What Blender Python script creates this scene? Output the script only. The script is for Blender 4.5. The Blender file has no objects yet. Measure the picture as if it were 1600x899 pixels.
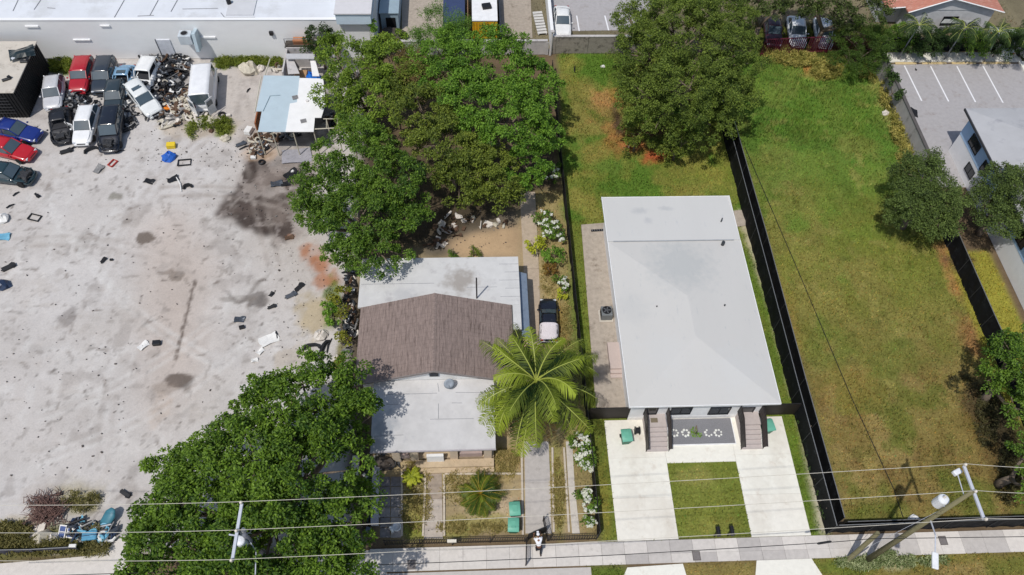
import bpy, bmesh, math, random
import numpy as np
from mathutils import Vector, Matrix, Euler
random.seed(7); np.random.seed(7)
R=math.radians
scn=bpy.context.scene
COL=scn.collection
# ------------------------------------------------------------------ camera
CAM_H=52.0; FPX=1211.3
MC=((0.99895298,-0.03723735,0.02657665),(0.01633309,0.83293544,0.55312909),(0.04273369,0.55211587,-0.83267154))  # right, up, forward
cd=bpy.data.cameras.new('camera'); cam=bpy.data.objects.new('camera',cd); COL.objects.link(cam)
cd.sensor_width=36; cd.lens=36*FPX/1600; cd.clip_start=.5; cd.clip_end=2000
r_,u_,f_=[Vector(v) for v in MC]
cam.matrix_world=Matrix(((r_.x,u_.x,-f_.x,0),(r_.y,u_.y,-f_.y,0),(r_.z,u_.z,-f_.z,CAM_H),(0,0,0,1)))
scn.camera=cam
# ------------------------------------------------------------------ light
SUN_EL,SH_AZ=63.0,52.0       # elevation; the direction shadows run (degrees from +x)
w=bpy.data.worlds.new('World'); scn.world=w; w.use_nodes=True
nt=w.node_tree; bg=nt.nodes['Background']
sky=nt.nodes.new('ShaderNodeTexSky'); sky.sky_type='NISHITA'; sky.sun_disc=False
sky.sun_elevation=R(SUN_EL); sky.sun_rotation=R(218); sky.air_density=1.2; sky.dust_density=1.5
nt.links.new(sky.outputs[0],bg.inputs[0]); bg.inputs[1].default_value=.125
sl=bpy.data.lights.new('sun','SUN'); sl.energy=3.75; sl.angle=R(.8); sl.color=(1,.965,.91)
so=bpy.data.objects.new('sun',sl); COL.objects.link(so)
dv=Vector((math.cos(R(SH_AZ))*math.cos(R(SUN_EL)),math.sin(R(SH_AZ))*math.cos(R(SUN_EL)),-math.sin(R(SUN_EL))))
so.rotation_euler=dv.to_track_quat('-Z','Y').to_euler()
scn.view_settings.view_transform='Standard'; scn.view_settings.look='None'
scn.view_settings.exposure=-0.4; scn.view_settings.gamma=1
scn.view_settings.use_curve_mapping=False
scn.render.engine='CYCLES'
scn.cycles.max_bounces=6; scn.cycles.transparent_max_bounces=4; scn.cycles.use_denoising=True

# ------------------------------------------------------------------ helpers
def G(px,py,z=0.):
    """ground (or level z) point seen at this pixel of the photograph"""
    a=(px-800)/FPX; b=-(py-449.5)/FPX
    d=[a*MC[0][k]+b*MC[1][k]+MC[2][k] for k in range(3)]
    t=(z-CAM_H)/d[2]
    return Vector((t*d[0],t*d[1],z))
def scale_at(p):  # metres per photograph pixel at a point
    q=Vector(p)-Vector((0,0,CAM_H)); return q.dot(f_)/FPX
def lin(c):
    c=c/255.; return c/12.92 if c<=.04045 else ((c+.055)/1.055)**2.4
def S(r,g,b,k=1.): return (min(lin(r)*k,.85),min(lin(g)*k,.85),min(lin(b)*k,.85))

MATS={}
def mat(name,col,rough=.7,metal=0.,var=.12,vs=2.,bump=.0,bs=12.,col2=None,c2s=1.5,c2t=.55,spec=.4,coat=0.,fine=0.,stretch=None,transl=None):
    if name in MATS: return MATS[name]
    m=bpy.data.materials.new(name); m.use_nodes=True; t=m.node_tree; N=t.nodes; L=t.links
    b=N['Principled BSDF']; b.inputs['Roughness'].default_value=rough; b.inputs['Metallic'].default_value=metal
    b.inputs['Specular IOR Level'].default_value=spec
    if coat: b.inputs['Coat Weight'].default_value=coat; b.inputs['Coat Roughness'].default_value=.08
    geo=N.new('ShaderNodeTexCoord'); src=geo.outputs['Object']
    if stretch:
        mp=N.new('ShaderNodeMapping'); mp.inputs['Scale'].default_value=stretch; L.new(src,mp.inputs[0]); src=mp.outputs[0]
    n=N.new('ShaderNodeTexNoise'); n.inputs['Scale'].default_value=vs; n.inputs['Detail'].default_value=6; n.inputs['Roughness'].default_value=.65
    L.new(src,n.inputs['Vector'])
    rp=N.new('ShaderNodeValToRGB'); rp.color_ramp.elements[0].position=.3; rp.color_ramp.elements[1].position=.7
    rp.color_ramp.elements[0].color=tuple(x*(1-var) for x in col)+(1,); rp.color_ramp.elements[1].color=tuple(min(x*(1+var),.9) for x in col)+(1,)
    L.new(n.outputs[0],rp.inputs[0]); out=rp.outputs[0]
    if col2:
        n2=N.new('ShaderNodeTexNoise'); n2.inputs['Scale'].default_value=c2s; n2.inputs['Detail'].default_value=8; n2.inputs['Roughness'].default_value=.7
        L.new(src,n2.inputs['Vector'])
        r2=N.new('ShaderNodeValToRGB'); r2.color_ramp.elements[0].position=c2t; r2.color_ramp.elements[1].position=min(c2t+.12,1)
        L.new(n2.outputs[0],r2.inputs[0]); mx=N.new('ShaderNodeMix'); mx.data_type='RGBA'
        L.new(r2.outputs[0],mx.inputs['Factor']); L.new(out,mx.inputs['A']); mx.inputs['B'].default_value=tuple(col2)+(1,); out=mx.outputs['Result']
    L.new(out,b.inputs['Base Color'])
    if bump:
        n3=N.new('ShaderNodeTexNoise'); n3.inputs['Scale'].default_value=bs; n3.inputs['Detail'].default_value=5; L.new(src,n3.inputs['Vector'])
        bp=N.new('ShaderNodeBump'); bp.inputs['Strength'].default_value=bump; bp.inputs['Distance'].default_value=.05
        L.new(n3.outputs[0],bp.inputs['Height']); L.new(bp.outputs[0],b.inputs['Normal'])
    MATS[name]=m; return m
def leafmat(name,dark,light,rough=.45,transl=.3,spec=.5):
    """foliage: each leaf takes a tint between dark and light from the mesh attribute"""
    if name in MATS: return MATS[name]
    m=bpy.data.materials.new(name); m.use_nodes=True; t=m.node_tree; N=t.nodes; L=t.links
    b=N['Principled BSDF']; b.inputs['Roughness'].default_value=rough+.15; b.inputs['Specular IOR Level'].default_value=spec*.6
    a=N.new('ShaderNodeAttribute'); a.attribute_name='tint'
    rp=N.new('ShaderNodeValToRGB'); rp.color_ramp.elements[0].color=tuple(dark)+(1,); rp.color_ramp.elements[1].color=tuple(light)+(1,)
    L.new(a.outputs['Fac'],rp.inputs[0]); L.new(rp.outputs[0],b.inputs['Base Color'])
    tr=N.new('ShaderNodeBsdfTranslucent'); hs=N.new('ShaderNodeMixRGB'); hs.blend_type='MULTIPLY'; hs.inputs[0].default_value=1; hs.inputs[2].default_value=(1.,1.,.35,1)
    L.new(rp.outputs[0],hs.inputs[1]); L.new(hs.outputs[0],tr.inputs[0])
    mx=N.new('ShaderNodeMixShader'); mx.inputs[0].default_value=transl; o=N['Material Output']
    L.new(b.outputs[0],mx.inputs[1]); L.new(tr.outputs[0],mx.inputs[2]); L.new(mx.outputs[0],o.inputs[0])
    MATS[name]=m; return m

def stain(m,c,r,col,amt=.6,asp=1.):
    t=m.node_tree; N=t.nodes; L=t.links; b=N['Principled BSDF']; src=b.inputs['Base Color'].links[0].from_socket
    g=N.new('ShaderNodeTexCoord'); mp=N.new('ShaderNodeMapping'); mp.inputs['Location'].default_value=(-c[0]/r,-c[1]*asp/r,0); mp.inputs['Scale'].default_value=(1/r,asp/r,0); L.new(g.outputs['Object'],mp.inputs[0])
    ln=N.new('ShaderNodeVectorMath'); ln.operation='LENGTH'; L.new(mp.outputs[0],ln.inputs[0])
    nz=N.new('ShaderNodeTexNoise'); nz.inputs['Scale'].default_value=2.2; nz.inputs['Detail'].default_value=6; L.new(g.outputs['Object'],nz.inputs['Vector'])
    ad=N.new('ShaderNodeMath'); ad.operation='MULTIPLY_ADD'; L.new(nz.outputs[0],ad.inputs[0]); ad.inputs[1].default_value=1.4; L.new(ln.outputs['Value'],ad.inputs[2])
    mr=N.new('ShaderNodeMapRange'); mr.inputs['From Min'].default_value=1.0; mr.inputs['From Max'].default_value=1.7; mr.inputs['To Min'].default_value=amt; mr.inputs['To Max'].default_value=0; L.new(ad.outputs[0],mr.inputs['Value'])
    mx=N.new('ShaderNodeMix'); mx.data_type='RGBA'; L.new(mr.outputs[0],mx.inputs['Factor']); L.new(src,mx.inputs['A']); mx.inputs['B'].default_value=tuple(col)+(1,); L.new(mx.outputs['Result'],b.inputs['Base Color'])
def tag(o,label=None,cat=None,group=None,kind=None):
    if label: o['label']=label
    if cat: o['category']=cat
    if group: o['group']=group
    if kind: o['kind']=kind
    return o
def thing(name,label,cat,loc=(0,0,0),rz=0.,group=None):
    o=bpy.data.objects.new(name,None); COL.objects.link(o); o.location=loc; o.rotation_euler=(0,0,rz); o.empty_display_size=.3
    return tag(o,label,cat,group)
class MB:
    def __init__(s): s.v=[]; s.f=[]
    def add(s,vs,fs):
        n=len(s.v); s.v+= [tuple(v) for v in vs]; s.f+=[tuple(i+n for i in f) for f in fs]; return s
    def box(s,c,d,rz=0.,rx=0.,ry=0.):
        M=Euler((rx,ry,rz)).to_matrix(); c=Vector(c)
        vs=[c+M@Vector((sx*d[0]/2,sy*d[1]/2,sz*d[2]/2)) for sz in(-1,1) for sy in(-1,1) for sx in(-1,1)]
        return s.add(vs,[(0,2,3,1),(4,5,7,6),(0,1,5,4),(2,6,7,3),(0,4,6,2),(1,3,7,5)])
    def bb(s,x0,x1,y0,y1,z0,z1): return s.box(((x0+x1)/2,(y0+y1)/2,(z0+z1)/2),(abs(x1-x0),abs(y1-y0),abs(z1-z0)))
    def prism(s,pts,z0,z1):
        """flat polygon (xy) extruded; z1 may be a list of heights"""
        n=len(pts); zt=z1 if isinstance(z1,(list,tuple)) else [z1]*n; zb=z0 if isinstance(z0,(list,tuple)) else [z0]*n
        a=sum(pts[i][0]*pts[(i+1)%n][1]-pts[(i+1)%n][0]*pts[i][1] for i in range(n))
        if a<0: pts=list(pts)[::-1]; zt=list(zt)[::-1]; zb=list(zb)[::-1]
        vs=[(p[0],p[1],zb[i]) for i,p in enumerate(pts)]+[(p[0],p[1],zt[i]) for i,p in enumerate(pts)]
        return s.add(vs,[tuple(range(n))[::-1],tuple(range(n,2*n))]+[(i,(i+1)%n,n+(i+1)%n,n+i) for i in range(n)])
    def slab(s,pts3,th):
        """polygon of 3D points thickened downwards"""
        n=len(pts3); a=sum(pts3[i][0]*pts3[(i+1)%n][1]-pts3[(i+1)%n][0]*pts3[i][1] for i in range(n))
        if a<0: pts3=list(pts3)[::-1]
        vs=[(p[0],p[1],p[2]-th) for p in pts3]+[tuple(p) for p in pts3]
        return s.add(vs,[tuple(range(n))[::-1],tuple(range(n,2*n))]+[(i,(i+1)%n,n+(i+1)%n,n+i) for i in range(n)])
    def tube(s,pts,rad,n=8,cap=True):
        pts=[Vector(p) for p in pts]; k=len(pts); rs=rad if isinstance(rad,(list,tuple)) else [rad]*k; rings=[]
        up=None
        for i,p in enumerate(pts):
            d=(pts[min(i+1,k-1)]-pts[max(i-1,0)]).normalized()
            if up is None or abs(up.dot(d))>.98: up=Vector((0,0,1)) if abs(d.z)<.9 else Vector((1,0,0))
            a=d.cross(up).normalized(); b=a.cross(d).normalized(); up=b
            rings.append([p+(a*math.cos(2*math.pi*j/n)+b*math.sin(2*math.pi*j/n))*rs[i] for j in range(n)])
        vs=[v for r in rings for v in r]; fs=[]
        for i in range(k-1):
            for j in range(n): fs.append((i*n+j,i*n+(j+1)%n,(i+1)*n+(j+1)%n,(i+1)*n+j))
        if cap: fs+= [tuple(range(n))[::-1],tuple(range((k-1)*n,k*n))]
        return s.add(vs,fs)
    def cyl(s,c,r,h,n=16,axis='z',r2=None):
        c=Vector(c); d={'x':Vector((1,0,0)),'y':Vector((0,1,0)),'z':Vector((0,0,1))}[axis]
        return s.tube([c-d*h/2,c+d*h/2],[r,r if r2 is None else r2],n)
    def lathe(s,c,prof,n=16,axis='z'):
        c=Vector(c); vs=[]; k=len(prof)
        for r,z in prof:
            for j in range(n):
                a=2*math.pi*j/n; p=(r*math.cos(a),r*math.sin(a),z)
                if axis=='y': p=(p[0],p[2],p[1])
                if axis=='x': p=(p[2],p[0],p[1])
                vs.append(c+Vector(p))
        fs=[(i*n+j,i*n+(j+1)%n,(i+1)*n+(j+1)%n,(i+1)*n+j) for i in range(k-1) for j in range(n)]
        fs+=[tuple(range(n))[::-1],tuple(range((k-1)*n,k*n))]
        return s.add(vs,fs)
    def quad(s,a,b,c,d): return s.add([a,b,c,d],[(0,1,2,3)])
    def build(s,name,m,parent=None,smooth=False,bev=0.,sub=0,loc=None,rz=None):
        me=bpy.data.meshes.new(name); me.from_pydata(s.v,[],s.f); me.update()
        bm=bmesh.new(); bm.from_mesh(me); bmesh.ops.recalc_face_normals(bm,faces=bm.faces); bm.to_mesh(me); bm.free()
        if m: me.materials.append(m)
        if smooth: me.polygons.foreach_set('use_smooth',[True]*len(me.polygons))
        o=bpy.data.objects.new(name,me); COL.objects.link(o)
        if parent: o.parent=parent
        if loc is not None: o.location=loc
        if rz is not None: o.rotation_euler=(0,0,rz)
        if bev:
            b=o.modifiers.new('bevel','BEVEL'); b.width=bev; b.segments=2; b.limit_method='ANGLE'
        if sub:
            b=o.modifiers.new('sub','SUBSURF'); b.levels=sub; b.render_levels=sub
        return o
def copy_tree(o,parent=None):
    c=o.copy(); COL.objects.link(c); c.parent=parent
    for ch in list(o.children): copy_tree(ch,c)
    return c
def np_mesh(name,V,F,m,parent=None,tint=None,smooth=False):
    V=np.ascontiguousarray(V,dtype=np.float32); F=np.ascontiguousarray(F,dtype=np.int32); k=F.shape[1]
    me=bpy.data.meshes.new(name); me.vertices.add(len(V)); me.vertices.foreach_set('co',V.ravel())
    me.loops.add(F.size); me.loops.foreach_set('vertex_index',F.ravel())
    me.polygons.add(len(F)); me.polygons.foreach_set('loop_start',np.arange(len(F),dtype=np.int32)*k)
    me.update(calc_edges=True)
    if smooth: me.polygons.foreach_set('use_smooth',np.ones(len(F),dtype=bool))
    if tint is not None:
        a=me.attributes.new('tint','FLOAT','FACE'); a.data.foreach_set('value',np.ascontiguousarray(tint,dtype=np.float32))
    me.materials.append(m)
    o=bpy.data.objects.new(name,me); COL.objects.link(o)
    if parent: o.parent=parent
    return o
def hash2(ix,iy,seed):
    h=(ix.astype(np.int64)*374761393+iy.astype(np.int64)*668265263+seed*974634777)&0xffffffff
    h=((h^(h>>13))*1274126177)&0xffffffff
    h=h^(h>>16); return (h&0xffffff)/float(0xffffff)
def vnoise(x,y,s,seed=0):
    x=x/s;y=y/s; ix=np.floor(x);iy=np.floor(y);fx=x-ix;fy=y-iy; fx=fx*fx*(3-2*fx);fy=fy*fy*(3-2*fy)
    a=hash2(ix,iy,seed);b=hash2(ix+1,iy,seed);c=hash2(ix,iy+1,seed);d=hash2(ix+1,iy+1,seed)
    return (a*(1-fx)+b*fx)*(1-fy)+(c*(1-fx)+d*fx)*fy
def fbm(x,y,s,seed=0,o=4):
    t=0;a=1;n=0
    for i in range(o): t=t+a*vnoise(x,y,s/2**i,seed+i*17); n+=a; a*=.55
    return t/n
def sst(x,a,b):
    t=np.clip((x-a)/(b-a),0,1); return t*t*(3-2*t)
# ------------------------------------------------------------------ ground sheet
X0,X1,Y0,Y1,ST=-60.,66.,5.,88.,.16
gx=np.arange(X0,X1+ST,ST); gy=np.arange(Y0,Y1+ST,ST); NX,NY=len(gx),len(gy)
GX,GY=np.meshgrid(gx,gy)
def warp(amp,s,seed): return GX+(fbm(GX,GY,s,seed)-.5)*2*amp, GY+(fbm(GX,GY,s,seed+91)-.5)*2*amp
def inpoly(x,y,pts):
    ins=np.zeros(x.shape,bool); n=len(pts)
    for i in range(n):
        (xa,ya),(xb,yb)=pts[i],pts[(i+1)%n]
        if ya==yb: continue
        c=((ya>y)!=(yb>y))&(x<(xb-xa)*(y-ya)/(yb-ya)+xa); ins^=c
    return ins
def blur(m,r):
    m=m.astype(np.float32)
    for _ in range(2):
        for ax in (0,1):
            acc=np.zeros_like(m)
            for k in range(-r,r+1): acc+=np.roll(m,k,axis=ax)
            m=acc/(2*r+1)
    return m
CG=np.zeros((NY,NX,3),np.float32); GR=np.zeros((NY,NX),np.float32)
n1=fbm(GX,GY,9,1); n2=fbm(GX,GY,2.2,5); n3=fbm(GX,GY,.7,9,3)
def mixc(mask,col,op=1.,var=.12,gr=None):
    global CG,GR
    m=(mask*op)[...,None]; c=np.array(col,np.float32)*(1+((n2-.5)*2*var+(n3-.5)*var)[...,None])
    CG=CG*(1-m)+c*m
    if gr is not None: GR=GR*(1-mask*op)+gr*mask*op
def zone(px,col,amp=.25,s=1.2,seed=3,soft=1,op=1.,var=.12,gr=None,world=False):
    pts=px if world else [tuple(G(*p)[:2]) for p in px]
    wx,wy=warp(amp,s,seed); m=inpoly(wx,wy,pts)
    m=blur(m,soft) if soft else m.astype(np.float32)
    mixc(m,col,op,var,gr); return m
def spot(px,py,rx,ry,col,op=1.,seed=0,hard=.25,ang=0.,rag=.55,gr=None,var=.2):
    c=G(px,py); s=scale_at(c); rx*=s; ry*=s*1.15
    sl=(slice(max(0,int((c.y-Y0-3*max(rx,ry))/ST)),int((c.y-Y0+3*max(rx,ry))/ST)+1),slice(max(0,int((c.x-X0-3*max(rx,ry))/ST)),max(1,int((c.x-X0+3*max(rx,ry))/ST)+1)))
    x=GX[sl]-c.x; y=GY[sl]-c.y; ca,sa=math.cos(ang),math.sin(ang)
    u=(x*ca+y*sa)/rx; v=(-x*sa+y*ca)/ry
    d=np.sqrt(u*u+v*v)+(fbm(GX[sl],GY[sl],max(rx,ry)*.9,seed+40)-.5)*2.4*rag+(fbm(GX[sl],GY[sl],.8,seed+4,4)-.5)*1.1*min(1,rag*2)
    m=(1-sst(d,1-hard,1+hard))*op
    c2=np.array(col,np.float32)*(1+((n3[sl]-.5)*2*var)[...,None]); m3=m[...,None]
    CG[sl]=CG[sl]*(1-m3)+c2*m3
    if gr is not None: GR[sl]=GR[sl]*(1-m)+gr*m
GREEN=S(98,118,46); DRY=S(148,134,78); OLIVE=S(120,124,56); TAN=S(178,160,132); SOIL=S(108,92,72)
mixc(np.ones((NY,NX),np.float32),SOIL,1,.25,.3)
# salvage yard: pale crushed rock and worn concrete
yard=[(-80,60),(30,92),(420,88),(560,86),(575,330),(556,470),(545,600),(590,700),(560,850),(190,862),(-20,846),(-300,840),(-300,300)]
zone(yard,S(194,188,183),.35,1.5,3,2,1,.07,0)
ym=blur(inpoly(GX,GY,[tuple(G(*p)[:2]) for p in yard]),2)
mixc(ym*sst(n1,.4,.75),S(203,199,196),.6,.05); mixc(ym*sst(fbm(GX,GY,5,31),.5,.78),S(186,179,172),.5,.08)
mixc(ym*sst(fbm(GX,GY,2.6,77,6),.56,.8),S(178,171,165),.45,.1)
mixc(ym*sst(fbm(GX*1.6,GY*.7,1.3,57,5),.55,.8),S(211,208,204),.45,.05); mixc(ym*sst(fbm(GX*.7,GY*1.8,.9,58,5),.6,.8),S(176,168,160),.4,.1)
zone([(225,330),(300,330),(330,420),(310,560),(280,660),(225,640),(230,520),(215,420)],S(186,170,158),.9,3,13,8,.6,.08)
zone([(300,40),(420,90),(520,240),(500,420),(470,480),(430,420),(380,260),(330,180)],S(184,174,164),.9,3,15,9,.55,.12)
OIL=S(74,64,60)
zone([(345,326),(368,306),(392,262),(405,250),(440,248),(470,256),(486,266),(462,272),(440,285),(424,296),(418,312),(436,322),(455,330),(458,352),(432,368),(412,358),(398,340),(372,334)],OIL,.9,.9,203,1,.5,.35)
_o=blur(inpoly(*warp(1.1,1.0,211),[tuple(G(*p)[:2]) for p in [(335,338),(362,298),(382,252),(400,240),(450,238),(490,250),(505,272),(474,294),(448,302),(468,330),(470,360),(434,382),(396,362),(364,348)]]),1)
mixc(_o*sst(fbm(GX,GY,2.5,215,5),.3,.6),S(138,126,118),.6,.2); mixc(_o*sst(fbm(GX,GY,1.5,213,6),.40,.47),S(62,52,48),.95,.25); mixc(_o*sst(fbm(GX,GY,.7,217,5),.55,.66),S(160,150,144),.55,.2)
zone([(395,286),(412,262),(440,262),(448,272),(425,284),(405,304)],S(150,138,130),.5,1.,205,1,.6,.2)
zone([(415,318),(440,316),(452,334),(440,352),(420,344)],S(140,128,120),.4,.9,207,1,.55,.2)

for a in ((462,300,16,8,.6),(455,285,10,7,.7),(376,326,16,6,.8)):
    spot(a[0],a[1],a[2],a[3],OIL,a[4],int(a[0]),.25,.3,.9)
for a in ((360,320,26,16,.35),(440,300,45,45,.35),(455,330,30,40,.3)): spot(a[0],a[1],a[2],a[3],S(120,108,100),a[4],int(a[1]),.7)
for a in ((227,371,12,11,.85,S(98,86,76)),(272,430,15,11,.6,S(105,92,80)),(283,595,22,11,.85,S(92,80,72)),(262,606,24,10,.45,S(140,125,112)),(400,468,18,12,.75,S(90,84,80)),(372,466,24,5,.5,S(120,112,104)),
    (106,492,13,14,.55,S(120,112,108)),(62,545,20,8,.2,S(150,144,138)),(135,372,9,24,.3,S(150,145,140)),(197,346,7,4,.6,S(110,104,98)),(180,306,11,6,.6,S(100,98,80)),
    (160,264,7,9,.5,S(125,118,110)),(235,555,10,6,.25,S(140,130,120)),(330,250,30,20,.25,S(150,140,130)),(60,770,20,16,.3,S(170,160,150)),(300,538,9,5,.35,S(150,142,138)),(410,470,8,14,.5,S(100,94,90)),(460,560,25,18,.4,S(176,160,138)),(90,640,24,12,.2,S(160,154,148)),
    (250,640,15,25,.35,S(190,170,152)),(140,650,28,13,.2,S(172,164,156)),(330,500,24,10,.2,S(160,155,150)),(210,700,30,14,.2,S(226,222,216)),(60,420,44,20,.25,S(218,214,210)),(130,570,50,26,.25,S(216,213,210)),(350,560,30,14,.2,S(172,168,166)),(420,545,16,10,.3,S(226,222,218))):
    spot(a[0],a[1],a[2],a[3],a[5],a[4],int(a[0]*3+a[1]))
rnd=random.Random(5)
for i in range(60): spot(rnd.uniform(5,470),rnd.uniform(240,740),rnd.uniform(2,7),rnd.uniform(1.5,5),S(120,112,104),rnd.uniform(.15,.5),i*7,.4)
mixc(ym*sst(fbm(GX,GY,1.6,331,6),.6,.74),S(150,142,136),.45,.2); mixc(ym*sst(fbm(GX*1.3,GY,.5,337,4),.66,.78),S(120,112,106),.4,.2)
# tyre tracks, drag marks and old slab joints
for k,(x0,y0,x1,y1,bend,op) in enumerate(((60,300,330,560,40,.3),(340,200,120,520,-50,.28),(200,260,160,720,30,.22),(450,400,60,650,35,.2),(380,160,430,420,25,.3),(20,380,300,420,-20,.2),(60,720,430,500,30,.22),(250,300,470,330,-14,.3))):
    for off in (-9,9):
        n_=60
        for j in range(n_):
            t=j/(n_-1); px=x0+(x1-x0)*t+off*(abs(y1-y0)>abs(x1-x0)); py=y0+(y1-y0)*t+bend*math.sin(t*3.1)+off*.8*(abs(y1-y0)<=abs(x1-x0)); spot(px,py,4.5,3.2,S(158,148,140) if k%3 else S(220,218,214),op*(.3+.7*abs(math.sin(j*.37+k))),j+k*70,.7,rag=.3)
for k in range(150): spot(rnd.uniform(0,480),rnd.uniform(235,760),rnd.uniform(1.2,3.2),rnd.uniform(1.,2.4),S(92,84,78),rnd.uniform(.3,.8),k*5,.3)
for k in range(46):
    cx_,cy_=rnd.uniform(5,470),rnd.uniform(240,730); a_=rnd.uniform(0,3.1); l_=rnd.uniform(6,26)
    for j in range(10): spot(cx_+math.cos(a_)*l_*(j/9-.5)+rnd.uniform(-1,1),cy_+math.sin(a_)*l_*(j/9-.5)+rnd.uniform(-1,1),2.4,1.6,S(128,118,110),rnd.uniform(.1,.5),j+k,.5)
# long joint and small cracks in the slab
for k in range(40):
    t=k/39.; spot(304-30*t+math.sin(k)*1.2,440+122*t,2.6,3.4,S(96,84,76),.5+.25*math.sin(k*1.7),k,.5)
for k in range(30):
    t=k/29.; spot(355+60*t,455+18*math.sin(t*5),4,2.5,S(110,102,96),.35,k+60,.5)
# rubble / dry soil by the wrecks; dark band along the shed front is painted shade
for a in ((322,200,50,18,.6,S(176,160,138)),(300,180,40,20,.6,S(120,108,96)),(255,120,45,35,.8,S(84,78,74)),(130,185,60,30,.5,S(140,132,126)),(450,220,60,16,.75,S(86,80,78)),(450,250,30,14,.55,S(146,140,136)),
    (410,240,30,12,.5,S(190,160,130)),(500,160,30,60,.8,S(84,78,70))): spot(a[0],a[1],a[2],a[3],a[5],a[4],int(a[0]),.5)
RUST=S(168,112,78)
for a in ((478,390,10,12,.8),(500,412,18,20,.85),(505,440,16,12,.75),(490,400,16,16,.4),(520,430,12,20,.6),(452,370,5,4,.7)): spot(a[0],a[1],a[2],a[3],RUST,a[4],int(a[0]),.5)
spot(500,490,30,32,S(176,158,122),.75,3,.5); spot(520,470,14,34,GREEN,.8,8,.4,gr=1); spot(535,530,8,60,S(120,116,50),.8,9,.4,gr=1)
# weeds
for a in ((100,106,26,15,.95),(350,100,14,9,.9),(385,98,36,9,.95),(350,200,11,14,.85),(325,190,20,8,.5),(300,200,9,15,.55),(80,100,10,12,.9),(430,98,16,9,.7)):
    spot(a[0],a[1],a[2],a[3],S(104,120,40),a[4],int(a[0]),.35,gr=1)
spot(356,205,10,16,S(124,130,46),.6,5,.4,gr=1)
# street side of the yard
zone([(-20,822),(70,815),(160,830),(190,850),(170,862),(60,872),(-20,880)],S(104,104,58),.3,.8,23,2,1,.3,1)
for a in ((15,832,18,13,.8,S(104,108,44)),(120,775,36,20,.6,S(160,148,110)),(130,790,26,12,.5,S(128,124,70)),(75,800,22,20,.4,S(120,104,92)),(40,850,40,8,.6,S(150,110,70)),(40,815,30,8,.6,S(190,176,150)),(95,860,20,5,.6,S(190,180,165))):
    spot(a[0],a[1],a[2],a[3],a[5],a[4],int(a[0]),.5,gr=.6)
# old house lot
zone([(556,470),(548,840),(700,840),(935,836),(905,560),(872,240),(800,230),(640,230),(560,300)],S(164,146,112),.3,1.,33,2,1,.22,.35)
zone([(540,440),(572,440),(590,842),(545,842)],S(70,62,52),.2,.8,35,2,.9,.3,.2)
zone([(655,325),(812,325),(812,402),(655,402)],S(104,96,86),.4,.8,37,2,.9,.35,0)
zone([(705,372),(812,352),(812,402),(700,402)],S(190,162,128),.5,1.,39,2,.95,.15,0)
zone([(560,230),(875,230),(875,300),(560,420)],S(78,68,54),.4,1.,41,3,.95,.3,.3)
zone([(835,300),(880,300),(915,560),(935,836),(908,836),(880,700),(860,540)],S(146,132,88),.25,.8,43,2,.9,.3,.7)
for a in ((650,800,24,42,.75,S(150,146,74)),(648,740,24,22,.5,S(196,184,158)),(735,760,44,30,.6,S(170,158,112)),(700,830,60,9,.6,S(138,138,62)),(640,825,25,14,.8,S(124,130,54)),(780,725,26,26,.75,S(166,146,92)),(750,815,45,12,.6,S(150,146,80)),
    (872,770,11,55,.8,S(138,138,66)),(790,715,30,12,.6,S(176,152,104)),(765,790,40,12,.5,S(204,184,160)),(857,440,14,40,.6,S(170,152,104)),(875,500,10,40,.6,S(160,132,70)),(925,770,12,60,.3,S(130,120,80))):
    spot(a[0],a[1],a[2],a[3],a[5],a[4],int(a[0]+a[1]),.5,gr=.8)
# newer house lot
zone([(874,80),(1150,80),(1150,205),(1297,838),(940,850),(908,560),(876,240)],S(112,122,52),.12,.8,51,1,1,.14,1)
lot=inpoly(GX,GY,[tuple(G(*p)[:2]) for p in [(874,80),(1150,80),(1180,350),(876,350)]]).astype(np.float32)
lot=blur(lot,2)
mixc(lot*sst(fbm(GX,GY,3,61),.42,.62),S(82,116,40),.8,.2); mixc(lot*sst(fbm(GX,GY,2.4,63),.5,.68),S(142,134,68),.7,.15)
for a in ((945,170,30,26,.6,S(160,124,78)),(975,222,34,22,.6,S(164,110,68)),(915,150,22,30,.45,S(150,132,76)),(940,155,16,16,.7,S(176,132,84)),(965,150,12,14,.5,S(176,120,70)),(925,200,22,16,.5,S(160,138,80)),(962,205,20,16,.65,S(170,120,74)),(985,228,16,10,.7,S(182,118,72)),(1020,243,22,13,.95,S(172,92,56)),(930,240,24,20,.45,S(156,134,74)),(900,130,12,22,.4,S(110,116,46)),
    (898,185,14,40,.5,S(140,132,70)),(955,260,26,12,.5,S(86,124,48)),(1045,272,36,20,.4,S(100,112,44)),(1110,270,30,20,.3,S(136,140,56)),(910,110,24,18,.5,S(84,112,38)),(965,190,9,24,.9,S(78,62,50)),(1005,205,30,12,.9,S(92,66,48))):
    spot(a[0],a[1],a[2],a[3],a[5],a[4],int(a[0]+7),.45)
for a in ((1105,780,60,40,.6,S(128,132,62)),(1090,745,24,12,.5,S(150,144,84)),(1120,820,40,12,.4,S(140,132,70)),(900,500,12,90,.6,S(92,118,40)),(1185,440,16,80,.6,S(88,118,40)),(1210,560,12,60,.6,S(90,116,42)),(945,800,12,50,.6,S(140,130,60)),(945,700,14,40,.5,S(96,100,42)),(1250,730,20,90,.8,S(94,118,42))):
    spot(a[0],a[1],a[2],a[3],a[5],a[4],int(a[0]+9),.5)
zone([(1150,330),(1168,330),(1215,470),(1250,620),(1240,625),(1198,470)],S(196,184,156),.25,.6,53,1,.85,.2,.1)
zone([(1247,655),(1258,655),(1296,830),(1282,836)],S(196,186,166),.12,.5,55,1,.95,.15,0)
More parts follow.
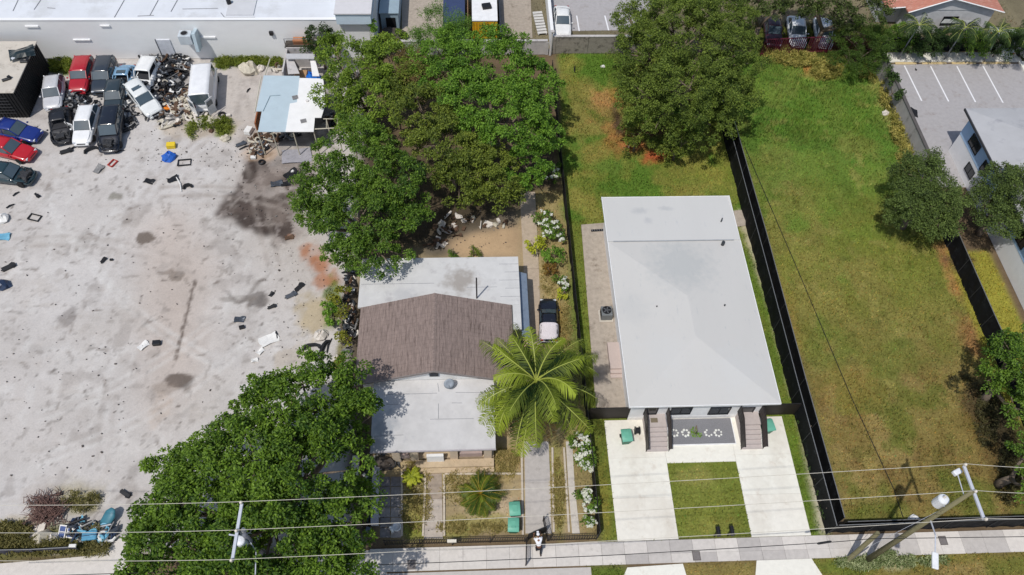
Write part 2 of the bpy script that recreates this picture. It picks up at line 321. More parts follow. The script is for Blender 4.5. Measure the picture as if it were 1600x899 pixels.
# vacant lot
vac=[(1146,85),(1385,100),(1412,228),(1470,330),(1478,392),(1550,552),(1640,800),(1640,812),(1325,814),(1150,200)]
vm=zone(vac,S(118,122,54),.15,.8,71,1,1,.1,1)
top=sst(GY,36,52); bot=1-sst(GY,22,36)
mixc(vm*top,S(96,120,48),.75,.18); mixc(vm*top*sst(fbm(GX,GY,6,73),.3,.6),S(88,122,46),.8,.18); mixc(vm*top*sst(fbm(GX,GY,2.3,74,5),.55,.7),S(128,134,68),.5,.14); mixc(vm*top*sst(fbm(GX,GY,1.5,75,5),.56,.7),S(70,100,36),.5,.14)
mixc(vm*top*sst(fbm(GX,GY,3,173),.5,.66),S(112,134,56),.6,.14)
mixc(vm*bot,S(134,112,68),.75,.12); mixc(vm*bot*sst(fbm(GX,GY,1.4,275,5),.56,.7),S(112,86,54),.45,.14); mixc(vm*bot*sst(fbm(GX,GY,3,75),.45,.62),S(150,132,82),.6,.12); mixc(vm*bot*sst(fbm(GX,GY,3.4,79),.52,.66),S(100,110,46),.75,.14)
mixc(vm*(1-top)*(1-bot)*sst(fbm(GX,GY,4,83),.45,.65),S(138,128,70),.6,.12); mixc(vm*(1-top)*(1-bot)*sst(fbm(GX,GY,3,87),.5,.7),S(92,118,44),.7,.14)
mixc(vm*sst(fbm(GX,GY,1.1,89),.62,.74),S(158,146,86),.35,.12); mixc(vm*sst(fbm(GX,GY,.9,93),.62,.72),S(84,92,38),.35,.12)
for a in ((1245,350,18,16,.6,S(90,126,44)),(1340,365,44,14,.4,S(104,130,48)),(1410,330,26,30,.5,S(80,108,38)),(1470,545,26,22,.4,S(98,108,44)),(1490,440,10,34,.9,S(160,124,74)),(1520,530,16,32,.85,S(150,112,72)),(1480,400,14,20,.8,S(164,120,80)),(1530,660,30,50,.45,S(104,84,48)),(1570,740,26,50,.55,S(90,70,44)),
    (1400,190,14,70,.5,S(176,162,98)),(1280,110,26,16,.8,S(168,144,82)),(1260,105,6,10,.7,S(196,130,80)),(1300,180,60,30,.4,S(92,128,44)),(1340,230,30,18,.3,S(128,116,62)),(1210,240,20,30,.3,S(150,140,76)),(1265,690,24,60,.35,S(112,118,46)),(1370,800,30,12,.5,S(92,110,40)),(1230,480,14,60,.4,S(152,128,66)),(1330,600,40,40,.3,S(152,124,66)),(1440,640,50,30,.3,S(112,112,48))):
    spot(a[0],a[1],a[2],a[3],a[5],a[4],int(a[0]+11),.6,gr=1)
# beyond the far fence, strip between fence and blue house
zone([(1478,392),(1545,392),(1640,600),(1640,812),(1600,720)],S(150,144,60),.1,.6,91,1,1,.15,1)
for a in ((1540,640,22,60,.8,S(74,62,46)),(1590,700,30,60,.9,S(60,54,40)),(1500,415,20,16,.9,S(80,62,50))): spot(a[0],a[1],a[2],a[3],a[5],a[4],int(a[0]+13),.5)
# back lots, verge
zone([(300,-60),(1700,-60),(1700,80),(300,80)],S(120,112,90),.3,1,95,2,1,.25,.4)
zone([(1160,40),(1395,40),(1395,98),(1160,86)],S(96,104,48),.4,.8,97,2,1,.3,1)
zone([(1240,868),(1700,858),(1700,980),(1240,980)],S(128,118,62),.1,.6,99,1,1,.2,1)
for a in ((1320,885,40,14,.7,S(96,116,44)),(1400,880,24,10,.6,S(180,180,150)),(1420,875,60,6,.5,S(90,112,40)),(1500,890,40,10,.6,S(150,128,84)),(1580,885,40,12,.5,S(96,108,44))): spot(a[0],a[1],a[2],a[3],a[5],a[4],int(a[0]+17),.5,gr=1)
zone([(1066,880),(1182,876),(1182,940),(1066,940)],S(138,124,72),.1,.6,101,1,1,.25,1)
zone([(920,886),(980,884),(980,940),(920,940)],S(96,112,44),.1,.6,103,1,1,.2,1)
GZ=(fbm(GX,GY,1.3,201)-.5)*.05-.035+GR*(n3-.5)*.04
idx=np.arange(NX*NY).reshape(NY,NX)
F=np.stack([idx[:-1,:-1],idx[:-1,1:],idx[1:,1:],idx[1:,:-1]],-1).reshape(-1,4)
V=np.stack([GX,GY,GZ],-1).reshape(-1,3)
# skirt to the horizon
c=len(V); BX=600.
ex=np.array([(-BX,-BX,-.04),(BX,-BX,-.04),(BX,BX,-.04),(-BX,BX,-.04),(X0,Y0,-.04),(gx[-1],Y0,-.04),(gx[-1],gy[-1],-.04),(X0,gy[-1],-.04)])
V=np.vstack([V,ex]); F=np.vstack([F,[[c,c+1,c+5,c+4],[c+1,c+2,c+6,c+5],[c+2,c+3,c+7,c+6],[c+3,c,c+4,c+7]]])
gm=bpy.data.materials.new('ground_soil'); gm.use_nodes=True; t=gm.node_tree; N=t.nodes; L=t.links; b=N['Principled BSDF']
b.inputs['Roughness'].default_value=.95; b.inputs['Specular IOR Level'].default_value=.15
at=N.new('ShaderNodeAttribute'); at.attribute_name='Col'; ag=N.new('ShaderNodeAttribute'); ag.attribute_name='grs'
nF=N.new('ShaderNodeTexNoise'); nF.inputs['Scale'].default_value=2.6; nF.inputs['Detail'].default_value=10; nF.inputs['Roughness'].default_value=.8; nF.inputs['Distortion'].default_value=.6
tc=N.new('ShaderNodeTexCoord')
nA=N.new('ShaderNodeTexNoise'); nA.inputs['Scale'].default_value=7; nA.inputs['Detail'].default_value=8; nA.inputs['Roughness'].default_value=.75; L.new(tc.outputs['Object'],nA.inputs['Vector'])
mA=N.new('ShaderNodeMapRange'); mA.inputs['From Min'].default_value=.3; mA.inputs['From Max'].default_value=.7; L.new(nA.outputs[0],mA.inputs['Value'])
lo=N.new('ShaderNodeMapRange'); lo.inputs['To Min'].default_value=.9; lo.inputs['To Max'].default_value=.62; L.new(ag.outputs['Fac'],lo.inputs['Value'])
hi=N.new('ShaderNodeMapRange'); hi.inputs['To Min'].default_value=1.08; hi.inputs['To Max'].default_value=1.32; L.new(ag.outputs['Fac'],hi.inputs['Value'])
L.new(tc.outputs['Object'],nF.inputs['Vector']); fr_=N.new('ShaderNodeMapRange'); fr_.inputs['From Min'].default_value=.54; fr_.inputs['From Max'].default_value=.72; fr_.inputs['To Min'].default_value=1; fr_.inputs['To Max'].default_value=.74; L.new(nF.outputs[0],fr_.inputs['Value'])
L.new(lo.outputs[0],mA.inputs['To Min']); L.new(hi.outputs[0],mA.inputs['To Max'])
mm=N.new('ShaderNodeVectorMath'); mm.operation='SCALE'; L.new(at.outputs['Color'],mm.inputs[0]); L.new(mA.outputs[0],mm.inputs['Scale']); mf=N.new('ShaderNodeVectorMath'); mf.operation='SCALE'; L.new(mm.outputs[0],mf.inputs[0]); L.new(fr_.outputs[0],mf.inputs['Scale']); L.new(mf.outputs[0],b.inputs['Base Color'])
bp=N.new('ShaderNodeBump'); bp.inputs['Distance'].default_value=.08; bs_=N.new('ShaderNodeMapRange'); bs_.inputs['To Min'].default_value=.25; bs_.inputs['To Max'].default_value=.7
L.new(ag.outputs['Fac'],bs_.inputs['Value']); L.new(bs_.outputs[0],bp.inputs['Strength']); L.new(nA.outputs[0],bp.inputs['Height']); L.new(bp.outputs[0],b.inputs['Normal'])
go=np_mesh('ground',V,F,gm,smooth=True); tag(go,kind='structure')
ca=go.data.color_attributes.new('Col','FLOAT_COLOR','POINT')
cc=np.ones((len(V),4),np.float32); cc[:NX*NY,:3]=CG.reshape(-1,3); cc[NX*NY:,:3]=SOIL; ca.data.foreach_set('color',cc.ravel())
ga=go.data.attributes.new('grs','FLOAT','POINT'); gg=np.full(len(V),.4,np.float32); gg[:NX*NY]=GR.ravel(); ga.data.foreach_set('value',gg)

# grass blades where turf grows (nobody could count them)
def sample(x,y):
    i=np.clip(((x-X0)/ST).astype(int),0,NX-1); j=np.clip(((y-Y0)/ST).astype(int),0,NY-1); return CG[j,i],GR[j,i]
NG=230000
bx=np.random.uniform(-50,58,NG*2); by=np.random.uniform(11,72,NG*2); cg,gr=sample(bx,by)
pav=[]  # paved shapes are filled in below before blades are made
# ------------------------------------------------------------------ paving
def tintmat(name,dark,light,rough=.85,var=.08,vs=3.,c2=None,c2t=.58,bump=.1):
    m=mat(name,(1,1,1),rough,0,var,vs,bump,30,spec=.25); 
    t=m.node_tree; N=t.nodes; L=t.links; b=N['Principled BSDF']; src=b.inputs['Base Color'].links[0].from_socket
    a=N.new('ShaderNodeAttribute'); a.attribute_name='tint'; rp=N.new('ShaderNodeValToRGB')
    rp.color_ramp.elements[0].color=tuple(dark)+(1,); rp.color_ramp.elements[1].color=tuple(light)+(1,); L.new(a.outputs['Fac'],rp.inputs[0])
    out=rp.outputs[0]
    if c2:
        n=N.new('ShaderNodeTexNoise'); n.inputs['Scale'].default_value=.9; n.inputs['Detail'].default_value=9; n.inputs['Roughness'].default_value=.72
        tc=N.new('ShaderNodeTexCoord'); L.new(tc.outputs['Object'],n.inputs['Vector'])
        r=N.new('ShaderNodeValToRGB'); r.color_ramp.elements[0].position=c2t; r.color_ramp.elements[1].position=c2t+.15; L.new(n.outputs[0],r.inputs[0])
        mx=N.new('ShaderNodeMix'); mx.data_type='RGBA'; L.new(r.outputs[0],mx.inputs['Factor']); L.new(out,mx.inputs['A']); mx.inputs['B'].default_value=tuple(c2)+(1,); out=mx.outputs['Result']
    ml=N.new('ShaderNodeMixRGB'); ml.blend_type='MULTIPLY'; ml.inputs[0].default_value=1; L.new(src,ml.inputs[1]); L.new(out,ml.inputs[2]); L.new(ml.outputs[0],b.inputs['Base Color'])
    rc=[x for x in N if x.type=='VALTORGB'][0]; rc.color_ramp.elements[0].color=(1-2*var,)*3+(1,); rc.color_ramp.elements[1].color=(1,1,1,1)
    return m
PAVED=[]
def set_tint(o,vals):
    a=o.data.attributes.new('tint','FLOAT','FACE'); a.data.foreach_set('value',vals)
def panels(name,quads,m,z0=-.08,z1=.03,tints=None,kind='structure',gap=.012,bev=0):
    mb=MB(); tv=[]
    for i,q in enumerate(quads):
        c=(sum(p[0] for p in q)/len(q),sum(p[1] for p in q)/len(q)); PAVED.append(q)
        qq=[(p[0]+(c[0]-p[0])*gap/max(.3,abs(c[0]-p[0])+abs(c[1]-p[1])),p[1]+(c[1]-p[1])*gap/max(.3,abs(c[0]-p[0])+abs(c[1]-p[1]))) for p in q]
        mb.prism(qq,z0,z1); tv+= [tints[i] if tints else random.random()]*(len(q)+2)
    o=mb.build(name,m); set_tint(o,tv)
    if kind: o['kind']=kind
    return o
def gp(*pts): return [tuple(G(*p)[:2]) for p in pts]
def rect(x0,x1,y0,y1): return [(x0,y0),(x1,y0),(x1,y1),(x0,y1)]
def grid(x0,x1,y0,y1,nx,ny): return [rect(x0+(x1-x0)*i/nx,x0+(x1-x0)*(i+1)/nx,y0+(y1-y0)*j/ny,y0+(y1-y0)*(j+1)/ny) for i in range(nx) for j in range(ny)]
CONC=tintmat('sidewalk_concrete',S(184,178,173),S(222,215,207),c2=S(170,162,156),c2t=.6)
NEWC=tintmat('new_concrete',S(232,225,213),S(241,235,224),var=.05,c2=S(216,207,193),c2t=.56)
for c_,r_2,a_ in (((10.3,17),1.1,.25),((11.9,16.5),1.2,.2),((19.2,17.4),1.2,.22),((20.8,18),1.,.22),((11,21.2),1.3,.25),((21.2,21.8),1.,.3),((12.6,15),.9,.3),((18.6,14.9),.8,.25)): stain(NEWC,c_,r_2,S(190,180,164),a_,.35)
OLDC=tintmat('old_concrete',S(168,156,142),S(188,176,162),var=.14,c2=S(132,120,106),c2t=.56)
sw=[]; tin=[]; rs=random.Random(3)
x=-7.4
while x<48:
    wd=1.52; x2=x+wd
    for (a,b) in ((12.62,13.22),(13.22,14.1)) if (x>3.4 and x<23) else ((12.62,14.1),):
        sw.append(rect(x,x2,a,b)); tin.append((1. if rs.random()<.7 else .3) if x>28 else rs.choice([rs.uniform(.5,1),rs.uniform(.4,.9),rs.uniform(0,.4)]) if x>7 else rs.uniform(.7,1))
    x=x2
panels('sidewalk',sw,CONC,z1=.035,tints=tin)
panels('street',[rect(-60,7.0,4.5,12.52)],CONC,z1=.005,tints=[.35])
panels('sidewalk',[gp((560,862),(605,857),(604,897),(520,900),(430,880),(440,866)),gp((-40,884),(60,876),(150,868),(186,842),(196,840),(200,905),(-40,905))],CONC,z1=.012,tints=[.4,.9])
DX0,DX1=8.92,22.0; IX0,IX1,IY0,IY1=13.02,17.95,14.2,19.42
dq=grid(DX0,IX0,14.12,22.75,1,3)+grid(IX1,DX1,14.12,22.75,1,3)+[rect(IX0,IX1,IY1,22.75)]
panels('driveway',dq,NEWC,z1=.05,tints=[.5,.9,.7,.6,1,.8,.9])
panels('driveway_apron',[gp((980,887),(1067,881),(1088,950),(952,950)),gp((1182,876),(1268,873),(1318,950),(1176,950))],NEWC,z1=.03,tints=[.9,.7])
panels('side_patio',[gp((908,352),(944,349),(1000,500),(1000,640),(931,637))]+[gp((1146,330),(1168,328),(1172,352),(1150,355))],OLDC,z1=.06,tints=[.75,.9],gap=0)
panels('driveway_strip',[gp((819,690),(857,690),(860,755),(820,755)),gp((820,755),(860,755),(862,834),(821,834)),gp((884,690),(894,690),(898,760),(888,760)),gp((888,760),(898,760),(906,834),(894,834))],
    tintmat('grey_concrete',S(184,178,174),S(208,200,190),var=.1,c2=S(150,142,136)),z1=.02,tints=[.25,.4,.9,1])
panels('side_path',[gp((812,300),(836,300),(842,420),(818,420)),gp((818,420),(842,420),(846,540),(824,560))],tintmat('tan_concrete',S(188,170,150),S(198,182,162),var=.12,c2=S(160,140,118)),z1=.02)
panels('front_path',[gp((670,728),(690,728),(691,780),(668,780)),gp((668,780),(691,780),(692,842),(662,842))],tintmat('path_concrete',S(166,150,134),S(196,184,172),var=.14,c2=S(148,132,116)),z1=.02,tints=[.2,1])
tl=[]; 
for j in range(6):
    for i in range(2):
        y0=745+j*16; tl.append(gp((594+i*17,y0),(610+i*17,y0),(610+i*17-(0),y0+15.5),(593+i*17,y0+15.5)))
panels('paved_patch',tl,tintmat('tile_concrete',S(132,128,130),S(186,178,172),var=.2,c2=S(96,92,90)),z1=.03,gap=.03,tints=[.1,.2,.3,.5,.4,.6,.7,.9,.3,1,.2,1])
BE=mat('bed_edge',S(196,184,168),.85,0,.12,4)
eb=MB()
def edge_(a,b,w=.07):
    p,q=G(*a),G(*b); d=(q-p).normalized(); n_=Vector((-d.y,d.x,0))*w; eb.prism([tuple((p+n_)[:2]),tuple((q+n_)[:2]),tuple((q-n_)[:2]),tuple((p-n_)[:2])],0,.09)
for a,b in (((628,738),(628,838)),((665,738),(661,838)),((629,737),(664,737)),((694,742),(694,838)),((695,741),(814,741)),((815,700),(817,836)),((863,700),(865,832)),((881,700),(889,832))): edge_(a,b)
tag(eb.build('bed_edging',BE),'thin pale concrete edging around the planting beds of the old front yard','edging')
# kerb-like ledge by the patch
o=MB().prism(gp((583,728),(594,728),(592,822),(580,822)),0,.35).build('garden_ledge',mat('ledge_plaster',S(186,182,186),.8,0,.08,3,.1,20,S(120,118,122),2,.6)); tag(o,'low pale plaster ledge beside the paved patch in the old front yard','ledge')
# car parks
ASP=tintmat('worn_asphalt',S(168,165,166),S(182,178,178),var=.08,c2=S(158,150,146),c2t=.55,bump=.2)
pk=panels('parking_lot',[[(41.2,44.5),(62,44.5),(62,60.9),(41.2,60.9)]],ASP,z1=.02,tints=[.5],gap=0)
pk2=panels('parking_lot',[gp((862,49),(1000,47),(1040,-40),(856,-40))],ASP,z1=.02,tints=[.7],gap=0)
WP=mat('white_road_paint',S(232,232,234),.7,0,.06,8,col2=S(190,188,188),c2s=6,c2t=.62)
mk=MB()
for a,b in (((1413,103),(1440,158)),((1454,104),(1482,159)),((1495,104),(1524,160)),((1536,104),(1567,161))):
    p,q=G(*a),G(*b); d=(q-p).normalized(); n=Vector((-d.y,d.x,0))*.07
    mk.prism([tuple((p+n)[:2]),tuple((q+n)[:2]),tuple((q-n)[:2]),tuple((p-n)[:2])],.02,.026)
for a,b in (((901,25),(905,49)),((945,25),(951,48))):
    p,q=G(*a),G(*b); d=(q-p).normalized(); n=Vector((-d.y,d.x,0))*.07
    mk.prism([tuple((p+n)[:2]),tuple((q+n)[:2]),tuple((q-n)[:2]),tuple((p-n)[:2])],.02,.026)
tag(mk.build('road_markings',WP),kind='structure')
panels('parking_walk',[[(41.6,61.2),(56,61.2),(56,62.6),(41.6,62.6)],[(55.6,50),(66,50),(66,61.2),(55.6,61.2)]],NEWC,z1=.1,tints=[.6,.9],gap=0)
ks=MB()
for x0,x1 in ((42.6,44.8),(45.4,47.9),(48.5,51.0),(51.7,54.6)):
    o=MB().bb(x0,x1,60.85,61.1,.0,.14).build('parking_kerb',mat('kerb_yellow',S(214,190,140),.8,0,.1,4,col2=S(190,176,156),c2s=4),bev=.03)
    tag(o,{42.6:'worn yellow parking kerb, leftmost of the row facing the striped bays',45.4:'worn yellow parking kerb, second from the left of the striped bays',48.5:'worn yellow parking kerb, third from the left of the striped bays',51.7:'worn yellow parking kerb, rightmost of the row facing the striped bays'}[x0],'parking kerb','kerbs along the striped parking bays')
panels('back_yard_slab',[gp((628,66),(690,62),(700,0),(700,-30),(628,-30)),gp((782,60),(832,60),(828,-30),(776,-30))],OLDC,z1=.02,tints=[.9,.5])

# ------------------------------------------------------------------ turf
keep=gr>.35
for q in PAVED:
    keep&=~inpoly(bx,by,q)
for r in ((10.3,20.6,22.4,41),(-9,3.3,20,36),(43.2,60,28,50.3)): keep&=~((bx>r[0])&(bx<r[1])&(by>r[2])&(by<r[3]))
dens=np.clip((gr-.3)*1.6,0,1)*(.45+.9*fbm(bx,by,1.1,301)); keep&=(np.random.rand(len(bx))<dens)
bx,by,cg,gr=bx[keep],by[keep],cg[keep],gr[keep]; n=len(bx)
tall=(fbm(bx,by,2.,305)>.56)*1.; edge=((bx>24)&(bx<41)&(by>50))*1.
h=(.05+.10*np.random.rand(n))*(1+.8*tall+.9*edge); a=np.random.rand(n)*6.283; wdt=.03+.03*np.random.rand(n); ln=np.random.uniform(.02,.14,n)
dx,dy=np.cos(a)*wdt,np.sin(a)*wdt
V=np.stack([np.stack([bx-dx,by-dy,-.03+0*h],1),np.stack([bx+dx,by+dy,-.03+0*h],1),np.stack([bx-dy/wdt*ln,by+dx/wdt*ln,h],1)],1).reshape(-1,3)
F=np.arange(3*n).reshape(-1,3)
tg=bpy.data.materials.new('turf_blades'); tg.use_nodes=True; b=tg.node_tree.nodes['Principled BSDF']; b.inputs['Roughness'].default_value=.8; b.inputs['Specular IOR Level'].default_value=.1
at=tg.node_tree.nodes.new('ShaderNodeAttribute'); at.attribute_name='Col'; tg.node_tree.links.new(at.outputs['Color'],b.inputs['Base Color'])
go2=np_mesh('grass',V,F,tg); ca=go2.data.color_attributes.new('Col','FLOAT_COLOR','POINT')
k=(.75+.75*np.random.rand(n))[:,None]; hue=np.stack([1+.12*np.random.randn(n),1+.04*np.random.randn(n),1+.1*np.random.randn(n)],1)
cc=np.ones((n,3,4),np.float32); cc[:,:,:3]=np.clip(cg*k*hue,0.01,.8)[:,None,:]; ca.data.foreach_set('color',cc.ravel())
tag(go2,'short green and straw coloured turf growing over the lots','grass',kind='stuff')

# ------------------------------------------------------------------ fences
MESHB=mat('black_windscreen',(.007,.008,.010),.75,0,.5,1.2,col2=(.028,.032,.036),c2s=1.3,c2t=.56,spec=.2)
RAIL=mat('galvanised_rail',S(150,150,150),.45,.6,.1,4)
mat('post_dark',(.035,.037,.04),.6)
def screen_fence(name,label,pts,h,post=3.0,m=MESHB,rail=RAIL,group=None,rr=.032,fold=.05):
    root=thing(name,label,'fence',(pts[0][0],pts[0][1],0),group=group); o0=Vector((pts[0][0],pts[0][1],0))
    P=[Vector((p[0],p[1],0))-o0 for p in pts]; mb=MB(); rb=MB()
    for a,b in zip(P[:-1],P[1:]):
        d=b-a; L_=d.length; n=max(2,int(L_/.45)); nv=Vector((-d.y,d.x,0)).normalized()
        vs=[];fs=[]
        for i in range(n+1):
            q=a+d*i/n+nv*(random.uniform(-1,1)*fold)
            vs+=[q+Vector((0,0,.02)),q+nv*random.uniform(-.02,.02)+Vector((0,0,h*.5)),a+d*i/n+Vector((0,0,h-random.uniform(0,.03)))]
        for i in range(n):
            for k in (0,1): fs.append((i*3+k,(i+1)*3+k,(i+1)*3+k+1,i*3+k+1))
        mb.add(vs,fs); rb.tube([a+Vector((0,0,h)),b+Vector((0,0,h))],rr,6)
    mb.build('screen',m,root); rb.build('top_rail',rail,root)
    for a,b in zip(P[:-1],P[1:]):
        d=b-a; n=max(1,round(d.length/post))
        for i in range(n+(1 if b is P[-1] else 0)):
            q=a+d*i/n; MB().tube([q,q+Vector((0,0,h-.02))],.03,6).build('post',MATS['post_dark'],root)
    return root
screen_fence('windscreen_fence','tall black screened fence along the right side of the grey roofed house',[(23.02,62.0),(23.0,50),(23.02,36),(22.98,24),(23.03,14.15)],2.0)
screen_fence('windscreen_fence','black screened fence on the left edge of the vacant grass lot',[(23.8,14.75),(23.75,25),(23.82,38),(23.7,51.5)],1.75)
screen_fence('windscreen_fence','black screened fence between the vacant grass lot and the front sidewalk',[(23.3,14.25),(31,14.3),(40.5,14.3)],1.75)
screen_fence('windscreen_fence','low dark screened fence just inside the front fence of the vacant lot',[(24.2,14.62),(32,14.64),(39.8,14.64)],1.2)
screen_fence('windscreen_fence','black screened fence on the right edge of the vacant lot beside the blue house',[(39.75,14.9),(39.8,22),(39.75,30),(39.8,40.5),(39.9,44)],2.0)
BR=mat('dark_brown_gate',(.022,.016,.014),.6,0,.15,2)
screen_fence('mesh_fence','thin dark mesh fence between the old brown roofed house and the grey roofed house',[(7.55,60),(7.5,49),(7.55,36),(7.6,25),(7.62,14.4)],1.5,rr=.02,rail=mat('dark_rail',(.02,.018,.018),.5))
for lb,x0,x1,y in (('dark brown gate panel between the grey roofed house and the mesh fence',7.7,10.62,22.9),('dark brown gate panel between the grey roofed house and the tall black fence',20.15,22.95,22.9)):
    t=thing('side_gate',lb,'gate',(x0,y,0)); 
    MB().bb(0,x1-x0,-.02,.02,.06,1.8).build('panel',BR,t); f=MB()
    f.bb(0,x1-x0,-.035,.035,1.8,1.86); f.bb(0,.06,-.036,.036,0,1.86); f.bb(x1-x0-.06,x1-x0,-.036,.036,0,1.86); f.build('gate_frame',mat('gate_frame_black',(.012,.01,.01),.5),t)
# concrete block walls at the back
BLK=mat('weathered_block',S(150,143,134),.9,0,.18,2.5,.25,9,S(96,90,84),1.4,.52)
PL=mat('pale_plaster',S(190,186,184),.85,0,.12,1.6,.15,12,S(132,128,124),1.2,.56)
def blockwall(name,label,x0,x1,y,h,m=BLK,th=.2,pil=3.,cap=True):
    t=thing(name,label,'wall',(x0,y,0)); MB().bb(0,x1-x0,0,th,0,h).build('wall_body',m,t)
    if cap: MB().bb(-.03,x1-x0+.03,-.04,th+.04,h,h+.1).build('coping',PL,t,bev=.01)
    n=int((x1-x0)/pil)
    for i in range(n+1): MB().bb(i*(x1-x0)/n-.15,i*(x1-x0)/n+.15,-.06,-.003,0,h-.05).build('pilaster',m,t)
    return t
blockwall('block_wall','weathered grey block wall behind the back lawn under the small parking lot',7.9,17.6,62.75,2.0)
blockwall('block_wall','low stained concrete wall behind the big mango trees',-7.5,7.2,62.6,1.6,PL)
t=thing('gate_post','pale leaning post at the corner where the back walls meet','post',(7.55,62.5,0)); MB().tube([(0,0,0),(.1,.3,2.6)],[.13,.11],8).build('shaft',PL,t); MB().box((.1,.3,2.65),(.34,.34,.1)).build('cap',PL,t)
t=thing('block_wall','stained grey boundary wall between the vacant lot and the striped car park','wall',(40.2,44.6,0))
MB().bb(0,.22,0,15.2,0,2.05).build('wall_body',mat('streaked_wall',S(170,166,164),.9,0,.12,1.5,.2,12,S(110,106,102),.9,.56,stretch=(1,1,.5)),t); MB().bb(-.04,.26,-.03,15.23,2.05,2.13).build('coping',mat('coping_dark',S(90,86,84),.8),t)
screen_fence('windscreen_fence','dark screened fence behind the striped parking bays at the foot of the palms',[(41.5,62.9),(49,62.9),(60,62.9)],1.7)
# maroon iron railing
def railing(name,label,pts,h,m,sp=.14,r=.013,cat='fence',rails=(.12,.95),posts=True):
    root=thing(name,label,cat,(pts[0][0],pts[0][1],0)); o0=Vector((pts[0][0],pts[0][1],0)); mb=MB(); rb=MB(); P=[Vector((p[0],p[1],0))-o0 for p in pts]
    for a,b in zip(P[:-1],P[1:]):
        d=b-a; n=int(d.length/sp)
        for i in range(n+1):
            q=a+d*i/n; mb.box(q+Vector((0,0,h/2)),(r*2,r*2,h),math.atan2(d.y,d.x))
        for f in rails: rb.tube([a+Vector((0,0,h*f)),b+Vector((0,0,h*f))],r*1.5,5)
    o=mb.build('bars',m,root); rb.build('rails',m,root)
    if posts:
        for a,b in zip(P[:-1],P[1:]):
            d=b-a; n=max(1,round(d.length/2.2))
            for i in range(n+1): q=a+d*i/n; MB().box(q+Vector((0,0,h*.52)),(.07,.07,h*1.04)).build('post',m,root)
    return root
railing('iron_railing','maroon iron railing in front of two white parked cars',[(29.0,62.3),(33.5,62.6),(40.6,62.9)],2.1,mat('maroon_iron',(.12,.012,.03),.5),.2,.03)
IRON=mat('black_iron',(.02,.015,.013),.5)
railing('iron_railing','dark iron railing along the old front yard, left of the open gate',[(-6.4,14.35),(2.75,14.3)],1.05,IRON,.16,.016)
railing('iron_railing','dark iron railing along the old front yard, right of the open gate',[(4.35,14.3),(7.5,14.3)],1.05,IRON,.16,.016)

railing('iron_gate','black iron gate leaf swung out across the sidewalk left of the person',[(2.85,14.25),(2.75,12.75)],1.15,IRON,.12,.014,'gate')
railing('iron_gate','black iron gate leaf folded back beside the person',[(4.25,14.3),(4.05,15.6)],1.15,IRON,.12,.014,'gate')
t=thing('black_sheeting','black sheet panel hung on the gate post beside the person','panel',(2.95,14.4,0),.35); MB().bb(0,1.3,-.02,.02,.1,1.35).build('sheet',mat('black_sheet',(.012,.012,.012),.6),t)
t=thing('letter_box','pale mailbox plate mounted on the old front railing','mailbox',(G(706,843,.9).x,14.2,0)); MB().bb(-.3,.3,-.05,.14,.72,.98).build('box',mat('cream_paint',S(226,220,206),.6),t,bev=.02); MB().bb(-.03,.03,0,.06,0,.72).build('stem',IRON,t)
# ------------------------------------------------------------------ buildings
def onY(px,py,y):
    a=(px-800)/FPX; b=-(py-449.5)/FPX; d=[a*MC[0][k]+b*MC[1][k]+MC[2][k] for k in range(3)]; t=y/d[1]
    return Vector((t*d[0],y,CAM_H+t*d[2]))
def onX(px,py,x):
    a=(px-800)/FPX; b=-(py-449.5)/FPX; d=[a*MC[0][k]+b*MC[1][k]+MC[2][k] for k in range(3)]; t=x/d[0]
    return Vector((x,t*d[1],CAM_H+t*d[2]))
WHITEW=mat('white_stucco',S(240,240,240),.85,0,.04,1.5,.1,25,S(206,206,208),1,.6)
GLASS=mat('dark_window_glass',(.02,.028,.035),.06,0,.2,1,spec=.8)
BLACKF=mat('black_frame',(.012,.012,.014),.4)
def window(par,c,wd,ht,m_frame=BLACKF,axis='y',d=-1,mull=1,sill=False):
    """frame + pane set proud of a wall; c = centre on wall face; d = outward sign"""
    f=MB(); t=.05
    def b(x0,x1,z0,z1,y0,y1,mb):
        if axis=='y': mb.bb(c[0]+x0,c[0]+x1,c[1]+y0*d,c[1]+y1*d,c[2]+z0,c[2]+z1)
        else: mb.bb(c[0]+y0*d,c[0]+y1*d,c[1]+x0,c[1]+x1,c[2]+z0,c[2]+z1)
    b(-wd/2,wd/2,-ht/2,-ht/2+t,.003,.08,f); b(-wd/2,wd/2,ht/2-t,ht/2,.003,.08,f)
    b(-wd/2,-wd/2+t,-ht/2+t,ht/2-t,.003,.08,f); b(wd/2-t,wd/2,-ht/2+t,ht/2-t,.003,.08,f)
    for k in range(mull): xx=-wd/2+wd*(k+1)/(mull+1); b(xx-.02,xx+.02,-ht/2+t,ht/2-t,.003,.07,f)
    o=f.build('window',m_frame,par); g=MB(); b(-wd/2+t,wd/2-t,-ht/2+t,ht/2-t,.004,.04,g); g.build('pane',GLASS,o)
    if sill:
        s=MB(); b(-wd/2-.08,wd/2+.08,-ht/2-.08,-ht/2-.003,.003,.14,s); s.build('sill',WHITEW,o)
    return o
